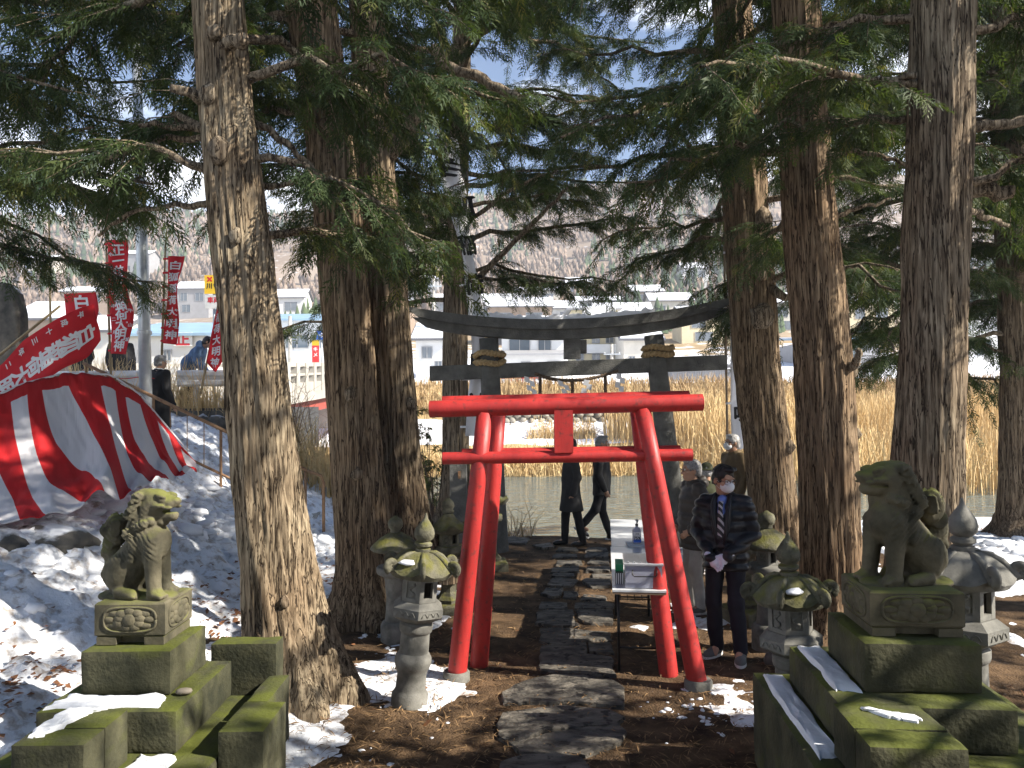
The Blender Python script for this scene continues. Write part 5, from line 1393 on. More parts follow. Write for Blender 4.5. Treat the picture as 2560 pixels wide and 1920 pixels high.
# ================================================================== people
SKIN = mat('skin', (0.50, 0.30, 0.20), rough=0.55, col2=(0.40, 0.22, 0.14), scale=14, spec=0.35)
EYEW = mat('eye_white', (0.7, 0.68, 0.64), rough=0.3, var=0.05)
IRIS = mat('dark_iris', (0.02, 0.012, 0.008), rough=0.2, var=0.1)
MASKM = mat('white_mask', (0.74, 0.77, 0.8), rough=0.8, var=0.06, scale=20)
BLKFR = mat('black_plastic', (0.02, 0.02, 0.022), rough=0.3, var=0.1)
def fabric(name, c, rough=0.8, v=0.3, sheen=0.0, scale=10, bump=0.25): return mat(name, c, rough=rough, var=v, scale=scale, bump=bump, bscale=70, spec=0.3)
def person(label, loc, rz, h=1.70, J=None, lean=0.0, head_yaw=0.0, head_pitch=0.0, coat=None, trousers=None, shoes=None, hair=None, mask=False, glasses=False, hat=None, gloves=None, vox=0.0165, extra=None, feet=(0, 0), footpitch=(0, 0)):
    """figure facing -Y before it is turned by rz; J overrides joints (x to the figure's left)"""
    j = dict(hipL=(.09, 0, .91), hipR=(-.09, 0, .91), kneeL=(.105, -.015, .49), kneeR=(-.105, -.015, .49), ankL=(.11, .03, .09), ankR=(-.11, .03, .09),
             shL=(.185, .01, 1.385), shR=(-.185, .01, 1.385), elL=(.25, .04, 1.10), elR=(-.25, .04, 1.10), wrL=(.235, -.07, .86), wrR=(-.235, -.07, .86))
    j.update(J or {}); k = h / 1.70
    j = {a: np.array(b, float) for a, b in j.items()}
    Rl = Matrix.Rotation(lean, 3, 'X'); RlN = np.array(Rl); piv = np.array([0, 0, 0.92])
    up = lambda p: RlN @ (np.array(p, float) - piv) + piv
    sh = {s: up(j['sh' + s]) for s in 'LR'}; el = {s: up(j['el' + s]) for s in 'LR'}; wr = {s: up(j['wr' + s]) for s in 'LR'}
    neck = up((0, .015, 1.44)); hc = up((0, -.015, 1.585))
    Rh = Matrix.Rotation(head_yaw, 3, 'Z') @ Matrix.Rotation(lean * 0.5 + head_pitch, 3, 'X'); RhN = np.array(Rh)
    hp = lambda p: hc + RhN @ np.array(p, float)
    # ---- body: one continuous skin surface
    S = SDF()
    S.ell(up((0, .0, 1.22)), (.14, .095, .2), .04, Rl); S.ell(up((0, 0, 1.0)), (.13, .09, .16), .04, Rl); S.ell((0, 0, .92), (.13, .09, .1), .04)
    S.cap(up((0, .02, 1.36)), hc + RhN @ np.array([0, .02, -.06]), .055, .052, .03)
    for s in 'LR':
        S.cap(up((0.1 if s == 'L' else -0.1, .01, 1.38)), sh[s], .05, .045, .03); S.cap(sh[s], el[s], .042, .036, .02); S.cap(el[s], wr[s], .036, .026, .02)
        S.cap(j['hip' + s], j['knee' + s], .07, .05, .03); S.cap(j['knee' + s], j['ank' + s], .048, .035, .02); S.cap(j['ank' + s], j['ank' + s] + [0, -.1, -.045], .035, .03, .02)
        if gloves is None:
            d = (wr[s] - el[s]); d = d / np.linalg.norm(d); sd_ = 1 if s == 'L' else -1
            fwd = np.array([0, -1.0, 0]); across = np.cross(d, [sd_, 0, 0]); across = across / (np.linalg.norm(across) + 1e-6)
            pc = wr[s] + d * .05
            S.cap(wr[s], pc, .026, .034, .015); S.cap(pc - across * .02, pc + across * .02, .02, .02, .01)
            for q in range(4):
                b0 = pc + across * (q - 1.5) * .019 + d * .025; ln = (.07, .078, .074, .06)[q]
                b1 = b0 + d * ln * .55; b2 = b1 + (d * .7 - np.array([sd_ * .5, 0, 0])) * ln * .5
                S.cap(b0, b1, .0095, .009, .004); S.cap(b1, b2, .009, .008, .004)
            S.cap(pc + across * .02, pc + across * .045 + d * .03, .011, .009, .006)
    E = lambda c, r, kk=.015, op='u': S.ell(hp(c), r, kk, Rh, op)
    E((0, .012, .028), (.076, .096, .092)); E((0, -.032, -.055), (.058, .062, .062), .03); E((0, -.06, -.088), (.03, .03, .022), .02)
    for s in (-1, 1):
        E((s * .028, -.088, .035), (.026, .012, .009), .01); E((s * .045, -.072, -.018), (.026, .02, .02), .015)
        E((s * .03, -.102, .012), (.017, .012, .010), .006, 's')
        E((s * .077, .008, -.012), (.011, .022, .033), .006)
    S.cap(hp((0, -.094, .018)), hp((0, -.113, -.028)), .009, .0145, .008); E((0, -.096, -.035), (.02, .014, .01), .008)
    E((0, -.09, -.062), (.024, .011, .006), .005); E((0, -.087, -.073), (.021, .011, .007), .005)
    V, Q = S.mesh(vox if vox < .011 else max(.0135, vox - .002))
    body = link('person', npmesh('person', V * k, Q), SKIN, smooth=True)
    body.location = Vector(tuple(map(float, loc))); body.rotation_euler = (0, 0, rz)
    tag(body, label, 'person', 'visitors at the shrine')
    K = Matrix.Scale(k, 4)
    def put(name, sdf, vx, m, disp=None, parent=body):
        V, Q = sdf.mesh(vx, disp); return link(name, npmesh(name, V * k, Q), m, parent, smooth=True)
    # ---- eyes
    for s in (-1, 1):
        e = MB().ball(hp((s * .03, -.088, .012)), .0125, 10, 8).xf(K).build('eye', EYEW, body, world=False, smooth=True)
        MB().ball(hp((s * .03, -.0985, .011)), .0058, 8, 6).xf(K).build('iris', IRIS, e, world=False, smooth=True)
    # ---- hair
    if hair:
        Hs = SDF(); Hs.ell(hp((0, .018, .036)), (.085, .104, .096), .01, Rh); Hs.ell(hp((0, .05, -.02)), (.078, .07, .07), .02, Rh)
        Hs.ell(hp((0, -.11, -.05)), (.085, .092, .118), .012, Rh, 's'); Hs.ell(hp((0, .02, -.13)), (.12, .13, .075), .01, Rh, 's')
        for s in (-1, 1): Hs.ell(hp((s * .085, -.005, -.02)), (.02, .03, .042), .006, Rh, 's')
        Hs.ell(hp((.015, -.05, .108)), (.06, .05, .026), .02, Rh)
        put('hair', Hs, .0085 if vox < .011 else .013, hair, lambda x, y, z: (fbm(x * 45, y * 45, z * 30, 3, 3) - .5) * .04)
    if mask:
        Mk = SDF(); Mk.ell(hp((0, -.066, -.045)), (.064, .06, .054), .01, Rh); Mk.ell(hp((0, -.1, -.03)), (.03, .03, .04), .03, Rh)
        Mk.ell(hp((0, .03, -.03)), (.1, .075, .12), .01, Rh, 's')
        mk = put('face_mask', Mk, .0065, MASKM, lambda x, y, z: .0016 * np.sin(z * 420))
        for s in (-1, 1):
            MB().tube([hp((s * .055, -.05, -.015)), hp((s * .078, -.01, .0)), hp((s * .082, .02, -.01)), hp((s * .075, -.005, -.045)), hp((s * .056, -.045, -.07))], .0016, 5).xf(K).build('ear_loop', MASKM, mk, world=False, smooth=True)
    if glasses:
        mb = MB()
        for s in (-1, 1):
            pts = [hp((s * .034 + .026 * math.cos(a) * (1 if abs(math.cos(a)) < .9 else .97), -.116 + abs(s * .034 + .026 * math.cos(a)) ** 2 * 2.2, .008 + .018 * math.copysign(abs(math.sin(a)) ** .7, math.sin(a)))) for a in np.linspace(0, 6.2832, 21)]
            mb.tube(pts, .0021, 6, caps=False)
            mb.tube([hp((s * .06, -.105, .014)), hp((s * .079, -.05, .012)), hp((s * .083, .0, .008)), hp((s * .082, .02, -.006))], .002, 6)
        mb.tube([hp((-.009, -.116, .014)), hp((0, -.118, .017)), hp((.009, -.116, .014))], .002, 6)
        mb.xf(K).build('glasses', BLKFR, body, world=False, smooth=True)
    if hat:
        Ht = SDF(); Ht.ell(hp((0, .012, .075)), (.09, .105, .075), .01, Rh); Ht.ell(hp((0, .012, .04)), (.14, .155, .016), .02, Rh)
        put('hat', Ht, .009, hat, lambda x, y, z: (fbm(x * 20, y * 20, z * 20, 2, 3) - .5) * .01)
    # ---- coat
    if coat:
        C = SDF(); fat = coat.get('fat', 1.0); hem = coat.get('hem', .78); flare = coat.get('flare', .19)
        C.ell(up((0, .01, 1.245)), (.19 * fat, .135 * fat, .2), .03, Rl); C.cap(up((-.13, .015, 1.365)), up((.13, .015, 1.365)), .066, .066, .06)
        C.ell(up((0, -.005, 1.04)), (.18 * fat, .145 * fat, .2), .05, Rl)
        C.cap((0, 0, .95), (0, .01, hem), .178 * fat, flare, .05, sy=.74)
        for s in 'LR':
            C.cap(sh[s], el[s], .068 * fat, .062, .04); C.cap(el[s], wr[s], .064, .05, .02)
        for i in range(10):
            a0, a1 = 6.2832 * i / 10, 6.2832 * (i + 1) / 10; r = .068; zc = coat.get('collar', 1.435)
            C.cap(up((r * math.cos(a0), .02 + r * math.sin(a0), zc + .02 * math.sin(a0))), up((r * math.cos(a1), .02 + r * math.sin(a1), zc + .02 * math.sin(a1))), coat.get('cr', .022), None, .012)
        if coat.get('hood'):
            C.ell(up((0, .11, 1.44)), (.105, .07, .085), .03, Rl)
        C.cut((0, 0, -1), -hem)
        pf = coat.get('puff', 0)
        def disp(x, y, z, pf=pf):
            d = (fbm(x * 7, y * 7, z * 5, 3, 8) - .5) * .03 + (fbm(x * 22, y * 22, z * 10, 2, 9) - .5) * .010
            if pf: d = d - pf * (np.abs(np.sin(z * 36 + 2.2 * (fbm(x * 4, y * 4, z * 4, 2, 2) - .5))) - .5)
            return d
        cobj = put('coat', C, vox, coat['m'], disp)
        if coat.get('open'):
            # shirt front and tie in the opening
            sh_ = SDF()
            sh_.ell(up((0, -.055, 1.27)), (.05, .096, .175), .01, Rl); sh_.ell(up((0, -.05, 1.4)), (.052, .055, .05), .02, Rl)
            put('shirt', sh_, .009, coat['open'])
            pts = [up((.0, -.118, 1.405)), up((.0, -.135, 1.385)), up((.0, -.156, 1.33)), up((.003, -.166, 1.24)), up((.006, -.166, 1.15)), up((.008, -.160, 1.06))]
            wd = [.02, .022, .019, .026, .032, .034]
            V, F = [], []
            for i, (p, w) in enumerate(zip(pts, wd)):
                V += [p + [-w, .004, 0], p + [0, -.006, 0], p + [w, .004, 0], p + [0, .014, 0]]
            for i in range(len(pts) - 1):
                for q in range(4): F.append((4 * i + q, 4 * i + (q + 1) % 4, 4 * i + 4 + (q + 1) % 4, 4 * i + 4 + q))
            F += [(3, 2, 1, 0), tuple(4 * (len(pts) - 1) + q for q in range(4))]
            MB().add(V, F).xf(K).build('tie', coat['tie'], body, world=False)
            # lapels
            for s in (-1, 1):
                MB().tube([up((s * .06, -.05, 1.45)), up((s * .066, -.115, 1.38)), up((s * .062, -.142, 1.25)), up((s * .045, -.152, 1.12)), up((s * .02, -.152, .98))], [.02, .026, .026, .022, .014], 8).xf(K).build('lapel', coat['m'], cobj, world=False, smooth=True)
        if coat.get('buttons'):
            for z in np.linspace(1.32, hem + .2, 4): MB().ball(up((.01, -.15, z)), (.01, .004, .01), 8, 4).xf(K).build('button', BLKFR, cobj, world=False, smooth=True)
    if trousers:
        T = SDF(); T.ell((0, .005, .93), (.15, .115, .12), .04)
        for s in 'LR':
            T.cap(j['hip' + s], j['knee' + s], .088, .07, .03); T.cap(j['knee' + s], j['ank' + s] + [0, 0, .0], .068, .06, .02)
        put('trousers', T, vox, trousers, lambda x, y, z: (fbm(x * 12, y * 12, z * 9, 3, 12) - .5) * .028)
    if shoes:
        sole = shoes[1] if isinstance(shoes, tuple) else None; sm = shoes[0] if sole else shoes
        for i, s in enumerate('LR'):
            a = j['ank' + s]; yw = Matrix.Rotation(feet[i], 3, 'Z') @ Matrix.Rotation(footpitch[i], 3, 'X'); yn = np.array(yw)
            fp = lambda p: a + yn @ np.array(p, float)
            F_ = SDF(); F_.ell(fp((0, .0, -.035)), (.045, .065, .055), .02, yw); F_.ell(fp((0, -.10, -.052)), (.05, .10, .042), .03, yw); F_.cap(fp((0, .0, -.02)), fp((0, .01, .03)), .05, .05, .02)
            n = yn @ np.array([0, 0, 1.0]); F_.cut(-n, -(n @ fp((0, 0, -.083))))
            so = put('shoe', F_, .009 if vox < .011 else .014, sm)
            if sole:
                mb = MB(); P = [fp((.052 * math.cos(t_) * (1 if math.sin(t_) < 0 else .85), -.062 + .148 * math.sin(t_), -.088)) for t_ in np.linspace(0, 6.2832, 25)[:-1]]
                mb.slab([tuple(p) for p in P], tuple(n * .026)); mb.xf(K).build('sole', sole, so, world=False)
    if gloves:
        for s in 'LR':
            G = SDF(); a = wr[s]; o = wr['R' if s == 'L' else 'L']; sd_ = 1 if s == 'L' else -1
            d = np.array([-sd_ * .75, -.25, -.6]); d = d / np.linalg.norm(d); ac = np.array([-sd_ * .55, 0.1, .8]); ac = ac - d * (ac @ d); ac = ac / np.linalg.norm(ac); nn = np.cross(d, ac)
            if nn[1] > 0: nn = -nn
            pc = a + d * .055
            G.cap(a - d * .03, a, .036, .034, .01); G.cap(a, pc, .033, .038, .02); G.cap(pc - ac * .024, pc + ac * .024, .026, .026, .015)
            for q in range(4):
                b0 = pc + ac * (1.5 - q) * .021 + d * .025; ln = (.07, .08, .076, .062)[q]
                b1 = b0 + (d * .9 - nn * .1) * ln * .5; b2 = b1 + (d * .55 - ac * .1 - nn * -.5) * ln * .5
                G.cap(b0, b1, .0125, .0115, .004); G.cap(b1, b2, .0115, .0095, .004)
            G.cap(pc + ac * .03 + nn * .01, pc + ac * .045 + d * .03 + nn * .012, .014, .012, .008); G.cap(pc + ac * .045 + d * .03 + nn * .012, pc + ac * .035 + d * .06 + nn * .014, .012, .0105, .004)
            put('glove', G, .0055, gloves)
    if extra: extra(body, up, K)
    return body
NAVYP = fabric('black_padded_nylon', (0.016, 0.017, 0.022), rough=0.33, bump=0.12)
NAVYT = fabric('navy_trousers', (0.014, 0.015, 0.026)); BROWNP = fabric('brown_black_padded_nylon', (0.05, 0.042, 0.036), rough=0.5)
SHIRT = fabric('blue_shirt', (0.16, 0.24, 0.62), v=0.1); CHAR = fabric('charcoal_wool', (0.03, 0.03, 0.031)); BLKT = fabric('black_trousers', (0.016, 0.016, 0.018))
OLIVEB = fabric('brown_olive_jacket', (0.13, 0.09, 0.045)); GREYT = fabric('light_grey_trousers', (0.42, 0.41, 0.38), v=0.2); OLIVE = fabric('olive_felt', (0.075, 0.08, 0.04))
BLUEJ = fabric('blue_grey_jacket', (0.11, 0.19, 0.33)); ROBE = fabric('black_robe', (0.014, 0.014, 0.016)); HAKA = fabric('dark_plum_cloth', (0.07, 0.04, 0.055))
HBLK = mat('black_hair', (0.015, 0.013, 0.012), rough=0.45, var=0.3, scale=60); HGREY = mat('grey_hair', (0.33, 0.32, 0.31), rough=0.55, col2=(0.16, 0.155, 0.15), scale=60); HWHITE = mat('white_hair', (0.6, 0.59, 0.57), rough=0.55, col2=(0.4, 0.39, 0.38), scale=60)
SHOEB = mat('black_leather', (0.015, 0.014, 0.014), rough=0.3, var=0.2); SHOEG = mat('grey_sneaker', (0.14, 0.14, 0.13), rough=0.7, var=0.2); SOLEW = mat('white_rubber', (0.7, 0.7, 0.68), rough=0.6, var=0.1)
GLOVE = mat('white_glove', (0.70, 0.73, 0.84), rough=0.8, var=0.08, scale=30, bump=0.2, bscale=100)
m = bpy.data.materials.new('striped_tie'); t, N, L = nodes(m); b = N['Principled BSDF']; b.inputs['Roughness'].default_value = 0.6
wv = N.new('ShaderNodeTexWave'); wv.wave_type = 'BANDS'; wv.bands_direction = 'DIAGONAL'; wv.inputs['Scale'].default_value = 9.0
tc = N.new('ShaderNodeTexCoord'); L(tc.outputs['Object'], wv.inputs['Vector'])
cr = N.new('ShaderNodeValToRGB'); cr.color_ramp.interpolation = 'CONSTANT'; cr.color_ramp.elements[0].color = (0.012, 0.013, 0.02, 1); cr.color_ramp.elements[1].color = (0.42, 0.42, 0.45, 1); cr.color_ramp.elements[1].position = 0.62
L(wv.outputs['Fac'], cr.inputs[0]); L(cr.outputs[0], b.inputs['Base Color']); TIE = m

x = lambda px, y: (px - CX) / FPX * y
person('person in a black padded jacket, striped tie, mask and white gloves with hands clasped', (x(1806, 6.95), 6.95, gz(x(1806, 6.95), 6.95)), R(-28), 1.71,
       J=dict(shL=(.18, .01, 1.365), shR=(-.18, .01, 1.365), elL=(.24, .035, 1.12), elR=(-.25, .045, 1.12), wrL=(.075, -.225, .955), wrR=(-.07, -.235, .925), kneeL=(.10, -.03, .49), ankL=(.13, -.03, .09), ankR=(-.10, .06, .09)),
       head_yaw=R(48), head_pitch=R(14), coat=dict(m=NAVYP, hem=.80, puff=.018, fat=1.1, open=SHIRT, tie=TIE, flare=.2), trousers=NAVYT, shoes=(SHOEG, SOLEW), hair=HBLK, mask=True, glasses=True, gloves=GLOVE, vox=.0095, feet=(R(10), R(-18)))
person('grey-haired person with glasses in a dark brown quilted jacket and light grey trousers', (x(1728, 8.55), 8.55, gz(x(1728, 8.55), 8.55)), R(-82), 1.66,
       J=dict(elL=(.27, .08, 1.1), elR=(-.27, .08, 1.1), wrL=(.2, -.1, .95), wrR=(-.2, -.1, .95)), coat=dict(m=BROWNP, hem=.72, puff=.013, fat=1.15, hood=True, collar=1.45, cr=.04), trousers=GREYT, shoes=(SHOEG, SOLEW), hair=HGREY, glasses=True, vox=.014)
person('white-haired masked person in a brown jacket standing by the river bank', (x(1830, 11.5), 11.5, gz(x(1830, 11.5), 11.5)), R(-72), 1.75,
       coat=dict(m=OLIVEB, hem=.68, fat=1.08, cr=.03, collar=1.45), trousers=BLKT, shoes=SHOEB, hair=HWHITE, mask=True, glasses=True)
person('person in an olive hat and coat with the back turned', (x(1764, 10.3), 10.3, gz(x(1764, 10.3), 10.3)), R(165), 1.46, vox=.021, coat=dict(m=OLIVE, hem=.6, fat=1.1), trousers=BLKT, shoes=SHOEB, hair=HGREY, hat=OLIVE)
person('person in a long dark coat standing on the path beyond the gates', (x(1424, 12.5), 12.5, gz(x(1424, 12.5), 12.5)), R(-78), 1.72,
       J=dict(ankL=(.10, .16, .09), ankR=(-.10, -.08, .09), kneeL=(.1, .08, .48), kneeR=(-.1, -.06, .49), wrL=(.2, -.02, .85), wrR=(-.2, -.05, .85)), coat=dict(m=CHAR, hem=.56, flare=.25, cr=.028), trousers=BLKT, shoes=SHOEB, hair=HBLK)
person('person in dark clothes striding along the river bank', (x(1502, 12.95), 12.95, gz(x(1502, 12.95), 12.95)), R(78), 1.74,
       J=dict(hipL=(.09, 0, .91), kneeL=(.1, .02, .50), ankL=(.1, -.12, .09), kneeR=(-.1, .10, .52), ankR=(-.1, .34, .24), wrL=(.22, .05, .86), elL=(.25, .1, 1.1)), coat=dict(m=CHAR, hem=.74, fat=1.02), trousers=BLKT, shoes=(SHOEB, SOLEW), hair=HGREY, footpitch=(0, R(35)))
zs = 0.36 + 6 * .195
person('grey-haired person in a long black robe standing on the stone steps', (-6.08, 13.35, zs), R(150), 1.64,
       vox=.021, coat=dict(m=ROBE, hem=.42, flare=.24, fat=1.12, cr=.024), trousers=HAKA, shoes=SHOEB, hair=HGREY, J=dict(wrR=(-.22, -.12, .82)),
       extra=lambda b, up, K: MB().lathe([(.062, 1.44), (.07, 1.445), (.066, 1.475), (.058, 1.478)], 20, (0, .02, 0)).xf(K).build('white_collar', INKW, b, world=False, smooth=True))
person('person in a blue jacket bending over behind the guardrail', (x(470, 16.6), 16.6, 2.25), R(95), 1.68, lean=R(38), vox=.021, coat=dict(m=BLUEJ, hem=.72, fat=1.12, hood=True, cr=.03), trousers=BLKT, shoes=SHOEB, hair=HBLK,
       J=dict(elL=(.24, -.12, 1.12), elR=(-.24, -.12, 1.12), wrL=(.16, -.34, 1.05), wrR=(-.16, -.34, 1.05)))
person('dark-haired person in a black cloak behind the upright red banner', (x(302, 17.2), 17.2, 2.25), R(40), 1.72, vox=.021, coat=dict(m=ROBE, hem=.35, flare=.42, fat=1.15, cr=.03), trousers=BLKT, shoes=SHOEB, hair=HBLK)
person('person in a wide black coat behind the slanting red banner', (x(205, 17.0), 17.0, 2.25), R(-30), 1.76, vox=.021, coat=dict(m=ROBE, hem=.4, flare=.34, fat=1.2, cr=.03), trousers=BLKT, shoes=SHOEB, hair=HBLK)
person('person in a blue jacket half hidden behind the slanting red banner', (x(118, 16.8), 16.8, 2.25), R(-60), 1.70, vox=.021, coat=dict(m=BLUEJ, hem=.7, fat=1.15, cr=.03), trousers=BLKT, shoes=SHOEB, hair=HBLK)
# ================================================================== folding tables and what lies on them
TABTOP = mat('white_laminate', (0.62, 0.64, 0.66), rough=0.22, var=0.08, scale=3, spec=0.5)
TEDGE = mat('wood_edge', (0.3, 0.2, 0.13), rough=0.6); BLKS = mat('black_steel', (0.015, 0.015, 0.016), rough=0.4, var=0.2)
def table(label, x0, x1, y0, y1):
    t = thing('folding_table', label, 'table', ((x0 + x1) / 2, (y0 + y1) / 2, 0), group='folding tables by the path')
    tp = box('table_top', (x0, y0, 0.70), (x1, y1, 0.716), TABTOP, t)
    box('edge_band', (x0 + 0.003, y0 + 0.003, 0.68), (x1 - 0.003, y1 - 0.003, 0.699), TEDGE, tp)
    for y in (y0 + 0.12, y1 - 0.12):
        for xx in (x0 + 0.05, x1 - 0.05):
            MB().tube([(xx, y, 0.68), (xx, y, 0.0)], 0.0125, 8).build('leg', BLKS, t, smooth=True)
        MB().tube([(x0 + 0.05, y, 0.2), (x1 - 0.05, y, 0.2)], 0.009, 8).build('stretcher', BLKS, t, smooth=True)
    mb = MB()
    for k in range(6): mb.tube([(x0 + 0.07 + k * (x1 - x0 - 0.14) / 5, y0 + 0.14, 0.6), (x0 + 0.07 + k * (x1 - x0 - 0.14) / 5, y1 - 0.14, 0.6)], 0.004, 6)
    for y in (y0 + 0.14, (y0 + y1) / 2, y1 - 0.14): mb.tube([(x0 + 0.06, y, 0.607), (x1 - 0.06, y, 0.607)], 0.005, 6)
    mb.build('wire_shelf', BLKS, t, smooth=True)
    return t
tx0 = onz(1531, 1475, 0.716)[0]; tx1 = tx0 + 0.45; ty0 = onz(1531, 1475, 0.716)[1]
TROT = R(-6.8)
rot_thing(table('white folding table carrying the plastic bin and sanitiser beside the path', tx0, tx1, ty0, ty0 + 1.98), TROT, (tx0, ty0))
rot_thing(table('far white folding table set end to end behind the other', tx0 + 0.01, tx1 + 0.01, ty0 + 2.0, ty0 + 3.98), TROT, (tx0, ty0))
# clear plastic bin with clipped lid
CLEAR = mat('milky_clear_plastic', (0.62, 0.64, 0.78), rough=0.18, var=0.06, trans=0.45, spec=0.5)
LID = mat('clear_lid', (0.7, 0.72, 0.78), rough=0.12, var=0.05, trans=0.5)
bx0, by0 = tx0 + 0.11, ty0 + 0.06; bx1, by1 = bx0 + 0.31, by0 + 0.44; zt = 0.718
bn = thing('storage_bin', 'milky clear plastic storage bin with lid and black carrying handle', 'bin', ((bx0 + bx1) / 2, (by0 + by1) / 2, zt))
mb = MB(); th = 0.004
for lo, hi in (((bx0 + .02, by0 + .02, zt), (bx1 - .02, by1 - .02, zt + th)), ((bx0, by0, zt + .004), (bx1, by0 + th, zt + .19)), ((bx0, by1 - th, zt + .004), (bx1, by1, zt + .19)), ((bx0, by0 + th, zt + .004), (bx0 + th, by1 - th, zt + .19)), ((bx1 - th, by0 + th, zt + .004), (bx1, by1 - th, zt + .19))): mb.box(lo, hi)
mb.build('tub', CLEAR, bn)
ld = MB().box((bx0 - .012, by0 - .012, zt + .191), (bx1 + .012, by1 + .012, zt + .212), bev=.004).build('lid', LID, bn)
mb = MB()
for k in range(6): mb.box((bx0 + .02 + k * .052, by0 + .01, zt + .213), (bx0 + .032 + k * .052, by1 - .02, zt + .221))
mb.build('lid_ribs', LID, ld)
MB().tube([(bx0 + .06, by0 - .008, zt + .16), (bx0 + .06, by0 - .016, zt + .12), (bx0 + .075, by0 - .018, zt + .105), (bx1 - .06, by0 - .018, zt + .105), (bx1 - .045, by0 - .016, zt + .12), (bx1 - .045, by0 - .008, zt + .16)], .005, 8).build('handle', BLKS, bn, smooth=True)
cn = box('papers', (bx0 + .03, by0 + .05, zt + .006), (bx1 - .04, by1 - .06, zt + .06), PAPER, bn)
rot_thing(bn, TROT, (tx0, ty0))
# striped box left of the bin
sb = thing('striped_box', 'small black and white striped box with green lid beside the bin', 'box', (tx0 + .065, ty0 + .33, zt))
sx0, sx1, sy0, sy1 = tx0 + .03, tx0 + .1, ty0 + .2, ty0 + .5
box('carton', (sx0, sy0, zt), (sx1, sy1, zt + .1), BLKFR, sb)
for k in range(4): box('stripe', (sx0 + .005 + k * .017, sy0 - .003, zt + .002), (sx0 + .013 + k * .017, sy0 - .0005, zt + .098), INKW, sb)
box('green_lid', (sx0, sy0 + .06, zt + .101), (sx1, sy1, zt + .16), mat('green_card', (0.05, 0.4, 0.16), rough=0.6, var=0.1), sb)
rot_thing(sb, TROT, (tx0, ty0))
# papers and sanitiser bottles
def bottle(label, cx, cy, z, s):
    t = thing('sanitiser_bottle', label, 'bottle', (cx, cy, z), group='sanitiser bottles on the table')
    V, F = [], []; prof = [(.036, 0), (.04, .006), (.04, .12), (.036, .14), (.02, .155), (.0125, .16), (.0125, .172)]; n = 24
    for r, z_ in prof:
        for i in range(n):
            a = 6.2832 * i / n; c, q = math.cos(a), math.sin(a); e = .55 if r > .02 else 1
            V.append((r * 1.05 * math.copysign(abs(c) ** e, c), r * .72 * math.copysign(abs(q) ** e, q), z_))
    for j in range(len(prof) - 1):
        for i in range(n): F.append((j * n + i, j * n + (i + 1) % n, (j + 1) * n + (i + 1) % n, (j + 1) * n + i))
    F += [tuple(range(n))[::-1], tuple((len(prof) - 1) * n + i for i in range(n))]
    bo = MB().add(V, F).build('flask', CLEAR, t, world=False, auto=40)
    lb = MB().box((-.036, -.0335, .012), (.036, -.0305, .112)).build('label', INKW, bo, world=False)
    MB().box((-.036, -.0352, .012), (.036, -.0338, .04)).build('blue_band', BLUEP, lb, world=False)
    for txt, sz, zc, w in (('75%', .042, .055, .0012), ('消毒', .02, .096, 0), ('アルコール', .012, .08, 0)):
        V, F = glyphs(txt, sz)
        if w: V, F = bold(V, F, w)
        MB().add(V + np.array([0, -.0358, zc]), F).build('lettering', INKB, lb, world=False)
    pm = MB().tube([(0, 0, .173), (0, 0, .19)], .014, 14).build('pump_collar', BLKFR, t, world=False, smooth=True)
    MB().tube([(0, 0, .191), (0, 0, .215)], .005, 8).build('stem', INKW, t, world=False, smooth=True)
    MB().tube([(.008, .01, .222), (0, 0, .224), (0, -.03, .224), (0, -.045, .212)], [.011, .012, .007, .005], 10).build('nozzle', mat('grey_pump', (0.2, 0.22, 0.26), rough=0.4), t, world=False, smooth=True)
    t.scale = (s, s, s); return t
yb = onz(1592, 1362, 0.72)[1]; xb = onz(1592, 1362, 0.72)[0]
pp = thing('paper_stack', 'flat stack of pale papers under the sanitiser bottle', 'papers', (xb + .05, yb + .02, 0.717))
for k, (dx, a) in enumerate(((0, 0.05), (0.02, -0.04), (-0.01, 0.02))):
    MB().box((xb - .1 + dx, yb - .1, .7175 + k * .0065), (xb + .22 + dx, yb + .12, .7235 + k * .0065), rz=a).build('sheet', [PAPER, mat('pale_blue_paper', (0.5, 0.58, 0.72), rough=0.8, var=0.05), PAPER][k], pp)
bottle('pump bottle of hand sanitiser with a 75% label on the white table', xb, yb, 0.739, 1.12)
bottle('second pump bottle just behind the one with the 75% label', xb + .03, yb + .16, 0.7165, 1.1)

# ================================================================== cloth: red and white curtain, banners
m = bpy.data.materials.new('striped_cotton'); t, N, L = nodes(m); b = N['Principled BSDF']; b.inputs['Roughness'].default_value = 0.75
at_ = N.new('ShaderNodeAttribute'); at_.attribute_name = 'stripe'
hf = N.new('ShaderNodeMath'); hf.operation = 'MULTIPLY'; hf.inputs[1].default_value = 0.5; fr_ = N.new('ShaderNodeMath'); fr_.operation = 'FRACT'
lt = N.new('ShaderNodeMath'); lt.operation = 'LESS_THAN'; lt.inputs[1].default_value = 0.5
ab = N.new('ShaderNodeAttribute'); ab.attribute_name = 'down'; lb_ = N.new('ShaderNodeMath'); lb_.operation = 'LESS_THAN'; lb_.inputs[1].default_value = 0.08; L(ab.outputs['Fac'], lb_.inputs[0])
gt = N.new('ShaderNodeMath'); gt.operation = 'MAXIMUM'; L(lb_.outputs[0], gt.inputs[1])
mx = N.new('ShaderNodeMix'); mx.data_type = 'RGBA'; mx.inputs['A'].default_value = (0.78, 0.77, 0.8, 1); mx.inputs['B'].default_value = (0.62, 0.015, 0.02, 1)
L(at_.outputs['Fac'], hf.inputs[0]); L(hf.outputs[0], fr_.inputs[0]); L(fr_.outputs[0], lt.inputs[0]); L(lt.outputs[0], gt.inputs[0]); L(gt.outputs[0], mx.inputs['Factor']); L(mx.outputs['Result'], b.inputs['Base Color'])
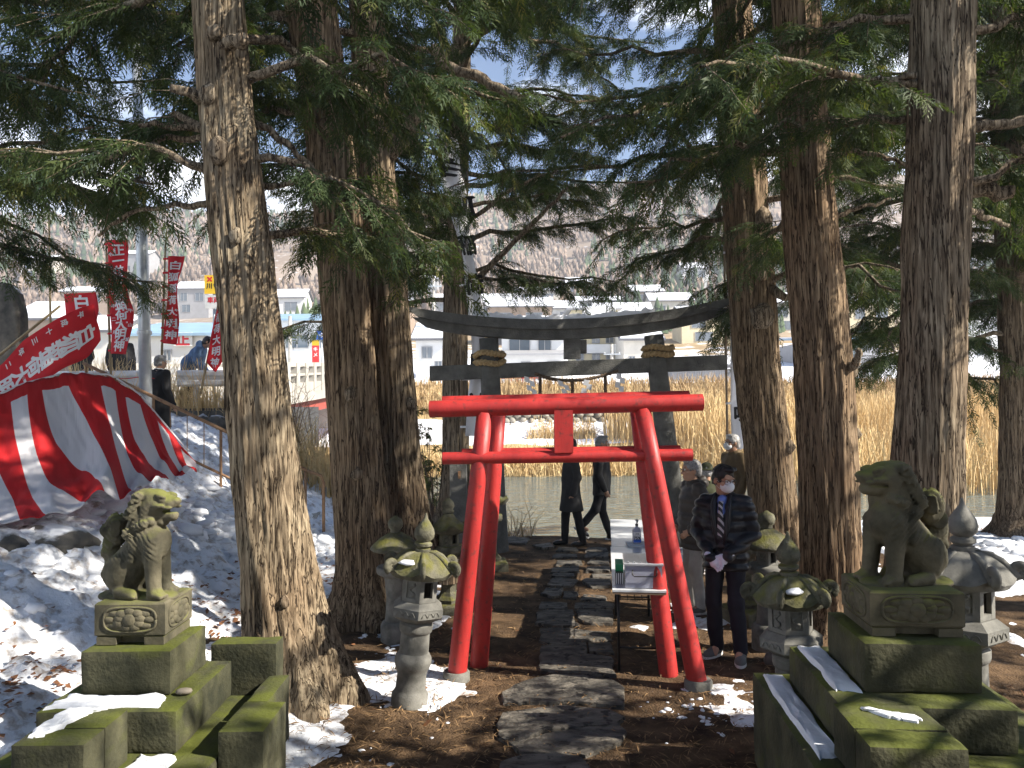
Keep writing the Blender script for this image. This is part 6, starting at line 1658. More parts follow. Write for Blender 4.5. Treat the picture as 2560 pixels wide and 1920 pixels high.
tr = N.new('ShaderNodeBsdfTranslucent'); L(mx.outputs['Result'], tr.inputs['Color']); ms_ = N.new('ShaderNodeMixShader'); ms_.inputs[0].default_value = 0.25
out = N['Material Output']; L(b.outputs[0], ms_.inputs[1]); L(tr.outputs[0], ms_.inputs[2]); L(ms_.outputs[0], out.inputs['Surface'])
CURT = m
def attr(me, name, vals):
    a = me.attributes.new(name, 'FLOAT', 'POINT'); a.data.foreach_set('value', np.asarray(vals, np.float32))
# curtain slung from the rail down over the snow: top edge, bottom edge, several panels
top = [(-260, 1075, 8.6), (-60, 1010, 9.0), (60, 960, 9.4), (160, 935, 9.8), (275, 938, 10.1), (345, 985, 10.3), (400, 1050, 10.4), (490, 1156, 10.45)]
bot = [(-560, 1420, 6.6), (-260, 1370, 7.0), (0, 1318, 7.5), (150, 1283, 7.9), (270, 1242, 8.4), (360, 1205, 9.0), (430, 1192, 9.6), (488, 1160, 10.35)]
nu, nv = 150, 46
tp = np.array([at(*p) for p in top]); bt = np.array([at(*p) for p in bot])
def resample(P, n):
    u = np.linspace(0, len(P) - 1, n); return np.stack([np.interp(u, np.arange(len(P)), P[:, k]) for k in range(3)], 1)
TP, BT = resample(tp, nu), resample(bt, nu)
U, Vv = np.meshgrid(np.linspace(0, 1, nu), np.linspace(0, 1, nv), indexing='ij')
P = TP[:, None, :] * (1 - Vv[..., None]) + BT[:, None, :] * Vv[..., None]
fold = np.sin(U * 40 + 1.9 * np.sin(Vv * 2.6 + U * 5)) * 0.03 * (0.35 + Vv) + (fbm(U * 9, Vv * 3, 0, 3, 3) - .5) * 0.22 * (0.3 + Vv) + (fbm(U * 45 - Vv * 9, Vv * 7, 0, 3, 13) - .5) * 0.05 - 0.22 * np.sin(math.pi * Vv) * (1 - 0.5 * U)
P[..., 2] += fold; P[..., 1] -= 0.4 * fold
band = sstep(0.10, 0.12, Vv)
su = (U - 0.20 * Vv) * 15 - 1.3 * (1 - Vv) * U + 0.3 * np.sin(Vv * 4) + 0.35 * np.sin(U * 21)
V, F = grid_mesh(np.arange(nu), np.arange(nv), np.zeros((nu, nv))); V = P.reshape(-1, 3)
c = V[::7].mean(0)
ku = thing('striped_curtain', 'red and white striped ceremonial curtain billowing over the snow bank', 'curtain', (c[0], c[1], float(V[:, 2].min())))
def cloth_obj(name, V, F, m, parent, th=0.004, stripe=None, down=None):
    me = npmesh(name, V, F)
    if stripe is not None: attr(me, 'stripe', stripe); attr(me, 'down', down)
    o = link(name, me, m, parent, True, True); s = o.modifiers.new('thick', 'SOLIDIFY'); s.thickness = th; return o
# finer grid across the stripes so that their edges stay sharp
def fine(A, k): 
    n, mm = A.shape[:2]; ui = np.linspace(0, n - 1, (n - 1) * k + 1)
    lo = np.floor(ui).astype(int).clip(0, n - 2); f = (ui - lo)[:, None, None] if A.ndim == 3 else (ui - lo)[:, None]
    return A[lo] * (1 - f) + A[lo + 1] * f
P3, S3, V3 = fine(P, 4), fine(su, 4), fine(Vv, 4)
stripe = S3 + 20.0
V, F = grid_mesh(np.arange(P3.shape[0]), np.arange(nv), np.zeros(P3.shape[:2]))
cloth_obj('cloth', P3.reshape(-1, 3), F, CURT, ku, 0.004, stripe.ravel(), V3.ravel())
MB().tube([tuple(p + np.array([0, 0.02, 0.012])) for p in TP[::6]], 0.012, 8).build('hem_rope', PAPER, ku, smooth=True)
for k in (30, 60, 88, 108):
    p = TP[k]; MB().tube([tuple(p + np.array([0, .02, 0.0])), (p[0], p[1] + .02, gz(p[0], p[1]) - .2)], 0.02, 8).build('support_pole', mat('bamboo', (0.36, 0.27, 0.14), rough=0.5, var=0.3, scale=6), ku, smooth=True)
BAMB = MATS['bamboo']
REDC = mat('red_banner_cloth', (0.62, 0.012, 0.022), rough=0.75, var=0.15, scale=4)
WHTC = mat('white_banner_cloth', (0.74, 0.74, 0.77), rough=0.8, var=0.06, scale=4)
def banner(name, label, cl, main, side_l, side_r, m, ink, pole, y, nb=60, size=0.8, mirror=False, th=0.004, w_text=0.012, cat='banner', start=0.04, tabs=True, group=None, step=None, wave=0.05, ph=0.0, textx=0.0, pole_base=None):
    """upright banner: cl = [(px_left, py_left, px_right, py_right, y)...] from top to bottom; lettering runs down its middle"""
    A = np.array([at(a, b, yy) for a, b, c_, d, yy in cl]); B = np.array([at(c_, d, yy) for a, b, c_, d, yy in cl])
    n = len(cl); u = np.linspace(0, n - 1, nb)
    A = np.stack([np.interp(u, np.arange(n), A[:, k]) for k in range(3)], 1); B = np.stack([np.interp(u, np.arange(n), B[:, k]) for k in range(3)], 1)
    for Q in (A, B):
        for _ in range(4): Q[1:-1] = (Q[:-2] + 2 * Q[1:-1] + Q[2:]) / 4
    Lc = np.concatenate([[0], np.cumsum(np.linalg.norm(np.diff((A + B) / 2, axis=0), axis=1))]); Lt = Lc[-1]
    def pos(s, v, off=0.0):
        """s along the banner in metres, v across in -0.5..0.5"""
        s = np.asarray(s); v = np.asarray(v)
        a = np.stack([np.interp(s, Lc, A[:, k]) for k in range(3)], -1); b2 = np.stack([np.interp(s, Lc, B[:, k]) for k in range(3)], -1)
        p = a * (0.5 - v)[..., None] + b2 * (0.5 + v)[..., None]
        p[..., 1] += wave * np.sin(s * 5.5 + ph) * (0.5 + v) + 0.02 * np.sin(v * 7 + s * 3) + off
        return p
    ss, vv = np.meshgrid(np.linspace(0, Lt, nb), np.linspace(-.5, .5, 9), indexing='ij')
    Vc, F = grid_mesh(np.arange(nb), np.arange(9), np.zeros((nb, 9))); Vc = pos(ss, vv).reshape(-1, 3)
    pb, pt = at(*pole[0], y), at(*pole[1], y)
    base = pole_base if pole_base is not None else pb
    t = thing(name, label, cat, base, group=group)
    me = npmesh('cloth', Vc, F); o = link('cloth', me, m, t, True, True); sd2 = o.modifiers.new('thick', 'SOLIDIFY'); sd2.thickness = th; sd2.offset = 0
    wid = float(np.linalg.norm(B[nb // 2] - A[nb // 2]))
    def letters(txt, s0, st, v0, sz, w):
        for k, ch in enumerate(txt):
            if ch == ' ': continue
            V, F2 = glyphs(ch, sz)
            if not len(V): continue
            if w: V, F2 = bold(V, F2, w)
            s = s0 + k * st - V[:, 2]; v = v0 + V[:, 0] / wid
            if s.max() > Lt: continue
            Pn = pos(s, v, -th / 2 - 0.003) + np.stack([0 * s, V[:, 1], 0 * s], 1)
            MB().add(Pn, F2).build('lettering', ink, o)
    st = step or (Lt * (1 - start) / (len(main) + .3))
    letters(main, Lt * start + st * .5, st, textx, size, w_text)
    if side_l: letters(side_l, Lt * .12, Lt * .8 / len(side_l), -.36, size * .33, w_text * .3)
    if side_r: letters(side_r, Lt * .62, Lt * .38 / len(side_r), .38, size * .33, w_text * .3)
    MB().tube([tuple(pb), tuple(pb + (pt - pb) * .5), tuple(pt)], [0.022, 0.02, 0.016], 10).build('pole', BAMB if m is REDC else mat('weathered_bamboo', (0.27, 0.2, 0.13), rough=0.7, var=0.3, scale=5), t, smooth=True)
    if tabs:
        for s in np.linspace(.03, .97, 7) * Lt:
            p = pos(np.array(s), np.array(-.5)); d = (pt - pb); kk = np.clip(((p - pb) @ d) / (d @ d), 0, 1); q = pb + d * kk
            MB().tube([tuple(p + [0.02, 0, 0]), tuple((p + q) / 2 + [0, -.012, 0.0]), tuple(q + [-.025, -.015, 0])], [.022, .02, .02], 6, flat=.2, up=(0, 0, 1)).build('tab', m, t, smooth=True)
    return t
TXT = '正一位白狐稲荷大明神'
banner('shrine_banner', 'upright red banner with white lettering beside the grey steel post', [(268, 600, 320, 600, 13.6), (272, 660, 318, 650, 13.6), (274, 730, 322, 730, 13.6), (274, 780, 332, 778, 13.6), (278, 830, 326, 826, 13.6), (276, 884, 318, 886, 13.6)], TXT, '令和十三年二月', '牛山城', REDC, INKW, ((279, 985), (262, 520)), 13.65, size=.225, w_text=.006, group='red shrine banners')
banner('shrine_banner', 'upright red banner half covered by cypress foliage right of the steel post', [(420, 640, 460, 640, 14.2), (421, 700, 448, 698, 14.2), (420, 750, 446, 750, 14.2), (410, 810, 444, 808, 14.2), (406, 858, 442, 862, 14.2)], '白狐稲荷大明神', None, '牛山', REDC, INKW, ((404, 900), (414, 600)), 14.25, size=.17, w_text=.005, group='red shrine banners', ph=1.0)
banner('shrine_banner', 'red banner ending in a point held by the bending person', [(542, 775, 560, 770, 15.6), (530, 830, 556, 820, 15.6), (522, 880, 560, 876, 15.6), (516, 905, 554, 902, 15.6), (535, 928, 538, 930, 15.6)], '稲荷大明神', None, None, REDC, INKW, ((502, 985), (545, 760)), 15.65, size=.2, w_text=.006, group='red shrine banners', tabs=False, ph=2.0)
banner('shrine_banner', 'red banner slanting across the picture edge with large white lettering', [(235, 760, 250, 850, 11.2), (200, 770, 215, 895, 11.1), (140, 800, 165, 920, 11.0), (60, 850, 95, 970, 10.9), (0, 915, 30, 1000, 10.8), (-90, 960, -50, 1060, 10.7)][::1], '白狐稲荷大明神', '平成十三年二月', None, REDC, INKW, ((-60, 935), (150, 765)), 10.95, size=.29, w_text=.011, group='red shrine banners', tabs=False, ph=.6, textx=.08)
banner('shrine_banner', 'small red banner glimpsed high in the foliage above the guardrail', [(160, 735, 240, 730, 14.6), (165, 780, 245, 775, 14.6), (170, 830, 240, 830, 14.6)], '白狐', None, None, REDC, INKW, ((128, 960), (122, 500)), 14.6, size=.3, w_text=.01, group='red shrine banners', tabs=False)
YB = 12.75
q = at(1150, 1150, YB)
banner('white_banner', 'tall white banner with black lettering on a bamboo pole by the stone gate', [(1092, 330, 1148, 350, YB), (1096, 420, 1150, 430, YB), (1110, 480, 1168, 480, YB), (1134, 560, 1172, 560, YB), (1158, 640, 1182, 640, YB), (1163, 720, 1198, 716, YB), (1173, 790, 1211, 786, YB), (1180, 860, 1212, 860, YB), (1178, 930, 1208, 930, YB), (1168, 1000, 1204, 1000, YB), (1164, 1090, 1194, 1090, YB)],
       '白狐稲荷大明神', '令和六甲辰年', None, WHTC, INKB, ((1155, 1135), (1150, 300)), YB + .02, size=.36, w_text=.014, group='white shrine banners', step=.66, textx=.15, wave=.03)
banner('white_banner', 'white banner hanging beside the trunk behind the white-haired person', [(1822, 520, 1868, 520, YB), (1826, 700, 1876, 700, YB), (1826, 900, 1882, 900, YB), (1826, 1020, 1884, 1020, YB), (1832, 1130, 1886, 1112, YB)], '奉納 三吹', None, None, WHTC, INKB, ((1822, 1325), (1806, 330)), YB + .02, size=.26, w_text=.012, group='white shrine banners', wave=.02)
# thin red cord strung past the post
tag(MB().tube([at(295 + 8 * i, 944 + 2 * math.sin(i * .6) + (i - 6) ** 2 * .05, 13.2) for i in range(13)], .008, 6).build('boundary_rope', REDC, smooth=True), 'thin red rope strung past the grey steel post', 'rope')
# ================================================================== cypress trees
m = bpy.data.materials.new('cypress_bark'); t, N, L = nodes(m); b = N['Principled BSDF']; b.inputs['Roughness'].default_value = 0.95; b.inputs['Specular IOR Level'].default_value = 0.15
tc = N.new('ShaderNodeTexCoord'); mp = N.new('ShaderNodeMapping'); mp.inputs['Scale'].default_value = (1, 1, 0.055); L(tc.outputs['Object'], mp.inputs[0])
ad = N.new('ShaderNodeAttribute'); ad.attribute_name = 'depth'
n1 = N.new('ShaderNodeTexNoise'); n1.inputs['Scale'].default_value = 46; n1.inputs['Detail'].default_value = 7; n1.inputs['Roughness'].default_value = 0.65; L(mp.outputs[0], n1.inputs['Vector'])
n2 = N.new('ShaderNodeTexNoise'); n2.inputs['Scale'].default_value = 1.7; n2.inputs['Detail'].default_value = 5; L(tc.outputs['Object'], n2.inputs['Vector'])
r1 = N.new('ShaderNodeValToRGB'); e = r1.color_ramp.elements
e[0].position = 0.32; e[0].color = (0.04, 0.03, 0.022, 1); e[1].position = 0.66; e[1].color = (0.37, 0.315, 0.24, 1)
k = r1.color_ramp.elements.new(0.46); k.color = (0.165, 0.133, 0.098, 1)
L(n1.outputs['Fac'], r1.inputs[0])
m1 = N.new('ShaderNodeMix'); m1.data_type = 'RGBA'; m1.blend_type = 'MULTIPLY'
r2 = N.new('ShaderNodeValToRGB'); r2.color_ramp.elements[0].position = 0.3; r2.color_ramp.elements[0].color = (0.85, 0.76, 0.68, 1); r2.color_ramp.elements[1].position = 0.7; r2.color_ramp.elements[1].color = (1.0, 1.0, 0.96, 1)
L(n2.outputs['Fac'], r2.inputs[0]); m1.inputs['Factor'].default_value = 1.0; L(r1.outputs[0], m1.inputs['A']); L(r2.outputs[0], m1.inputs['B'])
# dark cracks between the strips
mp2 = N.new('ShaderNodeMapping'); mp2.inputs['Scale'].default_value = (1, 1, 0.07); L(tc.outputs['Object'], mp2.inputs[0])
n3 = N.new('ShaderNodeTexNoise'); n3.inputs['Scale'].default_value = 19; n3.inputs['Detail'].default_value = 4; n3.inputs['Roughness'].default_value = 0.6; n3.inputs['Distortion'].default_value = 0.4; L(mp2.outputs[0], n3.inputs['Vector'])
s3 = N.new('ShaderNodeMath'); s3.operation = 'SUBTRACT'; s3.inputs[1].default_value = 0.5; L(n3.outputs['Fac'], s3.inputs[0])
a3 = N.new('ShaderNodeMath'); a3.operation = 'ABSOLUTE'; L(s3.outputs[0], a3.inputs[0])
c3 = N.new('ShaderNodeMapRange'); c3.interpolation_type = 'SMOOTHSTEP'; c3.inputs['From Min'].default_value = 0.003; c3.inputs['From Max'].default_value = 0.026; L(a3.outputs[0], c3.inputs['Value'])
m3 = N.new('ShaderNodeMix'); m3.data_type = 'RGBA'; m3.inputs['A'].default_value = (0.04, 0.028, 0.02, 1); L(c3.outputs[0], m3.inputs['Factor']); L(m1.outputs['Result'], m3.inputs['B'])
oi = N.new('ShaderNodeObjectInfo')
m4 = N.new('ShaderNodeMix'); m4.data_type = 'RGBA'; m4.blend_type = 'MULTIPLY'; m4.inputs['Factor'].default_value = 1.0; L(m3.outputs['Result'], m4.inputs['A']); L(oi.outputs['Color'], m4.inputs['B'])
L(m4.outputs['Result'], b.inputs['Base Color'])
h3 = N.new('ShaderNodeMath'); h3.operation = 'MULTIPLY_ADD'; h3.inputs[1].default_value = 0.35; L(n1.outputs['Fac'], h3.inputs[0]); L(c3.outputs[0], h3.inputs[2])
bp = N.new('ShaderNodeBump'); bp.inputs['Strength'].default_value = 0.9; bp.inputs['Distance'].default_value = 0.02; L(h3.outputs[0], bp.inputs['Height']); L(bp.outputs[0], b.inputs['Normal'])
BARK = m
def leafmat(name, c0, c1, c2):
    m = bpy.data.materials.new(name); t, N, L = nodes(m); b = N['Principled BSDF']; b.inputs['Roughness'].default_value = 0.6; b.inputs['Specular IOR Level'].default_value = 0.25
    a = N.new('ShaderNodeAttribute'); a.attribute_name = 'tone'
    r = N.new('ShaderNodeValToRGB'); e = r.color_ramp.elements; e[0].position = 0.0; e[0].color = (*c0, 1); e[1].position = 1.0; e[1].color = (*c2, 1); q = e.new(0.6); q.color = (*c1, 1)
    L(a.outputs['Fac'], r.inputs[0]); L(r.outputs[0], b.inputs['Base Color'])
    tr = N.new('ShaderNodeBsdfTranslucent'); g = N.new('ShaderNodeMix'); g.data_type = 'RGBA'; g.blend_type = 'MULTIPLY'; g.inputs['Factor'].default_value = 1.0
    g.inputs['B'].default_value = (1.5, 1.5, 0.6, 1); L(r.outputs[0], g.inputs['A']); L(g.outputs['Result'], tr.inputs['Color'])
    ms = N.new('ShaderNodeMixShader'); ms.inputs[0].default_value = 0.3; L(b.outputs[0], ms.inputs[1]); L(tr.outputs[0], ms.inputs[2]); L(ms.outputs[0], N['Material Output'].inputs['Surface'])
    return m
LEAFM = leafmat('cypress_leaf', (0.027, 0.048, 0.022), (0.066, 0.095, 0.032), (0.23, 0.215, 0.065))

def frond(seed, sides=4):
    r = np.random.default_rng(seed); V, F = [], []
    def quad(p, q, w):
        d = q - p; n = np.array([-d[1], d[0], 0]); n = n / (np.linalg.norm(n) + 1e-9) * w
        b = len(V); V.extend([p + d * 0.08 + n, q, p + d * 0.2 - n]); F.append((b, b + 1, b + 2))
    dr = lambda p: np.array([p[0], p[1], -0.30 * p[0] ** 2 - 0.25 * p[1] ** 2 + 0.02 * r.normal()])
    quad(dr([0, 0]), dr([1, 0.03 * r.normal()]), 0.02)
    for k in range(sides):
        t = 0.08 + 0.86 * k / sides
        for s in (-1, 1):
            ln = (0.52 * (1 - t * 0.75) + 0.08) * r.uniform(0.7, 1.15); a = s * R(r.uniform(32, 58))
            p = np.array([t + 0.03 * s, 0.0]); q = p + ln * np.array([math.cos(a), math.sin(a)])
            quad(dr(p), dr(q), 0.03 + 0.016 * r.random())
            if ln > 0.3:
                pm = p + (q - p) * 0.5; a2 = a * 0.25; quad(dr(pm), dr(pm + ln * 0.5 * np.array([math.cos(a2), math.sin(a2)])), 0.028)
    return np.array(V), np.array(F)
FRONDS = [frond(k) for k in range(5)]
def coarse(seed):
    r = np.random.default_rng(seed); V, F = [], []
    for k in range(5):
        a = R(-60 + 30 * k) + r.normal() * 0.1; d = np.array([math.cos(a), math.sin(a)]); n = np.array([-d[1], d[0]]); l = r.uniform(0.6, 1.0)
        P = [d * l * 0.1 + n * 0.07, d * l, d * l * 0.25 - n * 0.07]
        b = len(V); V += [np.array([p[0], p[1], -0.3 * (p @ p)]) for p in P]; F.append((b, b + 1, b + 2))
    return np.array(V), np.array(F)
COARSE = [coarse(k) for k in range(4)]
def assemble(pos, dr_, nr, sc, templ, rng, jit):
    """copies of leaf templates: position, direction, rough normal, size"""
    n = len(pos); d = dr_ / np.linalg.norm(dr_, axis=1)[:, None]
    b = np.cross(nr, d); b /= np.linalg.norm(b, axis=1)[:, None] + 1e-9; nn = np.cross(d, b)
    pick = rng.integers(len(templ), size=n); VV, FF, TT, off = [], [], [], 0
    for k, (tv, tf) in enumerate(templ):
        i = np.nonzero(pick == k)[0]
        if not len(i): continue
        q = pos[i][:, None, :] + sc[i][:, None, None] * (tv[None, :, 0:1] * d[i][:, None] + tv[None, :, 1:2] * b[i][:, None] + tv[None, :, 2:3] * nn[i][:, None])
        nv = len(tv); FF.append((np.arange(len(i)) * nv)[:, None, None] + tf[None] + off); off += nv * len(i)
        VV.append(q.reshape(-1, 3)); TT.append(np.repeat(jit[i], nv))
    return np.concatenate(VV), np.concatenate([f.reshape(-1, f.shape[-1]) for f in FF]), np.concatenate(TT)

class Tree: pass
def make_trunk(spec, y, top_z, seed, base_z=None, knots=()):
    """spec: (px, py, width px) down the trunk at distance y; the axis carries on above the picture up to top_z"""
    pts = [at(px, py, y) for px, py, w in spec]; rad = [w / FPX * y / 2 for px, py, w in spec]
    o = np.argsort([p[2] for p in pts]); pts = [pts[i] for i in o]; rad = [rad[i] for i in o]
    d = (pts[-1] - pts[-3]); d = d / d[2]
    while pts[-1][2] < top_z - 1.5:
        pts.append(pts[-1] + d * 1.5); rad.append(max(0.03, rad[-1] - rad[-1] / max(1.5, (top_z - pts[-1][2] + 1.5)) * 1.5 * 0.9))
    P = np.array(pts); zk = P[:, 2]
    T = Tree(); T.z0 = zk[0]; T.z1 = zk[-1]
    T.x = lambda z: np.interp(z, zk, P[:, 0]); T.y = lambda z: np.interp(z, zk, P[:, 1]); T.r = lambda z: np.interp(z, zk, rad); T.seed = seed
    T.c = lambda z: np.array([float(T.x(z)), float(T.y(z)), z])
    return T
def trunk_mesh(T, name='trunk', seg=88, flare=0.5, lowres=False):
    zs = np.concatenate([np.arange(T.z0 - 0.12, min(7.5, T.z1), 0.068 if not lowres else 0.16), np.arange(min(7.5, T.z1), T.z1 + 0.3, 0.35)])
    th = np.linspace(0, 2 * math.pi, seg, endpoint=False)
    Z, A = np.meshgrid(zs, th, indexing='ij')
    r0 = T.r(Z); hb = Z - T.z0
    lobes = 0.5 + 0.5 * np.sin(A * 5 + T.seed + 0.8 * np.sin(A * 2 + T.seed))
    r = r0 * (1 + flare * np.exp(-np.clip(hb, 0, 9) / 0.36) * (0.35 + lobes))
    r = r * (1 + 0.05 * np.sin(A * 3 + T.seed + Z * 0.25) + 0.035 * np.sin(A * 7 + 1.7 * T.seed + Z * 0.4))
    ca, sa = np.cos(A), np.sin(A)
    # long stringy bark: ridges that follow the grain
    tw = 0.12 * Z
    u = (A + tw * 0.15) * 11 * (r0 / 0.28)
    g = fbm(np.cos(A + .1 * np.sin(Z * 1.3)) * 9 * r0 / 0.28, np.sin(A + .1 * np.sin(Z * 1.3)) * 9 * r0 / 0.28, Z * 0.55 + T.seed, 4, int(T.seed) + 3)
    g2 = fbm(ca * 26 * r0 / 0.28, sa * 26 * r0 / 0.28, Z * 1.1 + T.seed, 3, int(T.seed) + 9)
    ridge = (np.abs(g - 0.5) * 2) ** 0.7
    r = r + 0.05 * (ridge - 0.35) * np.clip(r0 / 0.25, .3, 1.2) + 0.024 * (g2 - 0.5) + 0.010 * (vnoise(A * 14, Z * 2.2, 0, 5) - .5)
    step = np.floor(Z * 0.9 + 2.2 * vnoise(np.floor(A * 4.5), 0, 0, int(T.seed)))           # bark plates that break off in strips
    r = r + 0.008 * (vnoise(step * 7.7, np.floor(A * 4.5) * 3.1, 0, 7) - .5)
    X = T.x(Z) + r * ca; Y = T.y(Z) + r * sa
    n, s = Z.shape; V = np.stack([X, Y, Z], -1).reshape(-1, 3)
    i, j = np.meshgrid(np.arange(n - 1), np.arange(s), indexing='ij'); a = (i * s + j).ravel(); bq = (i * s + (j + 1) % s).ravel()
    F = np.stack([a, bq, bq + s, a + s], 1)
    return npmesh(name, V, F)
def knot(mb, c, r, out, seed):
    V, F = blob_template(seed, 2, 0.45, 2.2)
    mb.add(V * (r, r, r * 1.25) + c, F)
def limb_pts(P, wob, seed, n=14):
    P = np.array(P, float); u = np.linspace(0, len(P) - 1, n); Q = np.stack([np.interp(u, np.arange(len(P)), P[:, k]) for k in range(3)], 1)
    for _ in range(2): Q[1:-1] = (Q[:-2] + 2 * Q[1:-1] + Q[2:]) / 4
    j = np.stack([vnoise(np.arange(n) * 0.8, seed, k, 4) - .5 for k in range(3)], 1) * wob; j[0] = 0
    return Q + j
def inview(P):
    """are these boughs near enough to the view to need single sprays (a good step to either side included)"""
    P = np.asarray(P); d = np.maximum(P[:, 1], .3); return bool(((np.abs(P[:, 0]) / d < 0.86) & (P[:, 1] > 1)).any())
def grow_crown(T, parent, rng, h0, h1, nl, Lmax, avoid=None, skip=None, dens=0.95, fine_top=None, limb_r=0.02, low_droop=0.35, prof=None, spacing=0.115, sc0=0.12, sc1=0.25):
    """whorls of drooping limbs with side twigs and hanging leaf sprays"""
    if fine_top is None: fine_top = 3.3 + 0.54 * float(T.y(3.0))     # as high as the sprays can still be told apart from the path
    wood = MB(); pos, dr_, nr, sc, jt = [], [], [], [], []; cpos, cdr, cnr, csc, cjt = [], [], [], [], []
    az = rng.uniform(0, 6.28)
    for i in range(nl):
        h = h0 + (h1 - h0) * ((i + rng.random()) / nl) ** 0.85; az += 2.399 + rng.normal() * 0.3
        f = (h - h0) / (h1 - h0); Ln = Lmax * (prof(f) if prof else (0.75 + 0.5 * f if f < 0.35 else 0.95 * (1.15 - f) / 0.8 + 0.1)) * rng.uniform(0.7, 1.2)
        if avoid and h < avoid[2]:
            da = (az - avoid[0] + math.pi) % (2 * math.pi) - math.pi
            if abs(da) < avoid[1]: az = avoid[0] + math.copysign(avoid[1] + rng.random() * 0.9, da)
        if skip and skip(h, az): continue
        d = np.array([math.cos(az), math.sin(az), 0]); c = T.c(h); r = float(T.r(h))
        up = rng.uniform(-0.05, 0.45); drp = rng.uniform(0.3, 1.5) * low_droop
        n = 9; tt = np.linspace(0, 1, n)
        bend = rng.normal() * 0.4; side = np.array([-d[1], d[0], 0])
        Pl = c + d * (r * 0.6) + np.outer(tt * Ln, d) + np.outer(bend * Ln * tt ** 2, side) + np.outer(Ln * (up * tt - drp * tt ** 2), [0, 0, 1])
        Pl[1:] += (rng.random((n - 1, 3)) - .5) * 0.17
        fine_ = h < fine_top and inview(Pl)
        wood.tube([tuple(p) for p in Pl], list((limb_r + 0.008 * Ln) * (1 - 0.8 * tt) + 0.004), 6 if fine_ else 4, caps=False)
        st = spacing if fine_ else 0.24
        s = 0.18 * Ln
        while s < Ln:
            t_ = s / Ln; p = np.array([np.interp(t_, tt, Pl[:, k]) for k in range(3)])
            q = np.array([np.interp(min(1, t_ + .05), tt, Pl[:, k]) for k in range(3)]); ax = q - p; ax = ax / (np.linalg.norm(ax) + 1e-9)
            for sg in (-1, 1):
                if rng.random() > dens: continue
                tl = rng.uniform(0.25, 0.95) * (1 - 0.45 * t_) * min(1.0, Ln / 2.0 + .3)
                sd_ = np.cross(ax, [0, 0, 1.0]) * sg; sd_ = sd_ / (np.linalg.norm(sd_) + 1e-9); a = R(rng.uniform(25, 70))
                td = ax * math.cos(a) + sd_ * math.sin(a); td[2] += rng.uniform(-0.55, 0.4)
                if fine_:
                    ns = max(2, int(tl / 0.036)); u = (np.arange(ns) + .6) / ns
                    tp = p + np.outer(u * tl, td) + np.outer(-0.35 * tl * u ** 2, [0, 0, 1])
                    if tl > 0.3: wood.tube([tuple(p), tuple(tp[ns // 2]), tuple(tp[-1])], [.007, .005, .002], 3, caps=False)
                    yaw = np.where(np.arange(ns) % 2 == 0, 1, -1) * rng.uniform(0.4, 1.0, ns)
                    sd2 = np.cross(td, [0, 0, 1.0]); sd2 = sd2 / (np.linalg.norm(sd2) + 1e-9)
                    dd = td[None] * np.cos(yaw)[:, None] + sd2[None] * np.sin(yaw)[:, None]; dd[:, 2] -= rng.uniform(0.1, 0.9, ns)
                    nn = np.stack([rng.normal(size=ns) * .45, rng.normal(size=ns) * .45, np.ones(ns)], 1)
                    pos.append(tp); dr_.append(dd); nr.append(nn); sc.append(rng.uniform(sc0, sc1, ns)); jt.append(np.clip(rng.beta(2, 3, ns) * .8 + rng.normal() * .12 + 0.12 * t_, 0, 1))
                else:
                    ns = 2; u = np.array([.45, .9]); tp = p + np.outer(u * tl * 1.2, td)
                    dd = td[None] + rng.normal(size=(ns, 3)) * .4; dd[:, 2] -= .3
                    cpos.append(tp); cdr.append(dd); cnr.append(np.stack([rng.normal(size=ns) * .6, rng.normal(size=ns) * .6, np.ones(ns)], 1)); csc.append(rng.uniform(.24, .46, ns)); cjt.append(rng.random(ns))
            s += st * rng.uniform(0.7, 1.3)
    VV, FF, TT = [], [], []; off = 0
    for (p_, d_, n_, s_, j_, tmpl) in ((pos, dr_, nr, sc, jt, FRONDS), (cpos, cdr, cnr, csc, cjt, COARSE)):
        if not p_: continue
        V, F, J = assemble(np.concatenate(p_), np.concatenate(d_), np.concatenate(n_), np.concatenate(s_), tmpl, rng, np.concatenate(j_))
        VV.append(V); FF.append(F + off); TT.append(J); off += len(V)
    me = npmesh('crown', np.concatenate(VV), np.concatenate(FF)); attr(me, 'tone', np.concatenate(TT))
    global NTRI; NTRI += len(me.polygons)
    o = link('crown', me, LEAFM, parent, True)
    wood.build('branches', BARK, parent, smooth=True)
    return o
NTRI = 0
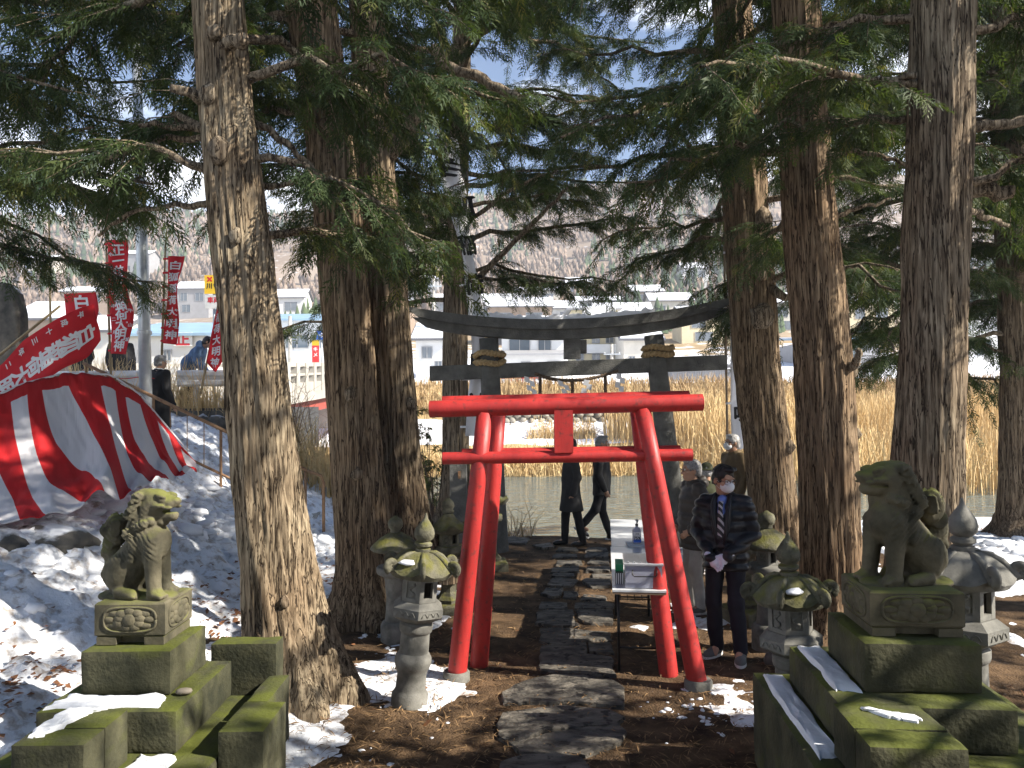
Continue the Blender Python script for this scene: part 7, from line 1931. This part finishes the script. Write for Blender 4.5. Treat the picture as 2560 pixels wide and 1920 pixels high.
def tree(label, spec, y, top, seed, h0, nl, Lmax, limbs=(), stubs=(), knots=(), group='cypress trees of the grove', **kw):
    T = make_trunk(spec, y, top, seed)
    t = thing('cypress_tree', label, 'tree', (float(T.x(T.z0)), y, T.z0), group=group)
    tk = link('trunk', trunk_mesh(T), BARK, t, True, True)
    tk.color = (*{1: (1.15, 1.12, 1.05), 2: (.9, .82, .74), 3: (1.0, .95, .88), 5: (.95, .86, .76), 6: (1.0, .88, .78), 7: (.98, .96, .94), 8: (.85, .82, .8)}.get(seed, (1, 1, 1)), 1)
    if knots:
        for i, (px, py, r) in enumerate(knots):
            c = at(px, py, y); rr = float(T.r(c[2])); dx = np.clip((c[0] - float(T.x(c[2]))) / rr, -1, 1)
            c[1] = y - rr * math.sqrt(max(0, 1 - dx * dx)) * 0.95
            mb = MB(); knot(mb, c, r, None, 200 + i + seed); mb.build('knot', BARK, t, smooth=True)
    for i, (P, r0, r1) in enumerate(limbs):
        Q = limb_pts([at(*p) for p in P], 0.05, i + seed)
        MB().tube([tuple(p) for p in Q], list(np.linspace(r0, r1, len(Q)) * (1 + 0.25 * (vnoise(np.arange(len(Q)) * .9, i, seed, 3) - .5))), 12).build('limb', BARK, t, smooth=True)
    rng = np.random.default_rng(seed * 13 + 1)
    if nl: grow_crown(T, t, rng, h0, kw.pop('h1', top - 0.3), nl, Lmax, **kw)
    return T
S_ = -math.pi / 2        # the side that faces the camera
tree('thick pale cypress trunk with knots and broken stubs rising beside the mossy pedestal', [(545, 0, 122), (560, 200, 128), (577, 380, 136), (599, 590, 142), (607, 640, 144), (636, 900, 148), (657, 1130, 156), (676, 1280, 164), (706, 1500, 178), (728, 1620, 190), (742, 1735, 205)], 6.1, 14, 1, 3.5, 50, 2.4,
     limbs=[([(540, 268, 6.0), (490, 238, 5.9), (432, 222, 5.8)], .05, .035), ([(530, 318, 6.2), (450, 318, 6.2), (345, 310, 6.2)], .035, .018), ([(560, 110, 5.95), (612, 96, 5.75)], .05, .045), ([(610, 300, 6.2), (680, 320, 6.25), (740, 380, 6.3), (800, 445, 6.35)], .04, .016),
            ([(520, 510, 6.2), (430, 512, 6.3), (330, 530, 6.4), (240, 590, 6.5)], .03, .012), ([(520, 350, 6.2), (420, 345, 6.4), (330, 380, 6.6), (250, 410, 6.7)], .028, .012), ([(640, 470, 6.2), (720, 465, 6.5), (830, 430, 6.8)], .03, .014)],
     knots=[(545, 262, .07), (570, 398, .085), (614, 605, .05), (560, 110, .06), (735, 1485, .045)], avoid=(S_, 1.25, 6.5), low_droop=.3)
tree('dark double cypress trunk, left stem of the twin pair beside the round lantern', [(775, 0, 124), (820, 300, 120), (843, 500, 118), (854, 640, 116), (874, 900, 120), (892, 1130, 125), (905, 1280, 128), (918, 1400, 134), (926, 1535, 150)], 8.3, 15, 2, 4.2, 42, 2.4,
     limbs=[([(810, 220, 8.2), (880, 215, 8.0), (930, 180, 7.9), (1010, 150, 7.8)], .06, .02)], knots=[(830, 330, .07), (888, 985, .06), (905, 1180, .06)], avoid=(S_ + .7, 1.7, 7.0))
tree('right stem of the twin cypress pair with a thick upward limb', [(918, 0, 84), (932, 300, 82), (954, 560, 98), (962, 640, 104), (981, 900, 100), (998, 1130, 102), (1016, 1280, 112), (1032, 1420, 140)], 8.75, 15, 3, 4.6, 40, 2.4,
     limbs=[([(960, 400, 8.7), (1010, 345, 8.6), (1040, 290, 8.5), (1058, 235, 8.4)], .085, .06), ([(1085, 120, 8.2), (1110, 165, 8.0), (1180, 180, 7.9), (1240, 220, 7.8), (1310, 255, 7.7)], .055, .045)], knots=[(1008, 650, .1), (940, 500, .06), (1030, 1010, .07)], avoid=(-0.5, 1.45, 6.6))
tree('slender cypress behind the white banner and stone post', [(1158, 0, 44), (1150, 300, 50), (1140, 600, 56), (1138, 860, 60), (1140, 1100, 64), (1142, 1290, 72)], 13.5, 16, 4, 3.9, 76, 3.5,
     limbs=[([(1170, 720, 13), (1270, 620, 12.8), (1350, 540, 12.6), (1420, 470, 12.4)], .06, .025), ([(1165, 560, 13), (1260, 480, 12.6), (1380, 430, 12.2), (1500, 420, 12)], .04, .015)], avoid=(S_, 1.5, 8), low_droop=.22, sc0=.13, sc1=.27)
tree('gnarled cypress trunk with a twisted side burl behind the person in black', [(1829, 0, 94), (1850, 300, 102), (1873, 640, 112), (1891, 900, 112), (1919, 1100, 113), (1939, 1290, 116), (1950, 1425, 130)], 10.8, 15, 5, 3.5, 72, 3.2,
     limbs=[([(1890, 750, 10.7), (1925, 720, 10.6), (1965, 745, 10.4)], .09, .05), ([(1840, 330, 10.7), (1740, 420, 10.3), (1640, 460, 10.0), (1560, 480, 9.8)], .05, .02), ([(1830, 150, 10.7), (1700, 240, 10.2), (1620, 330, 10.0)], .045, .02)],
     knots=[(1890, 560, .14), (1885, 800, .16), (1955, 1115, .09), (1880, 690, .1)], avoid=(-2.2, 1.5, 5.2), low_droop=.3, sc0=.12, sc1=.25)
tree('straight reddish cypress trunk between the lantern and the dark pedestal', [(1989, 0, 116), (2008, 300, 116), (2033, 640, 131), (2057, 900, 137), (2068, 1100, 138), (2076, 1290, 139), (2086, 1500, 142), (2094, 1580, 152)], 7.85, 15, 6, 4.2, 44, 2.4,
     limbs=[([(2060, 395, 7.7), (2130, 378, 7.6), (2200, 390, 7.5), (2270, 410, 7.4)], .035, .015), ([(2085, 545, 7.8), (2150, 520, 7.9), (2230, 500, 8)], .03, .012), ([(2120, 920, 7.7), (2140, 905, 7.6), (2146, 880, 7.5)], .05, .03)], knots=[(2128, 930, .06), (2135, 1085, .05)], avoid=(S_, 1.2, 7))
tree('massive upright cypress trunk with broken branch stubs behind the closed-mouthed dog', [(2358, 0, 148), (2354, 300, 148), (2336, 640, 147), (2332, 900, 153), (2322, 1100, 157), (2315, 1290, 162), (2305, 1500, 175), (2300, 1700, 200)], 6.3, 15, 7, 4.0, 46, 2.5,
     limbs=[([(2400, 480, 6.3), (2450, 478, 6.25), (2540, 485, 6.2)], .075, .055), ([(2400, 318, 6.3), (2480, 312, 6.3), (2600, 300, 6.3)], .05, .04), ([(2400, 520, 6.4), (2470, 545, 6.8), (2520, 560, 7.2)], .03, .02), ([(2290, 190, 6.2), (2220, 195, 6.3), (2170, 205, 6.4)], .03, .012)], avoid=(S_, 1.2, 6.5))
tree('cypress at the picture edge standing in snow on the river bank', [(2520, 0, 84), (2520, 400, 78), (2540, 640, 88), (2553, 1000, 92), (2558, 1290, 100), (2562, 1350, 130)], 12.6, 15, 8, 2.9, 52, 2.9, low_droop=.3, sc0=.13, sc1=.27)
# neighbours whose branches reach in from the sides, then unseen cypresses added to shade the ground
tree('cypress standing left of the view whose heavy boughs hang over the banners', [(-420, 0, 150), (-400, 700, 160), (-390, 1500, 180)], 7.6, 15, 9, 3.6, 150, 3.7, dens=.95, low_droop=.15, sc0=.12, sc1=.25, skip=lambda h, az: math.cos(az) < -0.3 or h < 4.0)
tree('cypress beyond the right side whose boughs hang behind the right trunks', [(2330, 0, 40), (2325, 700, 48), (2320, 1290, 60)], 13.4, 13, 10, 2.7, 84, 2.9, low_droop=.3, sc0=.13, sc1=.27)
rr = np.random.default_rng(3)
for k, (gx, gy, hh, n) in enumerate(((6.3, 2.9, 6.5, 30), (10.6, 6.9, 16, 26), (12.5, 10.6, 14, 26), (5.6, 0.2, 14, 40), (7.2, -3.8, 15, 40), (-6.5, -1.0, 15, 34))):  # added shade trees; the short first one darkens the right pedestal and low path
    px = CX + gx / 7.0 * FPX
    T = Tree(); T.z0 = 0.0; T.z1 = hh; T.seed = 20 + k
    T.x = lambda z, gx=gx: gx + 0 * np.asarray(z); T.y = lambda z, gy=gy: gy + 0 * np.asarray(z); T.r = lambda z, hh=hh: np.interp(z, [0, hh], [.3, .05]); T.c = lambda z, gx=gx, gy=gy: np.array([gx, gy, z])
    t = thing('cypress_tree', 'unseen cypress added outside the view to shade the grove', 'tree', (gx, gy, 0), group='shade cypresses added outside the view')
    link('trunk', trunk_mesh(T, seg=40, lowres=True), BARK, t, True, True)
    grow_crown(T, t, np.random.default_rng(50 + k), 4.0 if hh > 8 else 2.8, hh - .3, n, 3.0, fine_top=0.0, dens=.36)
print('leaf triangles', NTRI)

# leafless shrub and young bamboo beside the bank, bare twigs left of the bridge
def shrub(label, base, n, hgt, spread_, m, leaves, seed, name='bare_shrub'):
    rng = np.random.default_rng(seed); t = thing(name, label, 'shrub', base); mb = MB(); pos, dd, sc = [], [], []
    for i in range(n):
        a = rng.uniform(0, 6.28); l = hgt * rng.uniform(.6, 1.1); o = rng.uniform(.2, 1) * spread_
        P = [np.array(base) + np.array([math.cos(a) * o * u ** 1.3, math.sin(a) * o * u ** 1.3, l * u]) + (rng.random(3) - .5) * .05 * (u > 0) for u in np.linspace(0, 1, 6)]
        mb.tube([tuple(p) for p in P], list(np.linspace(.012, .003, 6)), 4, caps=False)
        for q in range(5):
            j = rng.integers(2, 6); e = P[j] + np.array([rng.normal() * .2, rng.normal() * .2, rng.uniform(.05, .3)]); mb.tube([tuple(P[j]), tuple(e)], [.004, .0015], 3, caps=False)
            for w in range(4):
                pos.append(P[j] + (e - P[j]) * rng.random()); dd.append(rng.normal(size=3) * [1, 1, .5] + [0, 0, -.5]); sc.append(rng.uniform(.1, .2))
    mb.build('stems', m, t, smooth=True)
    if leaves:
        nn = np.stack([rng.normal(size=len(pos)), rng.normal(size=len(pos)), np.ones(len(pos))], 1)
        V, F, J = assemble(np.array(pos), np.array(dd), nn, np.array(sc), COARSE, rng, rng.random(len(pos)) * .8 + .2); me = npmesh('foliage', V, F); attr(me, 'tone', J); link('foliage', me, LEAFM, t, True)
STEM = mat('bare_stem', (0.2, 0.13, 0.09), rough=0.8, var=0.3)
for i, px in enumerate((690, 735, 790)):
    p = at(px, 1150, 16.2 + i * .3); shrub(('bare brown shrub below the bridge parapet', 'thin leafless shrub in the dry weeds below the bridge', 'leafless shrub beside the twin trunks')[i], (p[0], p[1], float(ground_z(p[0], p[1]))), 16, 1.9, .9, STEM, False, 60 + i)
p = at(1085, 1200, 13.6); shrub('straggly green leaved shrub left of the stone gate', (p[0], p[1], float(ground_z(p[0], p[1]))), 14, 2.0, .7, STEM, True, 70, 'leafy_shrub')
p = at(1330, 1330, 13.9); shrub('dry leafy stalks at the bank edge by the path end', (p[0] - .35, 13.75, float(ground_z(p[0] - .35, 13.75))), 9, .75, .5, STEM, False, 71)

# ================================================================== air over the valley
box_lo, box_hi = (-2600, -60, -3.5), (2600, 3100, 150)
hz = MB().box(box_lo, box_hi).build('haze', None)
m = bpy.data.materials.new('valley_air'); t, N, L = nodes(m); N.remove(N['Principled BSDF'])
v = N.new('ShaderNodeVolumePrincipled'); v.inputs['Color'].default_value = (0.88, 0.92, 1.0, 1); v.inputs['Density'].default_value = 0.0009
L(v.outputs[0], N['Material Output'].inputs['Volume']); hz.data.materials.append(m)
tag(hz, kind='stuff')
